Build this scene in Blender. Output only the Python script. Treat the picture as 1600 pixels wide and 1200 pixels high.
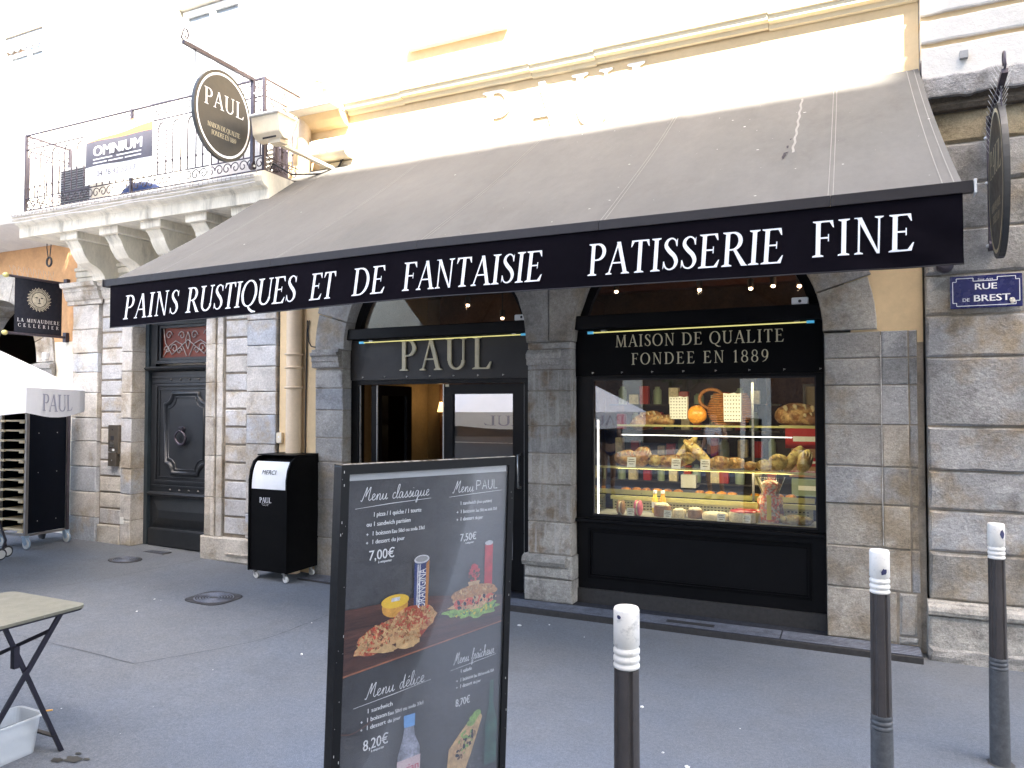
import bpy, bmesh, math, random
from mathutils import Vector, Matrix, noise as mnoise
random.seed(7)
for _o in list(bpy.data.objects):
    bpy.data.objects.remove(_o)
SC = bpy.context.scene
COL = SC.collection
R = math.radians
PI = math.pi

# ------------------------------------------------------------------ camera
cam = bpy.data.objects.new('camera', bpy.data.cameras.new('camera'))
COL.objects.link(cam)
SC.camera = cam
cam.location = (0, 0, 1.75)
cam.rotation_euler = (R(90) + math.atan(33 / 1148), 0, R(24.8))
cam.data.sensor_width = 36
cam.data.lens = 36 * 1148 / 1600
cam.data.clip_start = 0.05
cam.data.clip_end = 500
# ------------------------------------------------------------------ sky and sun
SUN = Vector((.353, -.537, .766)).normalized()
world = bpy.data.worlds.new('World')
SC.world = world
world.use_nodes = True
wn = world.node_tree
sky = wn.nodes.new('ShaderNodeTexSky')
sky.sky_type = 'NISHITA'
sky.sun_disc = False
sky.sun_elevation = math.asin(SUN.z)
sky.sun_rotation = math.atan2(SUN.x, SUN.y)
sky.air_density = 1.0
sky.dust_density = 4.0
sky.ozone_density = 0.1
bg = wn.nodes['Background']
bg.inputs['Strength'].default_value = 0.15
wn.links.new(sky.outputs[0], bg.inputs['Color'])
sun = bpy.data.objects.new('sun', bpy.data.lights.new('sun', 'SUN'))
COL.objects.link(sun)
sun.data.energy = 4.5
sun.data.angle = R(.5)
sun.data.color = (1, .94, .84)
sun.rotation_euler = SUN.to_track_quat('Z', 'Y').to_euler()
SC.view_settings.view_transform = 'Standard'
SC.view_settings.look = 'None'
SC.view_settings.gamma = 1
SC.view_settings.exposure = 3.0
SC.cycles.use_denoising = True
SC.cycles.max_bounces = 8
SC.cycles.diffuse_bounces = 4
SC.cycles.glossy_bounces = 4
SC.cycles.transparent_max_bounces = 12
SC.cycles.sample_clamp_indirect = 6

# ------------------------------------------------------------------ materials
def mat(name, col=(.5, .5, .5), rough=.6, metal=0., var=.12, vs=4., bump=.15, bs=60., objcol=False,
        rnd=0., dark=0., ds=3., spec=.5, emit=None, es=0., specks=0., stretch=(1, 1, 1), col2=None, c2s=1.5,
        c2w=.15, c2c=.5, streak=0., grain=0., bumpd=.004, coat=0., alpha=None, local=False):
    m = bpy.data.materials.new(name)
    m.use_nodes = True
    nt = m.node_tree
    N, L = nt.nodes, nt.links
    b = N['Principled BSDF']
    b.inputs['Roughness'].default_value = rough
    b.inputs['Metallic'].default_value = metal
    b.inputs['Specular IOR Level'].default_value = spec
    b.inputs['Coat Weight'].default_value = coat
    if local:
        tc = N.new('ShaderNodeTexCoord'); P = tc.outputs['Object']
    else:
        g = N.new('ShaderNodeNewGeometry'); P = g.outputs['Position']
    mp = N.new('ShaderNodeMapping'); mp.inputs['Scale'].default_value = stretch
    L.new(P, mp.inputs['Vector']); P = mp.outputs[0]
    def nz(scale, detail=5, ro=.6):
        n = N.new('ShaderNodeTexNoise'); n.inputs['Scale'].default_value = scale
        n.inputs['Detail'].default_value = detail; n.inputs['Roughness'].default_value = ro
        L.new(P, n.inputs['Vector']); return n.outputs['Fac']
    def ramp(f, a, c, lo=0., hi=1.):
        r = N.new('ShaderNodeMapRange'); r.inputs['From Min'].default_value = a; r.inputs['From Max'].default_value = c
        r.inputs['To Min'].default_value = lo; r.inputs['To Max'].default_value = hi
        L.new(f, r.inputs['Value']); return r.outputs[0]
    def mix(f, a, c, t='MIX'):
        x = N.new('ShaderNodeMix'); x.data_type = 'RGBA'; x.blend_type = t
        for s, v in ((0, f), (6, a), (7, c)):
            if hasattr(v, 'node'): L.new(v, x.inputs[s])
            else: x.inputs[s].default_value = v if s == 0 else (*v[:3], 1)
        return x.outputs[2]
    if objcol:
        oi = N.new('ShaderNodeObjectInfo'); base = oi.outputs['Color']
    else:
        rgb = N.new('ShaderNodeRGB'); rgb.outputs[0].default_value = (*col, 1); base = rgb.outputs[0]
    if col2:
        base = mix(ramp(nz(c2s, 4), c2c - c2w, c2c + c2w), base, col2)
    f = ramp(nz(vs), .3, .7, 1 - var, 1 + var)
    base = mix(1., base, f, 'MULTIPLY')
    if var > 0:
        f = ramp(nz(vs * 9, 6, .75), .3, .7, 1 - var * .8, 1 + var * .8)
        base = mix(1., base, f, 'MULTIPLY')
    if rnd:
        oi = N.new('ShaderNodeObjectInfo')
        base = mix(1., base, ramp(oi.outputs['Random'], 0, 1, 1 - rnd, 1 + rnd), 'MULTIPLY')
    if dark:
        base = mix(ramp(nz(ds, 8, .7), .54, .72, 0, dark), base, (.05, .042, .035))
    if grain:
        base = mix(1., base, ramp(nz(150, 3, .8), .35, .65, 1 - grain, 1 + grain), 'MULTIPLY')
        base = mix(1., base, ramp(nz(45, 3, .8), .35, .65, 1 - grain * .6, 1 + grain * .6), 'MULTIPLY')
    if streak:
        mp2 = N.new('ShaderNodeMapping'); mp2.inputs['Scale'].default_value = (28, 28, 1.1); L.new(mp.outputs[0], mp2.inputs['Vector'])
        n2 = N.new('ShaderNodeTexNoise'); n2.inputs['Scale'].default_value = 1; n2.inputs['Detail'].default_value = 4; L.new(mp2.outputs[0], n2.inputs['Vector'])
        m2 = N.new('ShaderNodeMath'); m2.operation = 'MULTIPLY'; L.new(ramp(n2.outputs['Fac'], .5, .66, 0, streak), m2.inputs[0]); L.new(ramp(nz(2.2, 3), .42, .55), m2.inputs[1])
        base = mix(m2.outputs[0], base, (.5, .48, .45))
    if specks:
        v = N.new('ShaderNodeTexVoronoi'); v.inputs['Scale'].default_value = specks
        L.new(P, v.inputs['Vector'])
        base = mix(ramp(v.outputs['Distance'], .06, .1, .75, 0), base, (.55, .54, .5))
    L.new(base, b.inputs['Base Color'])
    if bump:
        bp = N.new('ShaderNodeBump'); bp.inputs['Strength'].default_value = bump
        bp.inputs['Distance'].default_value = bumpd
        L.new(nz(bs, 6, .7), bp.inputs['Height']); L.new(bp.outputs[0], b.inputs['Normal'])
        L.new(ramp(nz(vs * 3), .3, .7, max(.03, rough - .08), min(1, rough + .08)), b.inputs['Roughness'])
    if emit:
        b.inputs['Emission Color'].default_value = (*emit, 1)
        b.inputs['Emission Strength'].default_value = es
    if alpha is not None:
        b.inputs['Alpha'].default_value = alpha
    return m

def glass_mat(name, tint=(.96, .98, .97), refl=1.0, rough=0.0, ior=1.5):
    m = bpy.data.materials.new(name); m.use_nodes = True
    nt = m.node_tree; N, L = nt.nodes, nt.links
    N.remove(N['Principled BSDF'])
    t = N.new('ShaderNodeBsdfTransparent'); t.inputs[0].default_value = (*tint, 1)
    g = N.new('ShaderNodeBsdfGlossy'); g.inputs['Roughness'].default_value = rough
    g.inputs['Color'].default_value = (1, 1, 1, 1)
    fr = N.new('ShaderNodeFresnel'); fr.inputs[0].default_value = ior
    mu = N.new('ShaderNodeMath'); mu.operation = 'MULTIPLY'; mu.inputs[1].default_value = refl
    mu.use_clamp = True
    L.new(fr.outputs[0], mu.inputs[0])
    x = N.new('ShaderNodeMixShader')
    L.new(mu.outputs[0], x.inputs[0]); L.new(t.outputs[0], x.inputs[1]); L.new(g.outputs[0], x.inputs[2])
    L.new(x.outputs[0], N['Material Output'].inputs['Surface'])
    return m

M = {}
M['stone'] = mat('limestone', objcol=True, grain=.2, rough=.86, var=.2, vs=3.2, bump=.8, bs=34, rnd=.14, dark=.55, ds=3.4, spec=.2,
                 bumpd=.014, col2=(.30, .25, .185), c2s=2.1, c2w=.07, c2c=.585)
M['stone_streak'] = mat('streaked limestone', objcol=True, grain=.2, rough=.86, var=.22, vs=4, bump=.8, bs=34, rnd=.1, dark=.7, ds=3.6, spec=.2,
                 bumpd=.014, col2=(.25, .195, .14), c2s=3.1, c2w=.05, c2c=.60, streak=.6)
M['stone_pale'] = mat('pale limestone', objcol=True, grain=.2, rough=.86, var=.16, vs=4.5, bump=.7, bs=40, rnd=.1, dark=.35, ds=4.4, spec=.2,
                 bumpd=.012, col2=(.40, .35, .28), c2s=2.6, c2w=.07, c2c=.57)
M['stone_rough'] = mat('rough limestone', objcol=True, grain=.2, rough=.9, var=.3, vs=6, bump=.9, bs=22, rnd=.1, dark=.7, ds=4,
                       spec=.2, bumpd=.02)
M['mortar'] = mat('mortar', (.27, .235, .19), .95, var=.25, vs=9, bump=.6, bs=70, dark=.6, ds=5, spec=.1)
M['plaster'] = mat('ochre plaster', (.72, .55, .33), .9, var=.06, vs=2.5, bump=.35, bs=14, dark=.12, ds=1.3, spec=.15)
M['plaster_pale'] = mat('pale plaster', (.76, .71, .6), .9, var=.07, vs=2, bump=.3, bs=20, dark=.25, ds=2.2, spec=.15)
M['plaster_white'] = mat('white plaster', (.62, .59, .54), .9, var=.07, vs=3, bump=.5, bs=18, dark=.15, ds=2.4, spec=.15, bumpd=.01)
M['plaster_orange'] = mat('orange plaster', (.62, .36, .18), .9, var=.12, vs=2, bump=.3, bs=20, dark=.3, ds=2.5, spec=.15)
M['cornice'] = mat('pale ochre moulding', (.78, .69, .50), .9, var=.05, vs=2.5, bump=.2, bs=14, spec=.15)
M['slab'] = mat('weathered balcony stone', (.66, .62, .52), .9, var=.14, vs=5, bump=.5, bs=30, dark=.55, ds=4, spec=.15, stretch=(1.6, 1, .35))
M['asphalt'] = mat('asphalt pavement', (.145, .167, .200), .92, grain=.2, dark=.16, ds=1.6, var=.07, vs=1.1, bump=1.0, bs=170, spec=.15, bumpd=.006,
                   col2=(.172, .178, .184), c2s=.5, c2w=.2, specks=0)
M['road'] = mat('road asphalt', (.07, .07, .075), .9, var=.2, vs=1, bump=.4, bs=120, spec=.2)
M['iron'] = mat('wrought iron', (.075, .065, .08), .5, .6, var=.2, vs=20, bump=.2, bs=80)  # base lightened: glare over the balcony railing is put into the colour
M['castiron'] = mat('cast iron cover', (.075, .075, .08), .55, .5, var=.25, vs=12, bump=.4, bs=120)
M['fabric'] = mat('faded charcoal canvas', (.112, .109, .101), .92, var=.07, vs=1.1, bump=.4, bs=420, spec=.12,
                  col2=(.14, .133, .122), c2s=.6, c2w=.3, specks=0, bumpd=.002, dark=.25, ds=.9, stretch=(2.2, 1, 1))
M['seam'] = mat('canvas seam', (.22, .21, .19), .9, var=.1, vs=4, bump=.2, bs=200)
M['valance'] = mat('navy black canvas', (.0048, .0038, .0062), .75, var=.2, vs=2, bump=.25, bs=300, spec=.03, bumpd=.001)
M['white_print'] = mat('white lettering', (.82, .82, .84), .7, var=.03, vs=8, bump=0)
M['bar'] = mat('dark bronze aluminium', (.014, .010, .011), .5, 0, var=.15, vs=9, bump=.1, bs=90)
M['black'] = mat('black painted joinery', (.0035, .0035, .0042), .36, var=.2, vs=6, bump=.02, bs=60, spec=.2)
M['blackmat'] = mat('matt black panel', (.003, .003, .0035), .45, var=.2, vs=6, bump=.015, bs=60, spec=.1)
M['fascia_door'] = mat('dark brown fascia', (.022, .019, .017), .5, var=.15, vs=3, bump=.02, bs=50)
M['gold'] = mat('beige gold letters', (.56, .50, .34), .45, .2, var=.08, vs=9, bump=.05)
M['cream_print'] = mat('cream print', (.62, .56, .38), .6, var=.08, vs=14, bump=0)
M['cream_trim'] = mat('cream painted plastic', (.7, .62, .47), .5, var=.08, vs=9, bump=.08)
M['pipe'] = mat('beige painted pipe', (.66, .52, .36), .5, var=.08, vs=5, bump=.1, bs=40)
M['door'] = mat('dark green grey door paint', (.014, .016, .019), .4, var=.2, vs=5, bump=.5, bs=26, bumpd=.003)
M['doorframe'] = mat('blue grey door frame', (.024, .036, .046), .45, var=.2, vs=6, bump=.2, bs=40)
M['redglass'] = mat('rust red transom', (.12, .018, .005), .5, var=.3, vs=4, bump=.1)
M['scroll'] = mat('grey iron scroll', (.32, .29, .27), .6, .3, var=.15, vs=20, bump=.1)
M['steel'] = mat('brushed steel', (.45, .44, .42), .32, .9, var=.12, vs=20, bump=.05)
M['bronze'] = mat('brown steel intercom', (.17, .145, .115), .4, .7, var=.12, vs=14, bump=.05)
M['sign'] = mat('charcoal enamel', (.035, .035, .034), .45, var=.12, vs=5, bump=.05, dark=0)
M['platenavy'] = mat('navy enamel plate', (.010, .012, .10), .25, var=.15, vs=7, bump=.05, coat=.3)
M['white'] = mat('white paint', (.8, .8, .79), .5, var=.04, vs=8, bump=.05)
M['whitecap'] = mat('scuffed white cap', (.72, .68, .61), .45, var=.04, vs=12, bump=.15, dark=.45, ds=38)
M['bollard'] = mat('brown grey bollard metal', (.055, .048, .045), .45, .2, var=.15, vs=9, bump=.15, bs=90)
M['bollard_base'] = mat('grey bollard base', (.085, .088, .092), .55, .3, var=.25, vs=40, bump=.3, bs=120)
M['boardframe'] = mat('scratched black frame', (.005, .005, .0055), .4, 0, var=.2, vs=12, bump=.05, spec=.25)
M['scratch'] = mat('bare metal scratch', (.5, .49, .47), .45, .5, var=.3, vs=60, bump=.1)
M['poster'] = mat('dark slate poster', (.062, .061, .064), .22, var=.3, vs=1.6, bump=.5, bs=3.2, spec=.6, bumpd=.02, local=True)  # grey raised and varied to stand in for reflections on the poster
M['posterwhite'] = mat('poster white edge', (.5, .5, .5), .3, var=.02, bump=0)
M['chalk'] = mat('poster white print', (.78, .78, .78), .4, var=.1, vs=40, bump=0)
M['woodprint'] = mat('printed wood board', (.075, .028, .018), .3, var=.6, vs=14, bump=0, stretch=(.3, 1, 5), local=True)
M['woodedge'] = mat('printed wood edge', (.35, .13, .06), .3, var=.3, vs=14, bump=0)
M['pizzaprint'] = mat('printed pizza', (.62, .36, .16), .3, var=.3, vs=40, bump=0, col2=(.42, .07, .03), c2s=26, c2w=.05, dark=.9, ds=34, local=True)
M['crust'] = mat('printed crust', (.62, .4, .18), .3, var=.3, vs=50, bump=0)
M['bun'] = mat('printed seeded bun', (.42, .2, .06), .3, var=.4, vs=80, bump=0, local=True)
M['tomato'] = mat('printed tomato', (.65, .09, .04), .3, var=.25, vs=50, bump=0)
M['lettuce'] = mat('printed lettuce', (.25, .42, .08), .3, var=.5, vs=60, bump=0, local=True)
M['chicken'] = mat('printed filling', (.6, .36, .16), .3, var=.5, vs=70, bump=0, local=True)
M['canblue'] = mat('printed blue can', (.03, .05, .17), .3, var=.3, vs=20, bump=0)
M['canorange'] = mat('printed orange can edge', (.5, .2, .05), .3, var=.2, vs=20, bump=0)
M['canred'] = mat('printed red can', (.5, .02, .03), .3, var=.3, vs=30, bump=0)
M['silver'] = mat('printed silver', (.6, .6, .62), .3, var=.3, vs=60, bump=0)
M['jaryellow'] = mat('printed yellow lid', (.75, .48, .04), .3, var=.1, vs=30, bump=0)
M['jarorange'] = mat('printed dessert jar', (.6, .3, .05), .3, var=.3, vs=30, bump=0)
M['capblue'] = mat('printed blue cap', (.18, .42, .8), .3, var=.15, vs=60, bump=0)
M['bottleprint'] = mat('printed water bottle', (.32, .33, .4), .3, var=.6, vs=22, bump=0, local=True)
M['pinkprint'] = mat('printed pink label', (.7, .55, .56), .3, var=.1, vs=30, bump=0)
M['pinkink'] = mat('printed pink ink', (.6, .15, .2), .3, var=.1, vs=30, bump=0)
M['greenbottle'] = mat('printed green bottle', (.03, .1, .07), .3, var=.5, vs=20, bump=0)
M['table'] = mat('dusty taupe enamel table', (.155, .15, .112), .5, var=.12, vs=4, bump=.1, bs=80, specks=60)
M['tableleg'] = mat('dark table steel', (.008, .007, .016), .5, 0, var=.15, vs=9, bump=.05)
M['granite'] = mat('dark tread metal', (.022, .025, .035), .6, 0, var=.3, vs=9, bump=.2, bs=100)
M['granite_rib'] = mat('worn rib', (.16, .175, .215), .45, .3, var=.3, vs=12, bump=.2, bs=100)
M['plinth'] = mat('dark granite plinth', (.035, .033, .032), .5, var=.25, vs=30, bump=.2, bs=80)
M['timber'] = mat('pale timber slat', (.72, .58, .36), .6, var=.15, vs=12, bump=.1, rnd=.12)
M['rackpanel'] = mat('navy black rack panel', (.002, .0035, .008), .5, var=.15, vs=5, bump=.03, spec=.12)
M['caster'] = mat('blue grey castor plastic', (.25, .33, .42), .4, var=.1, vs=20, bump=.05)
M['rubber'] = mat('rubber', (.03, .03, .033), .7, var=.1, bump=.1)
M['palewheel'] = mat('pale wheel plastic', (.55, .55, .53), .5, var=.1, bump=.05)
M['canopywhite'] = mat('white parasol canvas', (.82, .82, .84), .8, var=.03, vs=3, bump=.15, bs=120)
M['letterblue'] = mat('navy print', (.4, .4, .5), .6, var=.1, bump=0)  # navy paled to grey blue: the valance's overexposure put into the print colour
M['aluminium'] = mat('brushed rack post', (.3, .28, .27), .4, .8, var=.1, bump=.05)
M['bannernavy'] = mat('banner charcoal', (.075, .07, .085), .6, var=.1, vs=3, bump=.05)  # dark field lightened, the glare veiling it is part of this colour
M['bannerorange'] = mat('banner orange', (.85, .28, .06), .6, var=.08, vs=3, bump=.05)
M['navycloth'] = mat('navy flag cloth', (.004, .006, .016), .8, var=.15, vs=8, bump=.15, bs=200)
M['sunprint'] = mat('sun emblem print', (.52, .48, .38), .7, var=.3, vs=40, bump=0)
M['paleblue'] = mat('blue tarpaulin', (.03, .06, .2), .6, var=.2, bump=.1)
M['bread'] = mat('crusty bread', (.21, .085, .022), .6, var=.45, vs=24, bump=.8, bs=50, rnd=.3, col2=(.45, .28, .11), c2s=14, c2w=.07)
M['breadpale'] = mat('floury pale bread', (.50, .40, .15), .75, var=.35, vs=20, bump=.7, bs=40, rnd=.2, col2=(.30, .18, .05), c2s=14, c2w=.07)
M['flour'] = mat('floury cut crust', (.5, .4, .24), .8, var=.2, vs=30, bump=.3)
M['wicker'] = mat('orange wicker', (.34, .13, .025), .55, var=.4, vs=60, bump=.8, bs=140)
M['brass'] = mat('yellowed steel shelf', (.5, .46, .18), .35, .4, var=.1, vs=10, bump=.05)
M['perf'] = mat('yellowed counter panel', (.58, .55, .30), .4, .1, var=.08, vs=6, bump=.03)
M['slot'] = mat('dark slot', (.07, .06, .025), .8, var=.1, bump=0)
M['paper'] = mat('white paper card', (.78, .78, .74), .7, var=.04, bump=0)
M['dots'] = mat('black dots print', (.02, .02, .02), .7, bump=0, var=0)
M['apricot'] = mat('glazed apricot pastry', (.75, .3, .03), .3, var=.4, vs=40, bump=.3, bs=60, coat=.4, rnd=.2)
M['cakered'] = mat('red glazed tart', (.5, .05, .05), .25, var=.35, vs=50, bump=.3, coat=.4)
M['cakepink'] = mat('pink macaron', (.72, .16, .26), .5, var=.15, vs=30, bump=.15)
M['cakebrown'] = mat('brown macaron', (.3, .17, .09), .5, var=.2, vs=30, bump=.15)
M['creamcake'] = mat('cream tart', (.72, .62, .42), .5, var=.3, vs=40, bump=.3)
M['redbox'] = mat('red gift boxes', (.36, .01, .007), .4, var=.15, vs=3, bump=.02)
M['brownbox'] = mat('brown cardboard box', (.3, .16, .08), .6, var=.12, vs=4, bump=.02)
M['greenbox'] = mat('pale green box', (.24, .30, .2), .5, var=.1, vs=4, bump=.02)
M['candy'] = mat('red orange sweets in cellophane', (.8, .16, .05), .3, var=.6, vs=50, bump=.6, bs=50, coat=.6, col2=(.75, .6, .35), c2s=45, c2w=.06)
M['yellow'] = mat('yellow ribbon', (.8, .6, .02), .4, var=.1, bump=0)
M['juice'] = mat('yellow juice', (.8, .6, .08), .25, var=.05, bump=0, coat=.5)
M['juiceorange'] = mat('orange juice', (.85, .38, .03), .25, var=.05, bump=0, coat=.5)
M['intwall'] = mat('brown interior wall', (.11, .055, .028), .9, var=.4, vs=3, bump=.5, bs=12, bumpd=.02)
M['intwallpale'] = mat('cream interior wall', (.26, .2, .12), .8, var=.15, vs=3, bump=.2, bs=12)
M['intdark'] = mat('dark interior cabinet', (.03, .022, .018), .5, var=.2, vs=3, bump=.05)
M['intfloor'] = mat('dark interior floor', (.12, .1, .08), .4, var=.2, vs=3, bump=.05)
M['beam'] = mat('reddish ceiling beam', (.13, .04, .018), .7, var=.25, vs=3, bump=.2, bs=30)
M['tubeglow'] = mat('yellow light tube', (.7, .65, .3), .4, bump=0, var=0, emit=(.85, .78, .25), es=.10)
M['tubecyan'] = mat('cyan tube end', (.2, .6, .8), .4, bump=0, var=0, emit=(.05, .4, .7), es=.06)
M['led'] = mat('white led strip', (.9, .9, .9), .4, bump=0, var=0, emit=(1, .98, .95), es=.35)
M['spotglow'] = mat('lit spot bulb', (.9, .8, .6), .4, bump=0, var=0, emit=(1, .62, .38), es=2.5)
M['lampshade'] = mat('lit lampshade', (.9, .7, .4), .8, bump=0, var=0, emit=(1, .62, .2), es=.45)
M['cafebrown'] = mat('brown shopfront across the street', (.06, .035, .025), .5, var=.2, bump=.1)
M['opp'] = mat('cream facade across the street', (.5, .45, .36), .9, var=.1, vs=1, bump=.2, bs=12)
M['bark'] = mat('bark', (.1, .08, .06), .9, var=.3, vs=12, bump=.6, bs=30)
M['leaf'] = mat('leaf green', (.05, .09, .025), .55, var=.35, vs=8, bump=0)
M['carpaint'] = mat('dark grey car paint', (.12, .125, .13), .18, .4, var=.05, bump=0, coat=1)
M['carglass'] = mat('dark car glass', (.02, .025, .03), .05, bump=0, var=0, spec=.8)
M['tub'] = mat('translucent white plastic', (.75, .78, .8), .35, var=.03, bump=.05, alpha=.55)
M['water'] = mat('milky water', (.5, .56, .6), .08, var=.02, bump=0, alpha=.5)
M['cig'] = mat('orange filter paper', (.8, .42, .1), .7, bump=0, var=.1)
M['litter'] = mat('white litter', (.7, .7, .68), .8, bump=0, var=.1)
M['dropping'] = mat('old droppings', (.42, .41, .38), .8, bump=0, var=.2)
M['crack'] = mat('pavement crack filler', (.035, .035, .037), .9, bump=.2, var=.3)
M['patch'] = mat('darker asphalt patch', (.178, .190, .214), .9, var=.16, vs=1.4, bump=1.0, bs=170, spec=.3, bumpd=.006)
M['stickerblue'] = mat('torn navy sticker', (.03, .03, .09), .6, bump=0, var=.2)
M['stain'] = mat('wet stain', (.03, .03, .028), .5, bump=0, var=.2)
M['collardark'] = mat('dark ring', (.07, .07, .068), .9, bump=.3, var=.3, vs=30)
M['hole'] = mat('dark canvas hole', (.01, .008, .016), .9, bump=0, var=0)
M['glass'] = glass_mat('shop window glass', refl=2.3)
M['glassdoor'] = glass_mat('door glass', tint=(.25, .26, .26), refl=7)
M['film'] = glass_mat('hazy plastic cover', tint=(.93, .93, .93), refl=.38, rough=.25)
M['glassclear'] = glass_mat('clear cabinet glass', refl=.8)
M['cabinetgrey'] = mat('grey metal cabinet', (.3, .3, .3), .5, .2, bump=.05)
M['curtain'] = mat('pale curtain', (.62, .6, .58), .8, var=.1, vs=10, bump=.1)
M['winglass'] = mat('dull window pane', (.22, .24, .25), .15, bump=0, var=.1, vs=2)

# ------------------------------------------------------------------ mesh builder
class MB:
    def __init__(s):
        s.v = []; s.f = []; s.sm = []
    def add(s, vs, fs, smooth=False):
        n = len(s.v); s.v += [tuple(p) for p in vs]
        s.f += [tuple(n + i for i in f) for f in fs]; s.sm += [smooth] * len(fs)
        return s
    def box(s, x0, x1, y0, y1, z0, z1):
        return s.add([(x, y, z) for x in (x0, x1) for y in (y0, y1) for z in (z0, z1)],
                     [(0, 1, 3, 2), (4, 6, 7, 5), (0, 4, 5, 1), (2, 3, 7, 6), (0, 2, 6, 4), (1, 5, 7, 3)])
    def cbox(s, x0, x1, y0, y1, z0, z1, c=.004):
        # chamfered box: three nested octagon-like layers
        def ring(z, i):
            return [(x0 + i + c, y0 + i, z), (x1 - i - c, y0 + i, z), (x1 - i, y0 + i + c, z), (x1 - i, y1 - i - c, z),
                    (x1 - i - c, y1 - i, z), (x0 + i + c, y1 - i, z), (x0 + i, y1 - i - c, z), (x0 + i, y0 + i + c, z)]
        vs = ring(z0, c) + ring(z0 + c, 0) + ring(z1 - c, 0) + ring(z1, c)
        fs = [tuple(range(7, -1, -1)), tuple(range(24, 32))]
        for k in range(3):
            for i in range(8):
                j = (i + 1) % 8
                fs.append((k * 8 + i, k * 8 + j, k * 8 + 8 + j, k * 8 + 8 + i))
        return s.add(vs, fs)
    def stone(s, x0, x1, z0, z1, yf, yb, c=.01, j=.004, dz=0):
        # ashlar block whose worn face stands at yf: front grid with nibbled edges
        nx = max(2, int((x1 - x0) / .13)); nz = 2
        vs = []; idx = {}
        def jj(a=1.): return random.uniform(-j, j) * a
        for a in range(nx + 1):
            for b in range(nz + 1):
                x = x0 + (x1 - x0) * a / nx; z = z0 + (z1 - z0) * b / nz
                ex = a in (0, nx); ez = b in (0, nz)
                ci = c * random.uniform(.6, 1.5)
                if ex: x += (ci if a == 0 else -ci)
                if ez: z += (ci if b == 0 else -ci)
                idx['f', a, b] = len(vs); vs.append((x, yf + jj() + (.0 if not (ex or ez) else .001), z))
        fs = [(idx['f', a, b], idx['f', a + 1, b], idx['f', a + 1, b + 1], idx['f', a, b + 1]) for a in range(nx) for b in range(nz)]
        loop = [(a, 0) for a in range(nx + 1)] + [(nx, b) for b in range(1, nz + 1)] + [(a, nz) for a in range(nx - 1, -1, -1)] + [(0, b) for b in range(nz - 1, 0, -1)]
        def outer(y, key):
            for a, b in loop:
                x = x0 + (x1 - x0) * a / nx; z = z0 + (z1 - z0) * b / nz
                idx[key, a, b] = len(vs); vs.append((x, y, z))
        outer(yf + c, 'm'); outer(yb, 'b')
        n = len(loop)
        for k in range(n):
            p, q = loop[k], loop[(k + 1) % n]
            fs.append((idx['f', *p], idx['m', *p], idx['m', *q], idx['f', *q]))
            fs.append((idx['m', *p], idx['b', *p], idx['b', *q], idx['m', *q]))
        fs.append(tuple(idx['b', *p] for p in reversed(loop)))
        return s.add(vs, fs)
    def tube(s, path, r, n=8, closed=False, smooth=True):
        P = [Vector(p) for p in path]; m = len(P); rings = []
        rr = r if isinstance(r, (list, tuple)) else [r] * m
        up = None
        for i in range(m):
            a = P[(i - 1) % m] if (closed or i > 0) else P[i]
            b = P[(i + 1) % m] if (closed or i < m - 1) else P[i]
            d = (b - a)
            if d.length < 1e-9: d = Vector((0, 0, 1))
            d.normalize()
            if up is None:
                up = Vector((0, 0, 1)) if abs(d.z) < .9 else Vector((1, 0, 0))
            u = up - d * up.dot(d)
            if u.length < 1e-6: u = d.orthogonal()
            u.normalize(); w = d.cross(u); up = u
            rings.append([P[i] + (u * math.cos(2 * PI * k / n) + w * math.sin(2 * PI * k / n)) * rr[i] for k in range(n)])
        vs = [p for q in rings for p in q]; fs = []
        for i in range(m if closed else m - 1):
            for k in range(n):
                fs.append((i * n + k, i * n + (k + 1) % n, ((i + 1) % m) * n + (k + 1) % n, ((i + 1) % m) * n + k))
        s.add(vs, fs, smooth)
        if not closed:
            s.add(rings[0], [tuple(range(n - 1, -1, -1))]); s.add(rings[-1], [tuple(range(n))])
        return s
    def flat(s, path, w, t, axis):
        # flat bar along a path, width w along 'axis', thickness t in the third direction
        P = [Vector(p) for p in path]; A = Vector(axis).normalized(); vs = []
        for i, p in enumerate(P):
            d = (P[min(i + 1, len(P) - 1)] - P[max(i - 1, 0)]).normalized(); q = d.cross(A).normalized()
            vs += [p + A * w / 2 + q * t / 2, p - A * w / 2 + q * t / 2, p - A * w / 2 - q * t / 2, p + A * w / 2 - q * t / 2]
        fs = []
        for i in range(len(P) - 1):
            for k in range(4):
                fs.append((i * 4 + k, i * 4 + (k + 1) % 4, i * 4 + 4 + (k + 1) % 4, i * 4 + 4 + k))
        fs += [(3, 2, 1, 0), tuple(len(vs) - 4 + k for k in range(4))]
        return s.add(vs, fs)
    def lathe(s, prof, c=(0, 0, 0), n=24, axis='z', smooth=True):
        vs = []; fs = []
        for r, z in prof:
            for k in range(n):
                a = 2 * PI * k / n; u, v = r * math.cos(a), r * math.sin(a)
                p = {'z': (u, v, z), 'x': (z, u, v), 'y': (u, z, v)}[axis]
                vs.append((p[0] + c[0], p[1] + c[1], p[2] + c[2]))
        for i in range(len(prof) - 1):
            for k in range(n):
                fs.append((i * n + k, i * n + (k + 1) % n, i * n + n + (k + 1) % n, i * n + n + k))
        s.add(vs, fs, smooth)
        e = len(prof) - 1
        s.add(vs[:n], [tuple(range(n - 1, -1, -1))]); s.add(vs[e * n:], [tuple(range(n))])
        return s
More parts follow.
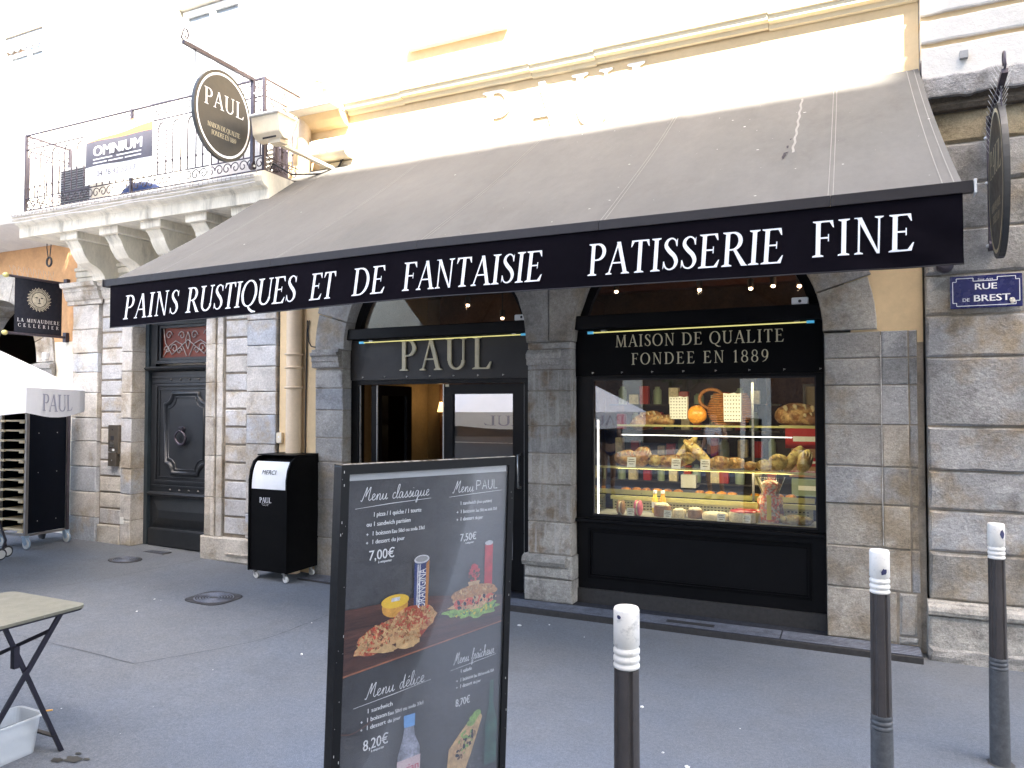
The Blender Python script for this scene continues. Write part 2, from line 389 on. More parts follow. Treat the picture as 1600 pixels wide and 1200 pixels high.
    def prism(s, pts, ax, a, b, smooth=False):
        # polygon extruded along ax from a to b; pts are the other two coordinates in order
        def mk(p, t):
            return {'x': (t, p[0], p[1]), 'y': (p[0], t, p[1]), 'z': (p[0], p[1], t)}[ax]
        n = len(pts); vs = [mk(p, a) for p in pts] + [mk(p, b) for p in pts]
        fs = [tuple(range(n)), tuple(range(2 * n - 1, n - 1, -1))]
        s.add(vs, fs)
        return s.add(vs, [(i, n + i, n + (i + 1) % n, (i + 1) % n) for i in range(n)], smooth)
    def grid(s, fn, nu, nv, smooth=True):
        vs = [fn(i / nu, j / nv) for i in range(nu + 1) for j in range(nv + 1)]
        fs = [(i * (nv + 1) + j, (i + 1) * (nv + 1) + j, (i + 1) * (nv + 1) + j + 1, i * (nv + 1) + j + 1) for i in range(nu) for j in range(nv)]
        return s.add(vs, fs, smooth)
    def blob(s, c, r, n=12, m=8, amp=.08, fr=2., rotz=0., tilt=0.):
        vs = []; fs = []; seed = random.uniform(0, 50)
        rot = Matrix.Rotation(rotz, 3, 'Z') @ Matrix.Rotation(tilt, 3, 'Y')
        for j in range(m + 1):
            th = PI * j / m
            for i in range(n):
                ph = 2 * PI * i / n
                d = Vector((math.sin(th) * math.cos(ph), math.sin(th) * math.sin(ph), math.cos(th)))
                k = 1 + amp * mnoise.noise(d * fr + Vector((seed, 0, 0)))
                p = rot @ Vector((d.x * r[0] * k, d.y * r[1] * k, d.z * r[2] * k))
                vs.append((c[0] + p.x, c[1] + p.y, c[2] + p.z))
        for j in range(m):
            for i in range(n):
                fs.append((j * n + i, j * n + (i + 1) % n, j * n + n + (i + 1) % n, j * n + n + i))
        return s.add(vs, fs, True)
    def polys(s, polys, o, U, V, off=0., step=.00012):
        # flat 2-D polygons laid on the plane o + x U + y V, each a hair further out
        o, U, V = Vector(o), Vector(U), Vector(V); N = U.normalized().cross(V.normalized())
        for k, p in enumerate(polys):
            n = len(s.v)
            for x, y in p: s.v.append(tuple(o + U * x + V * y + N * (off + step * (k % 5))))
            s.f.append(tuple(range(n, n + len(p)))); s.sm.append(False)
        return s
    def xform(s, mtx):
        s.v = [tuple(mtx @ Vector(p)) for p in s.v]; return s

def wloc(o):
    v = Vector((0, 0, 0))
    while o is not None:
        v = v + o.location; o = o.parent
    return v
def part(name, mb, m, parent=None, color=None, local=False, kind=None, label=None, bevel=0, seg=2, recalc=True):
    me = bpy.data.meshes.new(name)
    off = Vector((0, 0, 0)) if (local or parent is None) else wloc(parent)
    me.from_pydata([(p[0] - off.x, p[1] - off.y, p[2] - off.z) for p in mb.v], [], mb.f)
    me.polygons.foreach_set('use_smooth', mb.sm)
    if recalc:
        bm = bmesh.new(); bm.from_mesh(me); bmesh.ops.recalc_face_normals(bm, faces=bm.faces); bm.to_mesh(me); bm.free()
    me.materials.append(m if not isinstance(m, str) else M[m])
    o = bpy.data.objects.new(name, me); COL.objects.link(o)
    if parent is not None: o.parent = parent
    if color: o.color = (*color, 1)
    if kind: o['kind'] = kind
    if label: o['label'] = label
    if bevel:
        b = o.modifiers.new('bevel', 'BEVEL'); b.width = bevel; b.segments = seg; b.limit_method = 'ANGLE'; b.angle_limit = R(40)
    return o
def tag(o, label, cat, group=None):
    o['label'] = label; o['category'] = cat
    if group: o['group'] = group
    return o
def thing(name, label, cat, loc=(0, 0, 0), rot=(0, 0, 0), group=None):
    o = bpy.data.objects.new(name, None); COL.objects.link(o)
    o.location = loc; o.rotation_euler = rot; o.empty_display_size = .1
    return tag(o, label, cat, group)
def copy_tree(o, parent=None):
    c = o.copy(); COL.objects.link(c); c.parent = parent
    for ch in list(o.children): copy_tree(ch, c)
    return c

# ------------------------------------------------------------------ lettering
def bar_(x0, y0, x1, y1, w):
    return [(x0 - w / 2, y0), (x0 + w / 2, y0), (x1 + w / 2, y1), (x1 - w / 2, y1)]
def sfb(x, w=.13, e=.09):      # foot serif
    l, r = x - w / 2 - e, x + w / 2 + e
    return [(l, 0), (r, 0), (r, .028), (x + w / 2 + .01, .06), (x - w / 2 - .01, .06), (l, .028)]
def sft(x, w=.13, e=.09):
    return [(a, 1 - b) for a, b in reversed(sfb(x, w, e))]
def strip(pts, ws):
    L_, R_ = [], []
    for i, p in enumerate(pts):
        a = pts[max(i - 1, 0)]; b = pts[min(i + 1, len(pts) - 1)]
        dx, dy = b[0] - a[0], b[1] - a[1]; q = math.hypot(dx, dy) or 1
        nx, ny = -dy / q, dx / q; w = ws[i] / 2
        L_.append((p[0] + nx * w, p[1] + ny * w)); R_.append((p[0] - nx * w, p[1] - ny * w))
    return [[L_[i], R_[i], R_[i + 1], L_[i + 1]] for i in range(len(pts) - 1)]
def spline(P, n=6):
    out = []
    for i in range(len(P) - 1):
        p0 = P[max(i - 1, 0)]; p1 = P[i]; p2 = P[i + 1]; p3 = P[min(i + 2, len(P) - 1)]
        for k in range(n):
            t = k / n
            out.append(tuple(.5 * (2 * p1[d] + (p2[d] - p0[d]) * t + (2 * p0[d] - 5 * p1[d] + 4 * p2[d] - p3[d]) * t * t + (3 * p1[d] - p0[d] - 3 * p2[d] + p3[d]) * t ** 3) for d in range(len(p1))))
    out.append(tuple(P[-1])); return out
def arc_(cx, cy, rx, ry, a0, a1, T, t, n=14):
    pts = []; ws = []
    for i in range(n + 1):
        a = R(a0 + (a1 - a0) * i / n); pts.append((cx + rx * math.cos(a), cy + ry * math.sin(a)))
        ws.append(t + (T - t) * abs(math.cos(a)) ** 1.3)
    return strip(pts, ws)
def glyph(c):
    T, t = .13, .045
    r = lambda x0, x1, y0, y1: [(x0, y0), (x1, y0), (x1, y1), (x0, y1)]
    if c == 'I': return [bar_(.17, .02, .17, .98, T), sfb(.17), sft(.17)], .34
    if c in 'EFL':
        g = [bar_(.17, .02, .17, .98, T), sfb(.17), sft(.17)]
        if c in 'EL':
            g += [r(.2, .60, 0, t), [(.50, t), (.60, 0), (.66, .22), (.63, .22)]]
        if c in 'EF':
            g += [r(.2, .56, 1 - t, 1), [(.57, 1), (.60, .80), (.575, .80), (.48, 1 - t)], r(.2, .46, .5, .5 + t), [(.44, .42), (.47, .42), (.47, .62), (.44, .62)]]
        return g, (.69 if c != 'F' else .62)
    if c == 'T': return [bar_(.34, .02, .34, 1, T), sfb(.34), r(.06, .62, 1 - t, 1), [(.03, .8), (.055, .8), (.14, 1 - t), (.05, 1)], [(.65, .8), (.625, .8), (.54, 1 - t), (.63, 1)]], .68
    if c in 'PR':
        g = [bar_(.17, .02, .17, .98, T), sfb(.17), sft(.17), r(.2, .33, 1 - t, 1), r(.2, .33, .46, .46 + t)] + arc_(.32, .73, .24, .247, -90, 90, T, t)
        if c == 'R': g += [[(.33, .5), (.45, .47), (.76, .03), (.60, .03)], [(.60, .03), (.76, .03), (.82, 0), (.62, 0)]]
        return g, (.64 if c == 'P' else .78)
    if c == 'D': return [bar_(.17, .02, .17, .98, T), sfb(.17), sft(.17), r(.2, .36, 1 - t, 1), r(.2, .36, 0, t)] + arc_(.35, .5, .39, .478, -90, 90, T, t), .84
    if c in 'OQ':
        g = arc_(.42, .5, .36, .485, 0, 360, T, t, 28)
        if c == 'Q': g += strip([(.40, .03), (.52, -.1), (.68, -.2), (.88, -.22)], [.05, .09, .09, .03])
        return g, .86
    if c == 'C': return arc_(.44, .5, .37, .485, 42, 318, T, t, 22) + [[(.69, .78), (.725, .78), (.725, .98), (.70, .98)], [(.70, .2), (.735, .2), (.73, .06), (.69, .14)]], .8
    if c == 'G': return arc_(.44, .5, .37, .485, 42, 318, T, t, 22) + [bar_(.70, .1, .70, .42, .1)], .84
    if c == 'A':
        return [bar_(.09, .02, .385, 1, t * 1.15), bar_(.66, .02, .385, 1, T), r(.2, .58, .33, .33 + t), sfb(.09, .05, .08), sfb(.66, .12, .08)], .76
    if c == 'V': return [bar_(.66, .98, .37, 0, t), bar_(.1, .98, .38, 0, T), sft(.66, .05, .08), sft(.1, .12, .08)], .76
    if c == 'N': return [bar_(.15, .02, .15, .98, t * 1.2), bar_(.68, 0, .68, .98, t * 1.2), [(.08, 1), (.22, 1), (.70, 0), (.63, 0)], sfb(.15, .05), sft(.68, .05), r(.02, .12, .972, 1)], .84
    if c == 'M': return [bar_(.14, .02, .17, .98, t * 1.2), bar_(.84, .02, .80, .98, T), [(.12, 1), (.25, 1), (.52, .12), (.46, 0)], [(.46, 0), (.52, 0), (.80, 1), (.74, .94)], sfb(.14, .05), sfb(.84), sft(.82, .12, .06)], 1.0
    if c == 'U':
        return [bar_(.16, .28, .16, .98, T), bar_(.66, .28, .66, .98, t * 1.2), sft(.16), sft(.66, .06)] + arc_(.41, .29, .245, .265, 180, 360, T * .8, t * 1.3), .82
    if c == 'S':
        P = spline([(.47, .76, t), (.42, .9, t), (.29, .965, t), (.155, .89, .09), (.125, .74, .12), (.25, .575, T), (.40, .43, T), (.475, .26, .12), (.42, .10, .08), (.28, .03, t), (.14, .09, t), (.07, .25, t)], 4)
        return strip([p[:2] for p in P], [p[2] for p in P]) + [[(.455, .72), (.49, .72), (.49, .96), (.46, .9)], [(.045, .04), (.075, .1), (.085, .28), (.05, .28)]], .56
    if c == '1': return [bar_(.24, .02, .24, 1, .11), sfb(.24, .11, .07), [(.08, .84), (.2, .9), (.24, 1), (.08, .87)]], .46
    if c == '8': return arc_(.3, .74, .18, .23, 0, 360, .09, t, 20) + arc_(.3, .26, .22, .25, 0, 360, .11, t, 20), .6
    if c == '9': return arc_(.3, .67, .2, .31, 0, 360, .11, t, 22) + strip([(.51, .62), (.48, .36), (.34, .12), (.12, .0)], [.1, .09, .06, .03]), .6
    if c == 'B': return glyph('P')[0] + arc_(.34, .25, .27, .235, -90, 90, T, t), .68
    return [], .3
def serif(text, x0, x1, h, shear=0., space=.42, xs=1.):
    """polygons of a serif line between x0 and x1 (tracking adjusted), cap height h; also a list per letter"""
    adv = [space if c == ' ' else glyph(c)[1] for c in text]
    if x1 is None: tr = .0; xs_ = xs
    else:
        W = (x1 - x0) / h; tot = sum(adv)
        xs_ = xs; tr = (W - tot * xs_) / max(1, len(text) - 1)
        if tr < -.02: xs_ = (W + .02 * (len(text) - 1)) / tot; tr = -.02
    out = []; x = x0
    for c, a in zip(text, adv):
        if c != ' ':
            out.append([[(x + (px * xs_ + shear * py) * h, py * h) for px, py in p] for p in glyph(c)[0]])
        x += (a * xs_ + tr) * h
    return out
def serif_flat(mb, text, o, U, V, x0, x1, h, off=.002, **k):
    for L_ in serif(text, x0, x1, h, **k): mb.polys(L_, o, U, V, off)
    return mb
def raised_letters(parent, text, o, U, V, x0, x1, h, depth, m, **k):
    o = Vector(o); U = Vector(U); V = Vector(V); N = U.cross(V)
    for L_ in serif(text, x0, x1, h, **k):
        mb = MB()
        for q, p in enumerate(L_):
            d = depth + .0002 * (q % 5); n = len(p)
            a = [o + U * x + V * y + N * .001 for x, y in p]; b = [o + U * x + V * y + N * d for x, y in p]
            mb.add(a + b, [tuple(range(n, 2 * n))] + [(i, (i + 1) % n, n + (i + 1) % n, n + i) for i in range(n)])
        part('letter', mb, m, parent, recalc=False)
_tc = {}
def sans_polys(text):
    if text in _tc: return _tc[text]
    cu = bpy.data.curves.new('t', 'FONT'); cu.body = text; cu.resolution_u = 3
    ob = bpy.data.objects.new('t', cu); COL.objects.link(ob)
    dg = bpy.context.evaluated_depsgraph_get(); dg.update()
    me = ob.evaluated_get(dg).to_mesh()
    vs = [v.co.copy() for v in me.vertices]; fs = [tuple(p.vertices) for p in me.polygons]
    ob.evaluated_get(dg).to_mesh_clear(); bpy.data.objects.remove(ob); bpy.data.curves.remove(cu)
    _tc[text] = (vs, fs); return _tc[text]
def sans(mb, text, o, U, V, x0, x1, y, h, off=.002, shear=0., bold=0.):
    """sans-serif line: left x0, right x1, baseline y, cap height h"""
    vs, fs = sans_polys(text)
    if not vs: return mb
    mx0 = min(v.x for v in vs); mx1 = max(v.x for v in vs)
    sx = (x1 - x0) / (mx1 - mx0); sy = h / .729
    o, U, V = Vector(o), Vector(U), Vector(V); N = U.normalized().cross(V.normalized())
    mb.add([o + U * (x0 + (v.x - mx0) * sx + shear * v.y * sy) + V * (y + v.y * sy) + N * off for v in vs], fs)
    if bold:
        mb.add([o + U * (x0 + (v.x - mx0) * sx + shear * v.y * sy + bold) + V * (y + v.y * sy) + N * (off + .0002) for v in vs], fs)
    return mb
XU, ZV = (1, 0, 0), (0, 0, 1)

# ------------------------------------------------------------------ ground
def gz(x): 
    t = max(0., -x - 3.0)
    return .025 * t if t > .6 else .025 * t * t / 1.2 if t > 0 else 0.
def gz(x):
    t = max(0., -x - 3.0)
    return .0208 * t * t if t < .6 else .0075 + .025 * (t - .6)
g = MB()
xs_ = [-60, -30, -20, -15, -12] + [-10 + .25 * i for i in range(53)] + [5, 10, 60]
ys_ = [-3.0, -1, 0, 1, 2, 3, 4, 5, 6, 7]
vs = [(x, y, gz(max(x, -20))) for x in xs_ for y in ys_]
n = len(ys_)
g.add(vs, [(i * n + j, i * n + n + j, i * n + n + j + 1, i * n + j + 1) for i in range(len(xs_) - 1) for j in range(n - 1)], True)
part('pavement', g, 'asphalt', kind='structure')
g = MB().box(-60, 60, -3.22, -3.0, -.14, -.003); part('kerb', g, 'stone_rough', kind='structure', color=(.3, .29, .27))
g = MB().add([(-60, -26, -.125), (60, -26, -.125), (60, -3.1, -.125), (-60, -3.1, -.125)], [(0, 1, 2, 3)]); part('road', g, 'road', kind='structure')
g = MB().box(-60, 60, -9.2, -6.4, -.3, -.01); part('far_pavement', g, 'asphalt', kind='structure')

def ground_strip(pts, w, dz):
    mb = MB(); vs = []
    P = spline([(p[0], p[1], 0) for p in pts], 8)
    for i, p in enumerate(P):
        a = P[max(i - 1, 0)]; b = P[min(i + 1, len(P) - 1)]; d = Vector((b[0] - a[0], b[1] - a[1], 0)).normalized(); q = Vector((-d.y, d.x, 0))
        jx = random.uniform(-.006, .006); ww = w * random.uniform(.5, 1.3)
        for s_ in (1, -1):
            x, y = p[0] + q.x * (jx + s_ * ww / 2), p[1] + q.y * (jx + s_ * ww / 2); vs.append((x, y, gz(x) + dz))
    return mb.add(vs, [(2 * i, 2 * i + 1, 2 * i + 3, 2 * i + 2) for i in range(len(P) - 1)])
cr = MB()
for pts in ([(-6.3, 2.9), (-5.7, 3.37), (-5.22, 3.43), (-4.36, 3.43)], [(-4.36, 3.43), (-4.15, 3.8), (-3.97, 4.25), (-3.94, 4.85), (-3.9, 5.5)],
            [(-7.5, 3.3), (-6.66, 4.44), (-6.51, 5.04), (-6.42, 6.1)], [(-1.2, 3.1), (.1, 3.6), (1.6, 3.75)]):
    q = ground_strip(pts, .0045, .0035); cr.add(q.v, q.f)
part('pavement_crack', cr, 'crack', kind='structure')
pt = MB().add([(-4.34, 3.44, .0), (-1.2, 3.2, 0), (-1.1, 3.6, 0), (-2.2, 4.2, 0), (-3.9, 4.7, 0), (-3.95, 4.26, 0), (-4.13, 3.8, 0)], [tuple(range(7))])
pt.v = [(x, y, gz(x) + .002) for x, y, z in pt.v]

lt = MB()
for i in range(38):
    x = random.uniform(-6, 1.5); y = random.uniform(1.6, 5.6); s_ = random.choice([.004, .005, .006, .008, .014])
    if random.random() < .5: s_ *= .6
    lt.blob((x, y, gz(x) + s_ * .25), (s_, s_ * random.uniform(.5, 1.4), s_ * .4), 6, 4, .5, 2, random.uniform(0, 6))
part('litter_scraps', lt, 'litter', kind='stuff')

def cover(cx, cy, rx, ry, roundness, label, circular=False):
    z = gz(cx); t = thing('manhole_cover', label, 'manhole cover', (cx, cy, z))
    def outline(k, n=32):
        out = []
        for i in range(n):
            a = 2 * PI * i / n; c, s_ = math.cos(a), math.sin(a)
            e = roundness
            out.append((cx + k * rx * math.copysign(abs(c) ** e, c), cy + k * ry * math.copysign(abs(s_) ** e, s_)))
        return out
    def slope(mb): mb.v = [(x, y, zz + gz(x) - z) for x, y, zz in mb.v]; return mb
    part('frame', slope(MB().prism(outline(1.06), 'z', z + .0005, z + .004)), 'crack', t)
    part('plate', slope(MB().prism(outline(1.0), 'z', z + .001, z + .0065)), 'castiron', t)
    rg = MB()
    for k in (.82, .7, .58, .46, .34, .22):
        rr = min(rx, ry) * k
        rg.tube([(cx + rr * 1.15 * math.cos(2 * PI * i / 28), cy + rr * 1.0 * math.sin(2 * PI * i / 28), gz(cx + rr * math.cos(2 * PI * i / 28)) + .007) for i in range(28)], .0045, 5, True)
    part('ring_pattern', rg, 'granite_rib', t, kind='stuff')
cover(-5.13, 4.83, .20, .185, .55, 'rounded square cast iron cover with concentric rings in the open pavement')
cover(-7.08, 5.45, .175, .14, 1., 'faint round manhole cover in front of the old wooden door')
t = thing('door_drain_grate', 'small rectangular grate at the foot of the old wooden door', 'drain cover', (-7.1, 5.88, gz(-7.1)))
part('grate', MB().box(-7.27, -6.95, 5.82, 5.93, gz(-7.1) - .01, gz(-7.1) + .006), 'castiron', t)
q = MB()
for i in range(8): q.box(-7.25 + i * .037, -7.23 + i * .037, 5.835, 5.915, gz(-7.1) + .006, gz(-7.1) + .009)
part('grate_bar', q, 'granite_rib', t, kind='stuff')

# ------------------------------------------------------------------ stone palettes
def _d(l, k=.85): return [tuple(c * k for c in p) for p in l]
BLUE = [(.27, .285, .31), (.31, .315, .33), (.245, .255, .275)]
BEI = [(.42, .37, .30), (.38, .33, .265), (.36, .335, .29)]
GRY = [(.30, .285, .265), (.34, .32, .29), (.27, .25, .225)]
PALE = [(.46, .44, .41), (.43, .425, .42), (.38, .40, .43), (.48, .45, .40)]
def _t(l, k): return [tuple(a * .55 + b * .45 for a, b in zip(p, (.335, .325, .305))) for p in _d(l, k)]
BLUE, BEI, GRY = _t(BLUE, 1.14), _t(BEI, 1.08), _t(GRY, 1.05); PALE = _d(PALE, 1.12)
def pick(*pals): return random.choice(random.choice(pals))
def block(parent, x0, x1, z0, z1, yf, yb, pal, c=.008, j=.004, m='stone'):
    if pal[0] in PALE or (parent['category'] == 'building' and parent.name.startswith('apart')): m = 'stone_pale'
    g_ = .0035
    return part('stone_block', MB().stone(x0 + g_, x1 - g_, z0 + g_, z1 - g_, yf + random.uniform(-.003, .004), yb, c, j), m, parent, color=random.choice(pal))

# ================================================================== BAKERY BUILDING
bk = thing('bakery_building', 'ochre plastered building with two stone arches holding the bakery shopfronts', 'building', (-2.4, 6.0, 0))
CX1, CX2, ZS = -3.605, -1.185, 2.3
def hole_top(x):
    for c in (CX1, CX2):
        d = abs(x - c)
        if d < 1.2: return ZS + math.sqrt(max(0, 1.2 ** 2 - d * d))
    return None
wl = MB()
xs = [-5.44 + .04 * i for i in range(149)]
xs = [x for x in xs if x < .475] + [.47]
def bot(x):
    h = hole_top(x)
    if h is not None: return h
    return 2.2 if x > -4.8 else 0.0
for a, b in zip(xs[:-1], xs[1:]):
    wl.add([(a, 5.968, bot((a + b) / 2)), (b, 5.968, bot((a + b) / 2)), (b, 5.968, 5.25), (a, 5.968, 5.25)], [(0, 1, 2, 3)])
# above the cornice, around the upper window
for x0, x1, z0, z1 in ((-5.44, -3.78, 5.25, 9.5), (-2.86, .47, 5.25, 9.5), (-3.78, -2.86, 7.1, 9.5)):
    wl.add([(x0, 5.968, z0), (x1, 5.968, z0), (x1, 5.968, z1), (x0, 5.968, z1)], [(0, 1, 2, 3)])
wl.add([(-5.44, 6.3, 0), (-5.44, 6.3, 9.5), (.47, 6.3, 9.5), (.47, 6.3, 0)], [(0, 1, 2, 3)]) if False else None
part('wall', wl, 'plaster', bk, recalc=False)
part('roof', MB().box(-5.44, .47, 5.97, 14, 9.5, 9.7), 'stone_rough', bk, color=(.2, .12, .08))
part('back_wall', MB().box(-5.44, .47, 13.8, 14, 0, 9.5), 'plaster', bk)
part('side_wall', MB().box(-5.46, -5.36, 6.32, 13.8, 0, 9.5), 'plaster', bk)
part('side_wall', MB().box(.40, .47, 6.32, 13.8, 0, 9.5), 'plaster', bk)
# cornice string course with uneven lower edge
prof = [(5.966, 4.66), (5.94, 4.665), (5.935, 4.70), (5.885, 4.705), (5.88, 4.745), (5.86, 4.75), (5.855, 4.80), (5.89, 4.815), (5.966, 4.83)]
segs = [(-4.56, -3.9, 0), (-3.897, -2.55, .008), (-2.547, -1.95, 0), (-1.947, -.55, .01), (-.547, .468, 0)]
for a, b, d in segs: part('cornice', MB().prism([(y - d, z + d) for y, z in prof], 'x', a, b), 'cornice', bk)
part('cornice_cap', MB().cbox(-5.10, -4.565, 5.66, 5.966, 4.68, 4.80, .01), 'plaster_white', bk)
part('cornice_moulding', MB().prism([(5.966, 4.56), (5.9, 4.57), (5.84, 4.62), (5.80, 4.678), (5.966, 4.678)], 'x', -5.06, -4.57), 'plaster', bk)
# window above
w = part('window', MB().box(-3.78, -3.71, 6.0, 6.06, 5.25, 7.1).box(-2.93, -2.86, 6.0, 6.06, 5.25, 7.1).box(-3.37, -3.27, 6.0, 6.06, 5.33, 7.1).box(-3.709, -2.931, 6.0, 6.06, 5.25, 5.33).box(-3.709, -2.931, 6.0, 6.06, 7.0, 7.1), 'white', bk)
part('sill', MB().box(-3.84, -2.8, 5.9, 6.1, 5.17, 5.245), 'plaster_white', w)
for a, b in ((-3.71, -3.37), (-3.27, -2.93)):
    part('pane', MB().box(a, b, 6.03, 6.036, 5.33, 7.0), 'winglass', w)
    part('curtain', MB().grid(lambda u, v, a=a, b=b: (a + (b - a) * u, 6.1 + .012 * math.sin(u * 40), 5.3 + 1.7 * v), 24, 1), 'curtain', w)
part('window_reveal', MB().box(-3.8, -3.781, 5.97, 6.3, 5.2, 7.1).box(-2.859, -2.84, 5.97, 6.3, 5.2, 7.1).box(-3.8, -2.84, 6.3, 6.32, 5.2, 7.15), 'plaster_pale', bk)
raised_letters(bk, 'PAUL', (0, 5.968, 4.15), XU, ZV, -3.05, -1.36, .47, .018, 'white')
# voussoirs of both arches
def voussoirs(cx, lo, hi, A):
    for k in range(len(A) - 1):
        a0, a1 = R(A[k]) + .003, R(A[k + 1]) - .003
        def pt_(r, a):
            x = cx + r * math.cos(a); z = ZS + r * math.sin(a); return (min(max(x, lo), hi), z)
        poly = [pt_(.995, a0 + (a1 - a0) * q / 4) for q in range(5)] + [pt_(1.385 if k % 2 else 1.36, a1 + (a0 - a1) * q / 4) for q in range(5)]
        cxm = sum(p[0] for p in poly) / 10; czm = sum(p[1] for p in poly) / 10
        inner = [(cxm + (p[0] - cxm) * .965, czm + (p[1] - czm) * .965) for p in poly]
        y = 5.945 + random.uniform(-.003, .005)
        mb = MB(); n = 10
        mb.add([(p[0], y, p[1]) for p in inner] + [(p[0], y + .012, p[1]) for p in poly] + [(p[0], 6.16, p[1]) for p in poly],
               [tuple(range(n))] + [(i, (i + 1) % n, n + (i + 1) % n, n + i) for i in range(n)] + [(n + i, n + (i + 1) % n, 2 * n + (i + 1) % n, 2 * n + i) for i in range(n)] + [tuple(range(3 * n - 1, 2 * n - 1, -1))])
        part('arch_stone', mb, 'stone', bk, color=random.choice(GRY + BEI[1:]))
voussoirs(CX1, -5.2, -2.3965, [0, 48, 66, 84, 102, 120, 136, 150, 164, 180]); voussoirs(CX2, -2.3935, .41, [0, 17, 34, 52, 70, 88, 106, 124, 180])
ZP = lambda l: list(zip(l[:-1], l[1:]))
GZ5 = gz(-4.8)
# left jamb pier
for z0, z1 in ZP([.03, .42, .8, 1.18, 1.42, 1.70, 1.92, 2.115]):
    block(bk, -4.96, -4.61, z0, z1, 5.95, 6.2, GRY + [BLUE[2]], .01, .006)
block(bk, -4.955, -4.612, 2.115, 2.3, 5.95, 6.2, GRY)
part('impost', MB().prism([(5.95, 2.125), (5.905, 2.13), (5.905, 2.185), (5.895, 2.19), (5.895, 2.235), (5.87, 2.25), (5.865, 2.275), (5.90, 2.285), (5.90, 2.31), (5.95, 2.315)], 'x', -4.965, -4.63), 'stone_rough', bk, color=GRY[2])
# middle pier
mz = [.05, .25, .455, .735, 1.06, 1.33, 1.57, 1.875, 2.06, 2.24, 2.3]
for i, (z0, z1) in enumerate(ZP(mz)):
    pal = [BEI[0], BEI[1]] if z1 < 1.4 else [GRY[1], BEI[2], GRY[0]]
    if i < 2: block(bk, -2.625, -2.175, z0, z1, 5.925 if i == 0 else 5.93, 6.2, [BEI[1], BEI[2]], .014, .008, 'stone_rough')
    else: block(bk, -2.6, -2.19, z0, z1, 5.95, 6.2, pal, .009, .006, 'stone_streak')
part('impost', MB().prism([(5.95, 2.10), (5.93, 2.105), (5.93, 2.15), (5.915, 2.16), (5.915, 2.20), (5.95, 2.235)], 'x', -2.6, -2.28), 'stone_rough', bk, color=GRY[1])
part('plinth_moulding', MB().prism([(5.95, .36), (5.90, .365), (5.885, .40), (5.90, .435), (5.95, .455)], 'x', -2.63, -2.23), 'stone_rough', bk, color=BEI[2])
# right pier, two columns of blocks
rz = [.045, .418, .72, 1.028, 1.304, 1.609, 1.896, 2.094, 2.29]
for i, (z0, z1) in enumerate(ZP(rz)):
    pal = [BEI[0], BEI[1]] if i in (0, 1, 2) else [GRY[0], GRY[1], BLUE[1]] if i in (3, 5) else [GRY[0], BEI[2]]
    block(bk, -.185, .195, z0, z1, 5.95, 6.2, pal, .007, .004)
    pal = [BEI[0]] if i in (0, 1, 2, 4) else [BLUE[1], BLUE[0]]
    if i == 0:
        block(bk, .195, .285, z0, z1, 5.952, 6.2, [BEI[1]], .01, .004); block(bk, .285, .415, z0 + .06, z1, 5.948, 6.2, [GRY[1]], .018, .006); block(bk, .285, .415, z0, z0 + .06, 5.952, 6.2, [GRY[1]], .01, .006)
    else:
        block(bk, .197, .372, z0, z1, 5.95, 6.2, pal, .007, .004)
        block(bk, .374, .43, z0, z1, 5.955, 6.2, [GRY[2], BEI[2], BLUE[2]], .007, .004)
for a_ in ((-4.95, -4.62, 5.962, 6.19, .0, 2.3), (-2.59, -2.2, 5.962, 6.19, .0, 2.3), (-.175, .43, 5.962, 6.19, .0, 2.285), (.4305, .468, 5.972, 6.19, 0, 2.285)): part('mortar', MB().box(*a_), 'mortar', bk)
pp = MB()
for z0, z1 in ((1.62, 1.9), (1.06, 1.33)): pass
part('white_paint_line', MB().box(.1945, .1975, 5.9425, 5.95, .74, 2.26), 'stone_pale', bk)

# step
st = thing('shop_step', 'low ribbed metal step running along the foot of both shopfronts', 'step', (-2.2, 5.72, 0))
sx0, sx1 = -4.97, .417
part('tread', MB().box(sx0, sx1, 5.72, 6.3, -.1, .045), 'granite', st)
for i in range(6):
    y = 5.735 + i * .036
    for a, b in ((sx0, -2.93), (-2.92, -1.35), (-.98, -.5) if i in (2, 3) else (-1.35, -.5), (-.49, sx1)):
        if i in (2, 3) and a == -.98: part('tread_rib', MB().cbox(a, b, y, y + .02, .045, .0505, .002), 'granite_rib', st); part('tread_rib', MB().cbox(-2.0, -1.36, y, y + .02, .045, .0503, .002), 'granite', st) if False else None
        else: part('tread_rib', MB().cbox(a, b, y, y + .02, .045, .0505, .002), 'granite_rib', st)
part('inset_plate', MB().box(-1.34, -.99, 5.803, 5.865, .045, .049), 'crack', st)
part('step_edge', MB().cbox(sx0, sx1 + .004, 5.708, 5.7195, -.02, .045, .004), 'plinth', st)

# ================================================================== WINDOW SHOPFRONT
sw = thing('window_shopfront', 'black shopfront with large display window under gold MAISON DE QUALITE lettering', 'shopfront', (-1.18, 6.1, .045))
wx0, wx1 = -2.185, -.19
gx0, gx1 = -2.045, -.245
part('frame', MB().box(wx0, gx0, 6.085, 6.16, .745, 2.0).box(gx1, wx1, 6.085, 6.16, .745, 2.0).box(gx0, gx1, 6.085, 6.16, .745, .80).box(gx0, gx1, 6.085, 6.16, 1.975, 2.0), 'black', sw)
part('inner_bead', MB().box(gx0, gx0 + .012, 6.095, 6.11, .80, 1.975).box(gx1 - .012, gx1, 6.095, 6.11, .80, 1.975).box(gx0 + .012, gx1 - .012, 6.095, 6.11, .80, .812).box(gx0 + .012, gx1 - .012, 6.095, 6.11, 1.963, 1.975), 'bar', sw)
part('glass_pane', MB().box(gx0 + .003, gx1 - .003, 6.118, 6.124, .802, 1.973), 'glass', sw)
part('sill', MB().cbox(wx0, wx1, 6.035, 6.084, .742, .775, .006), 'black', sw)
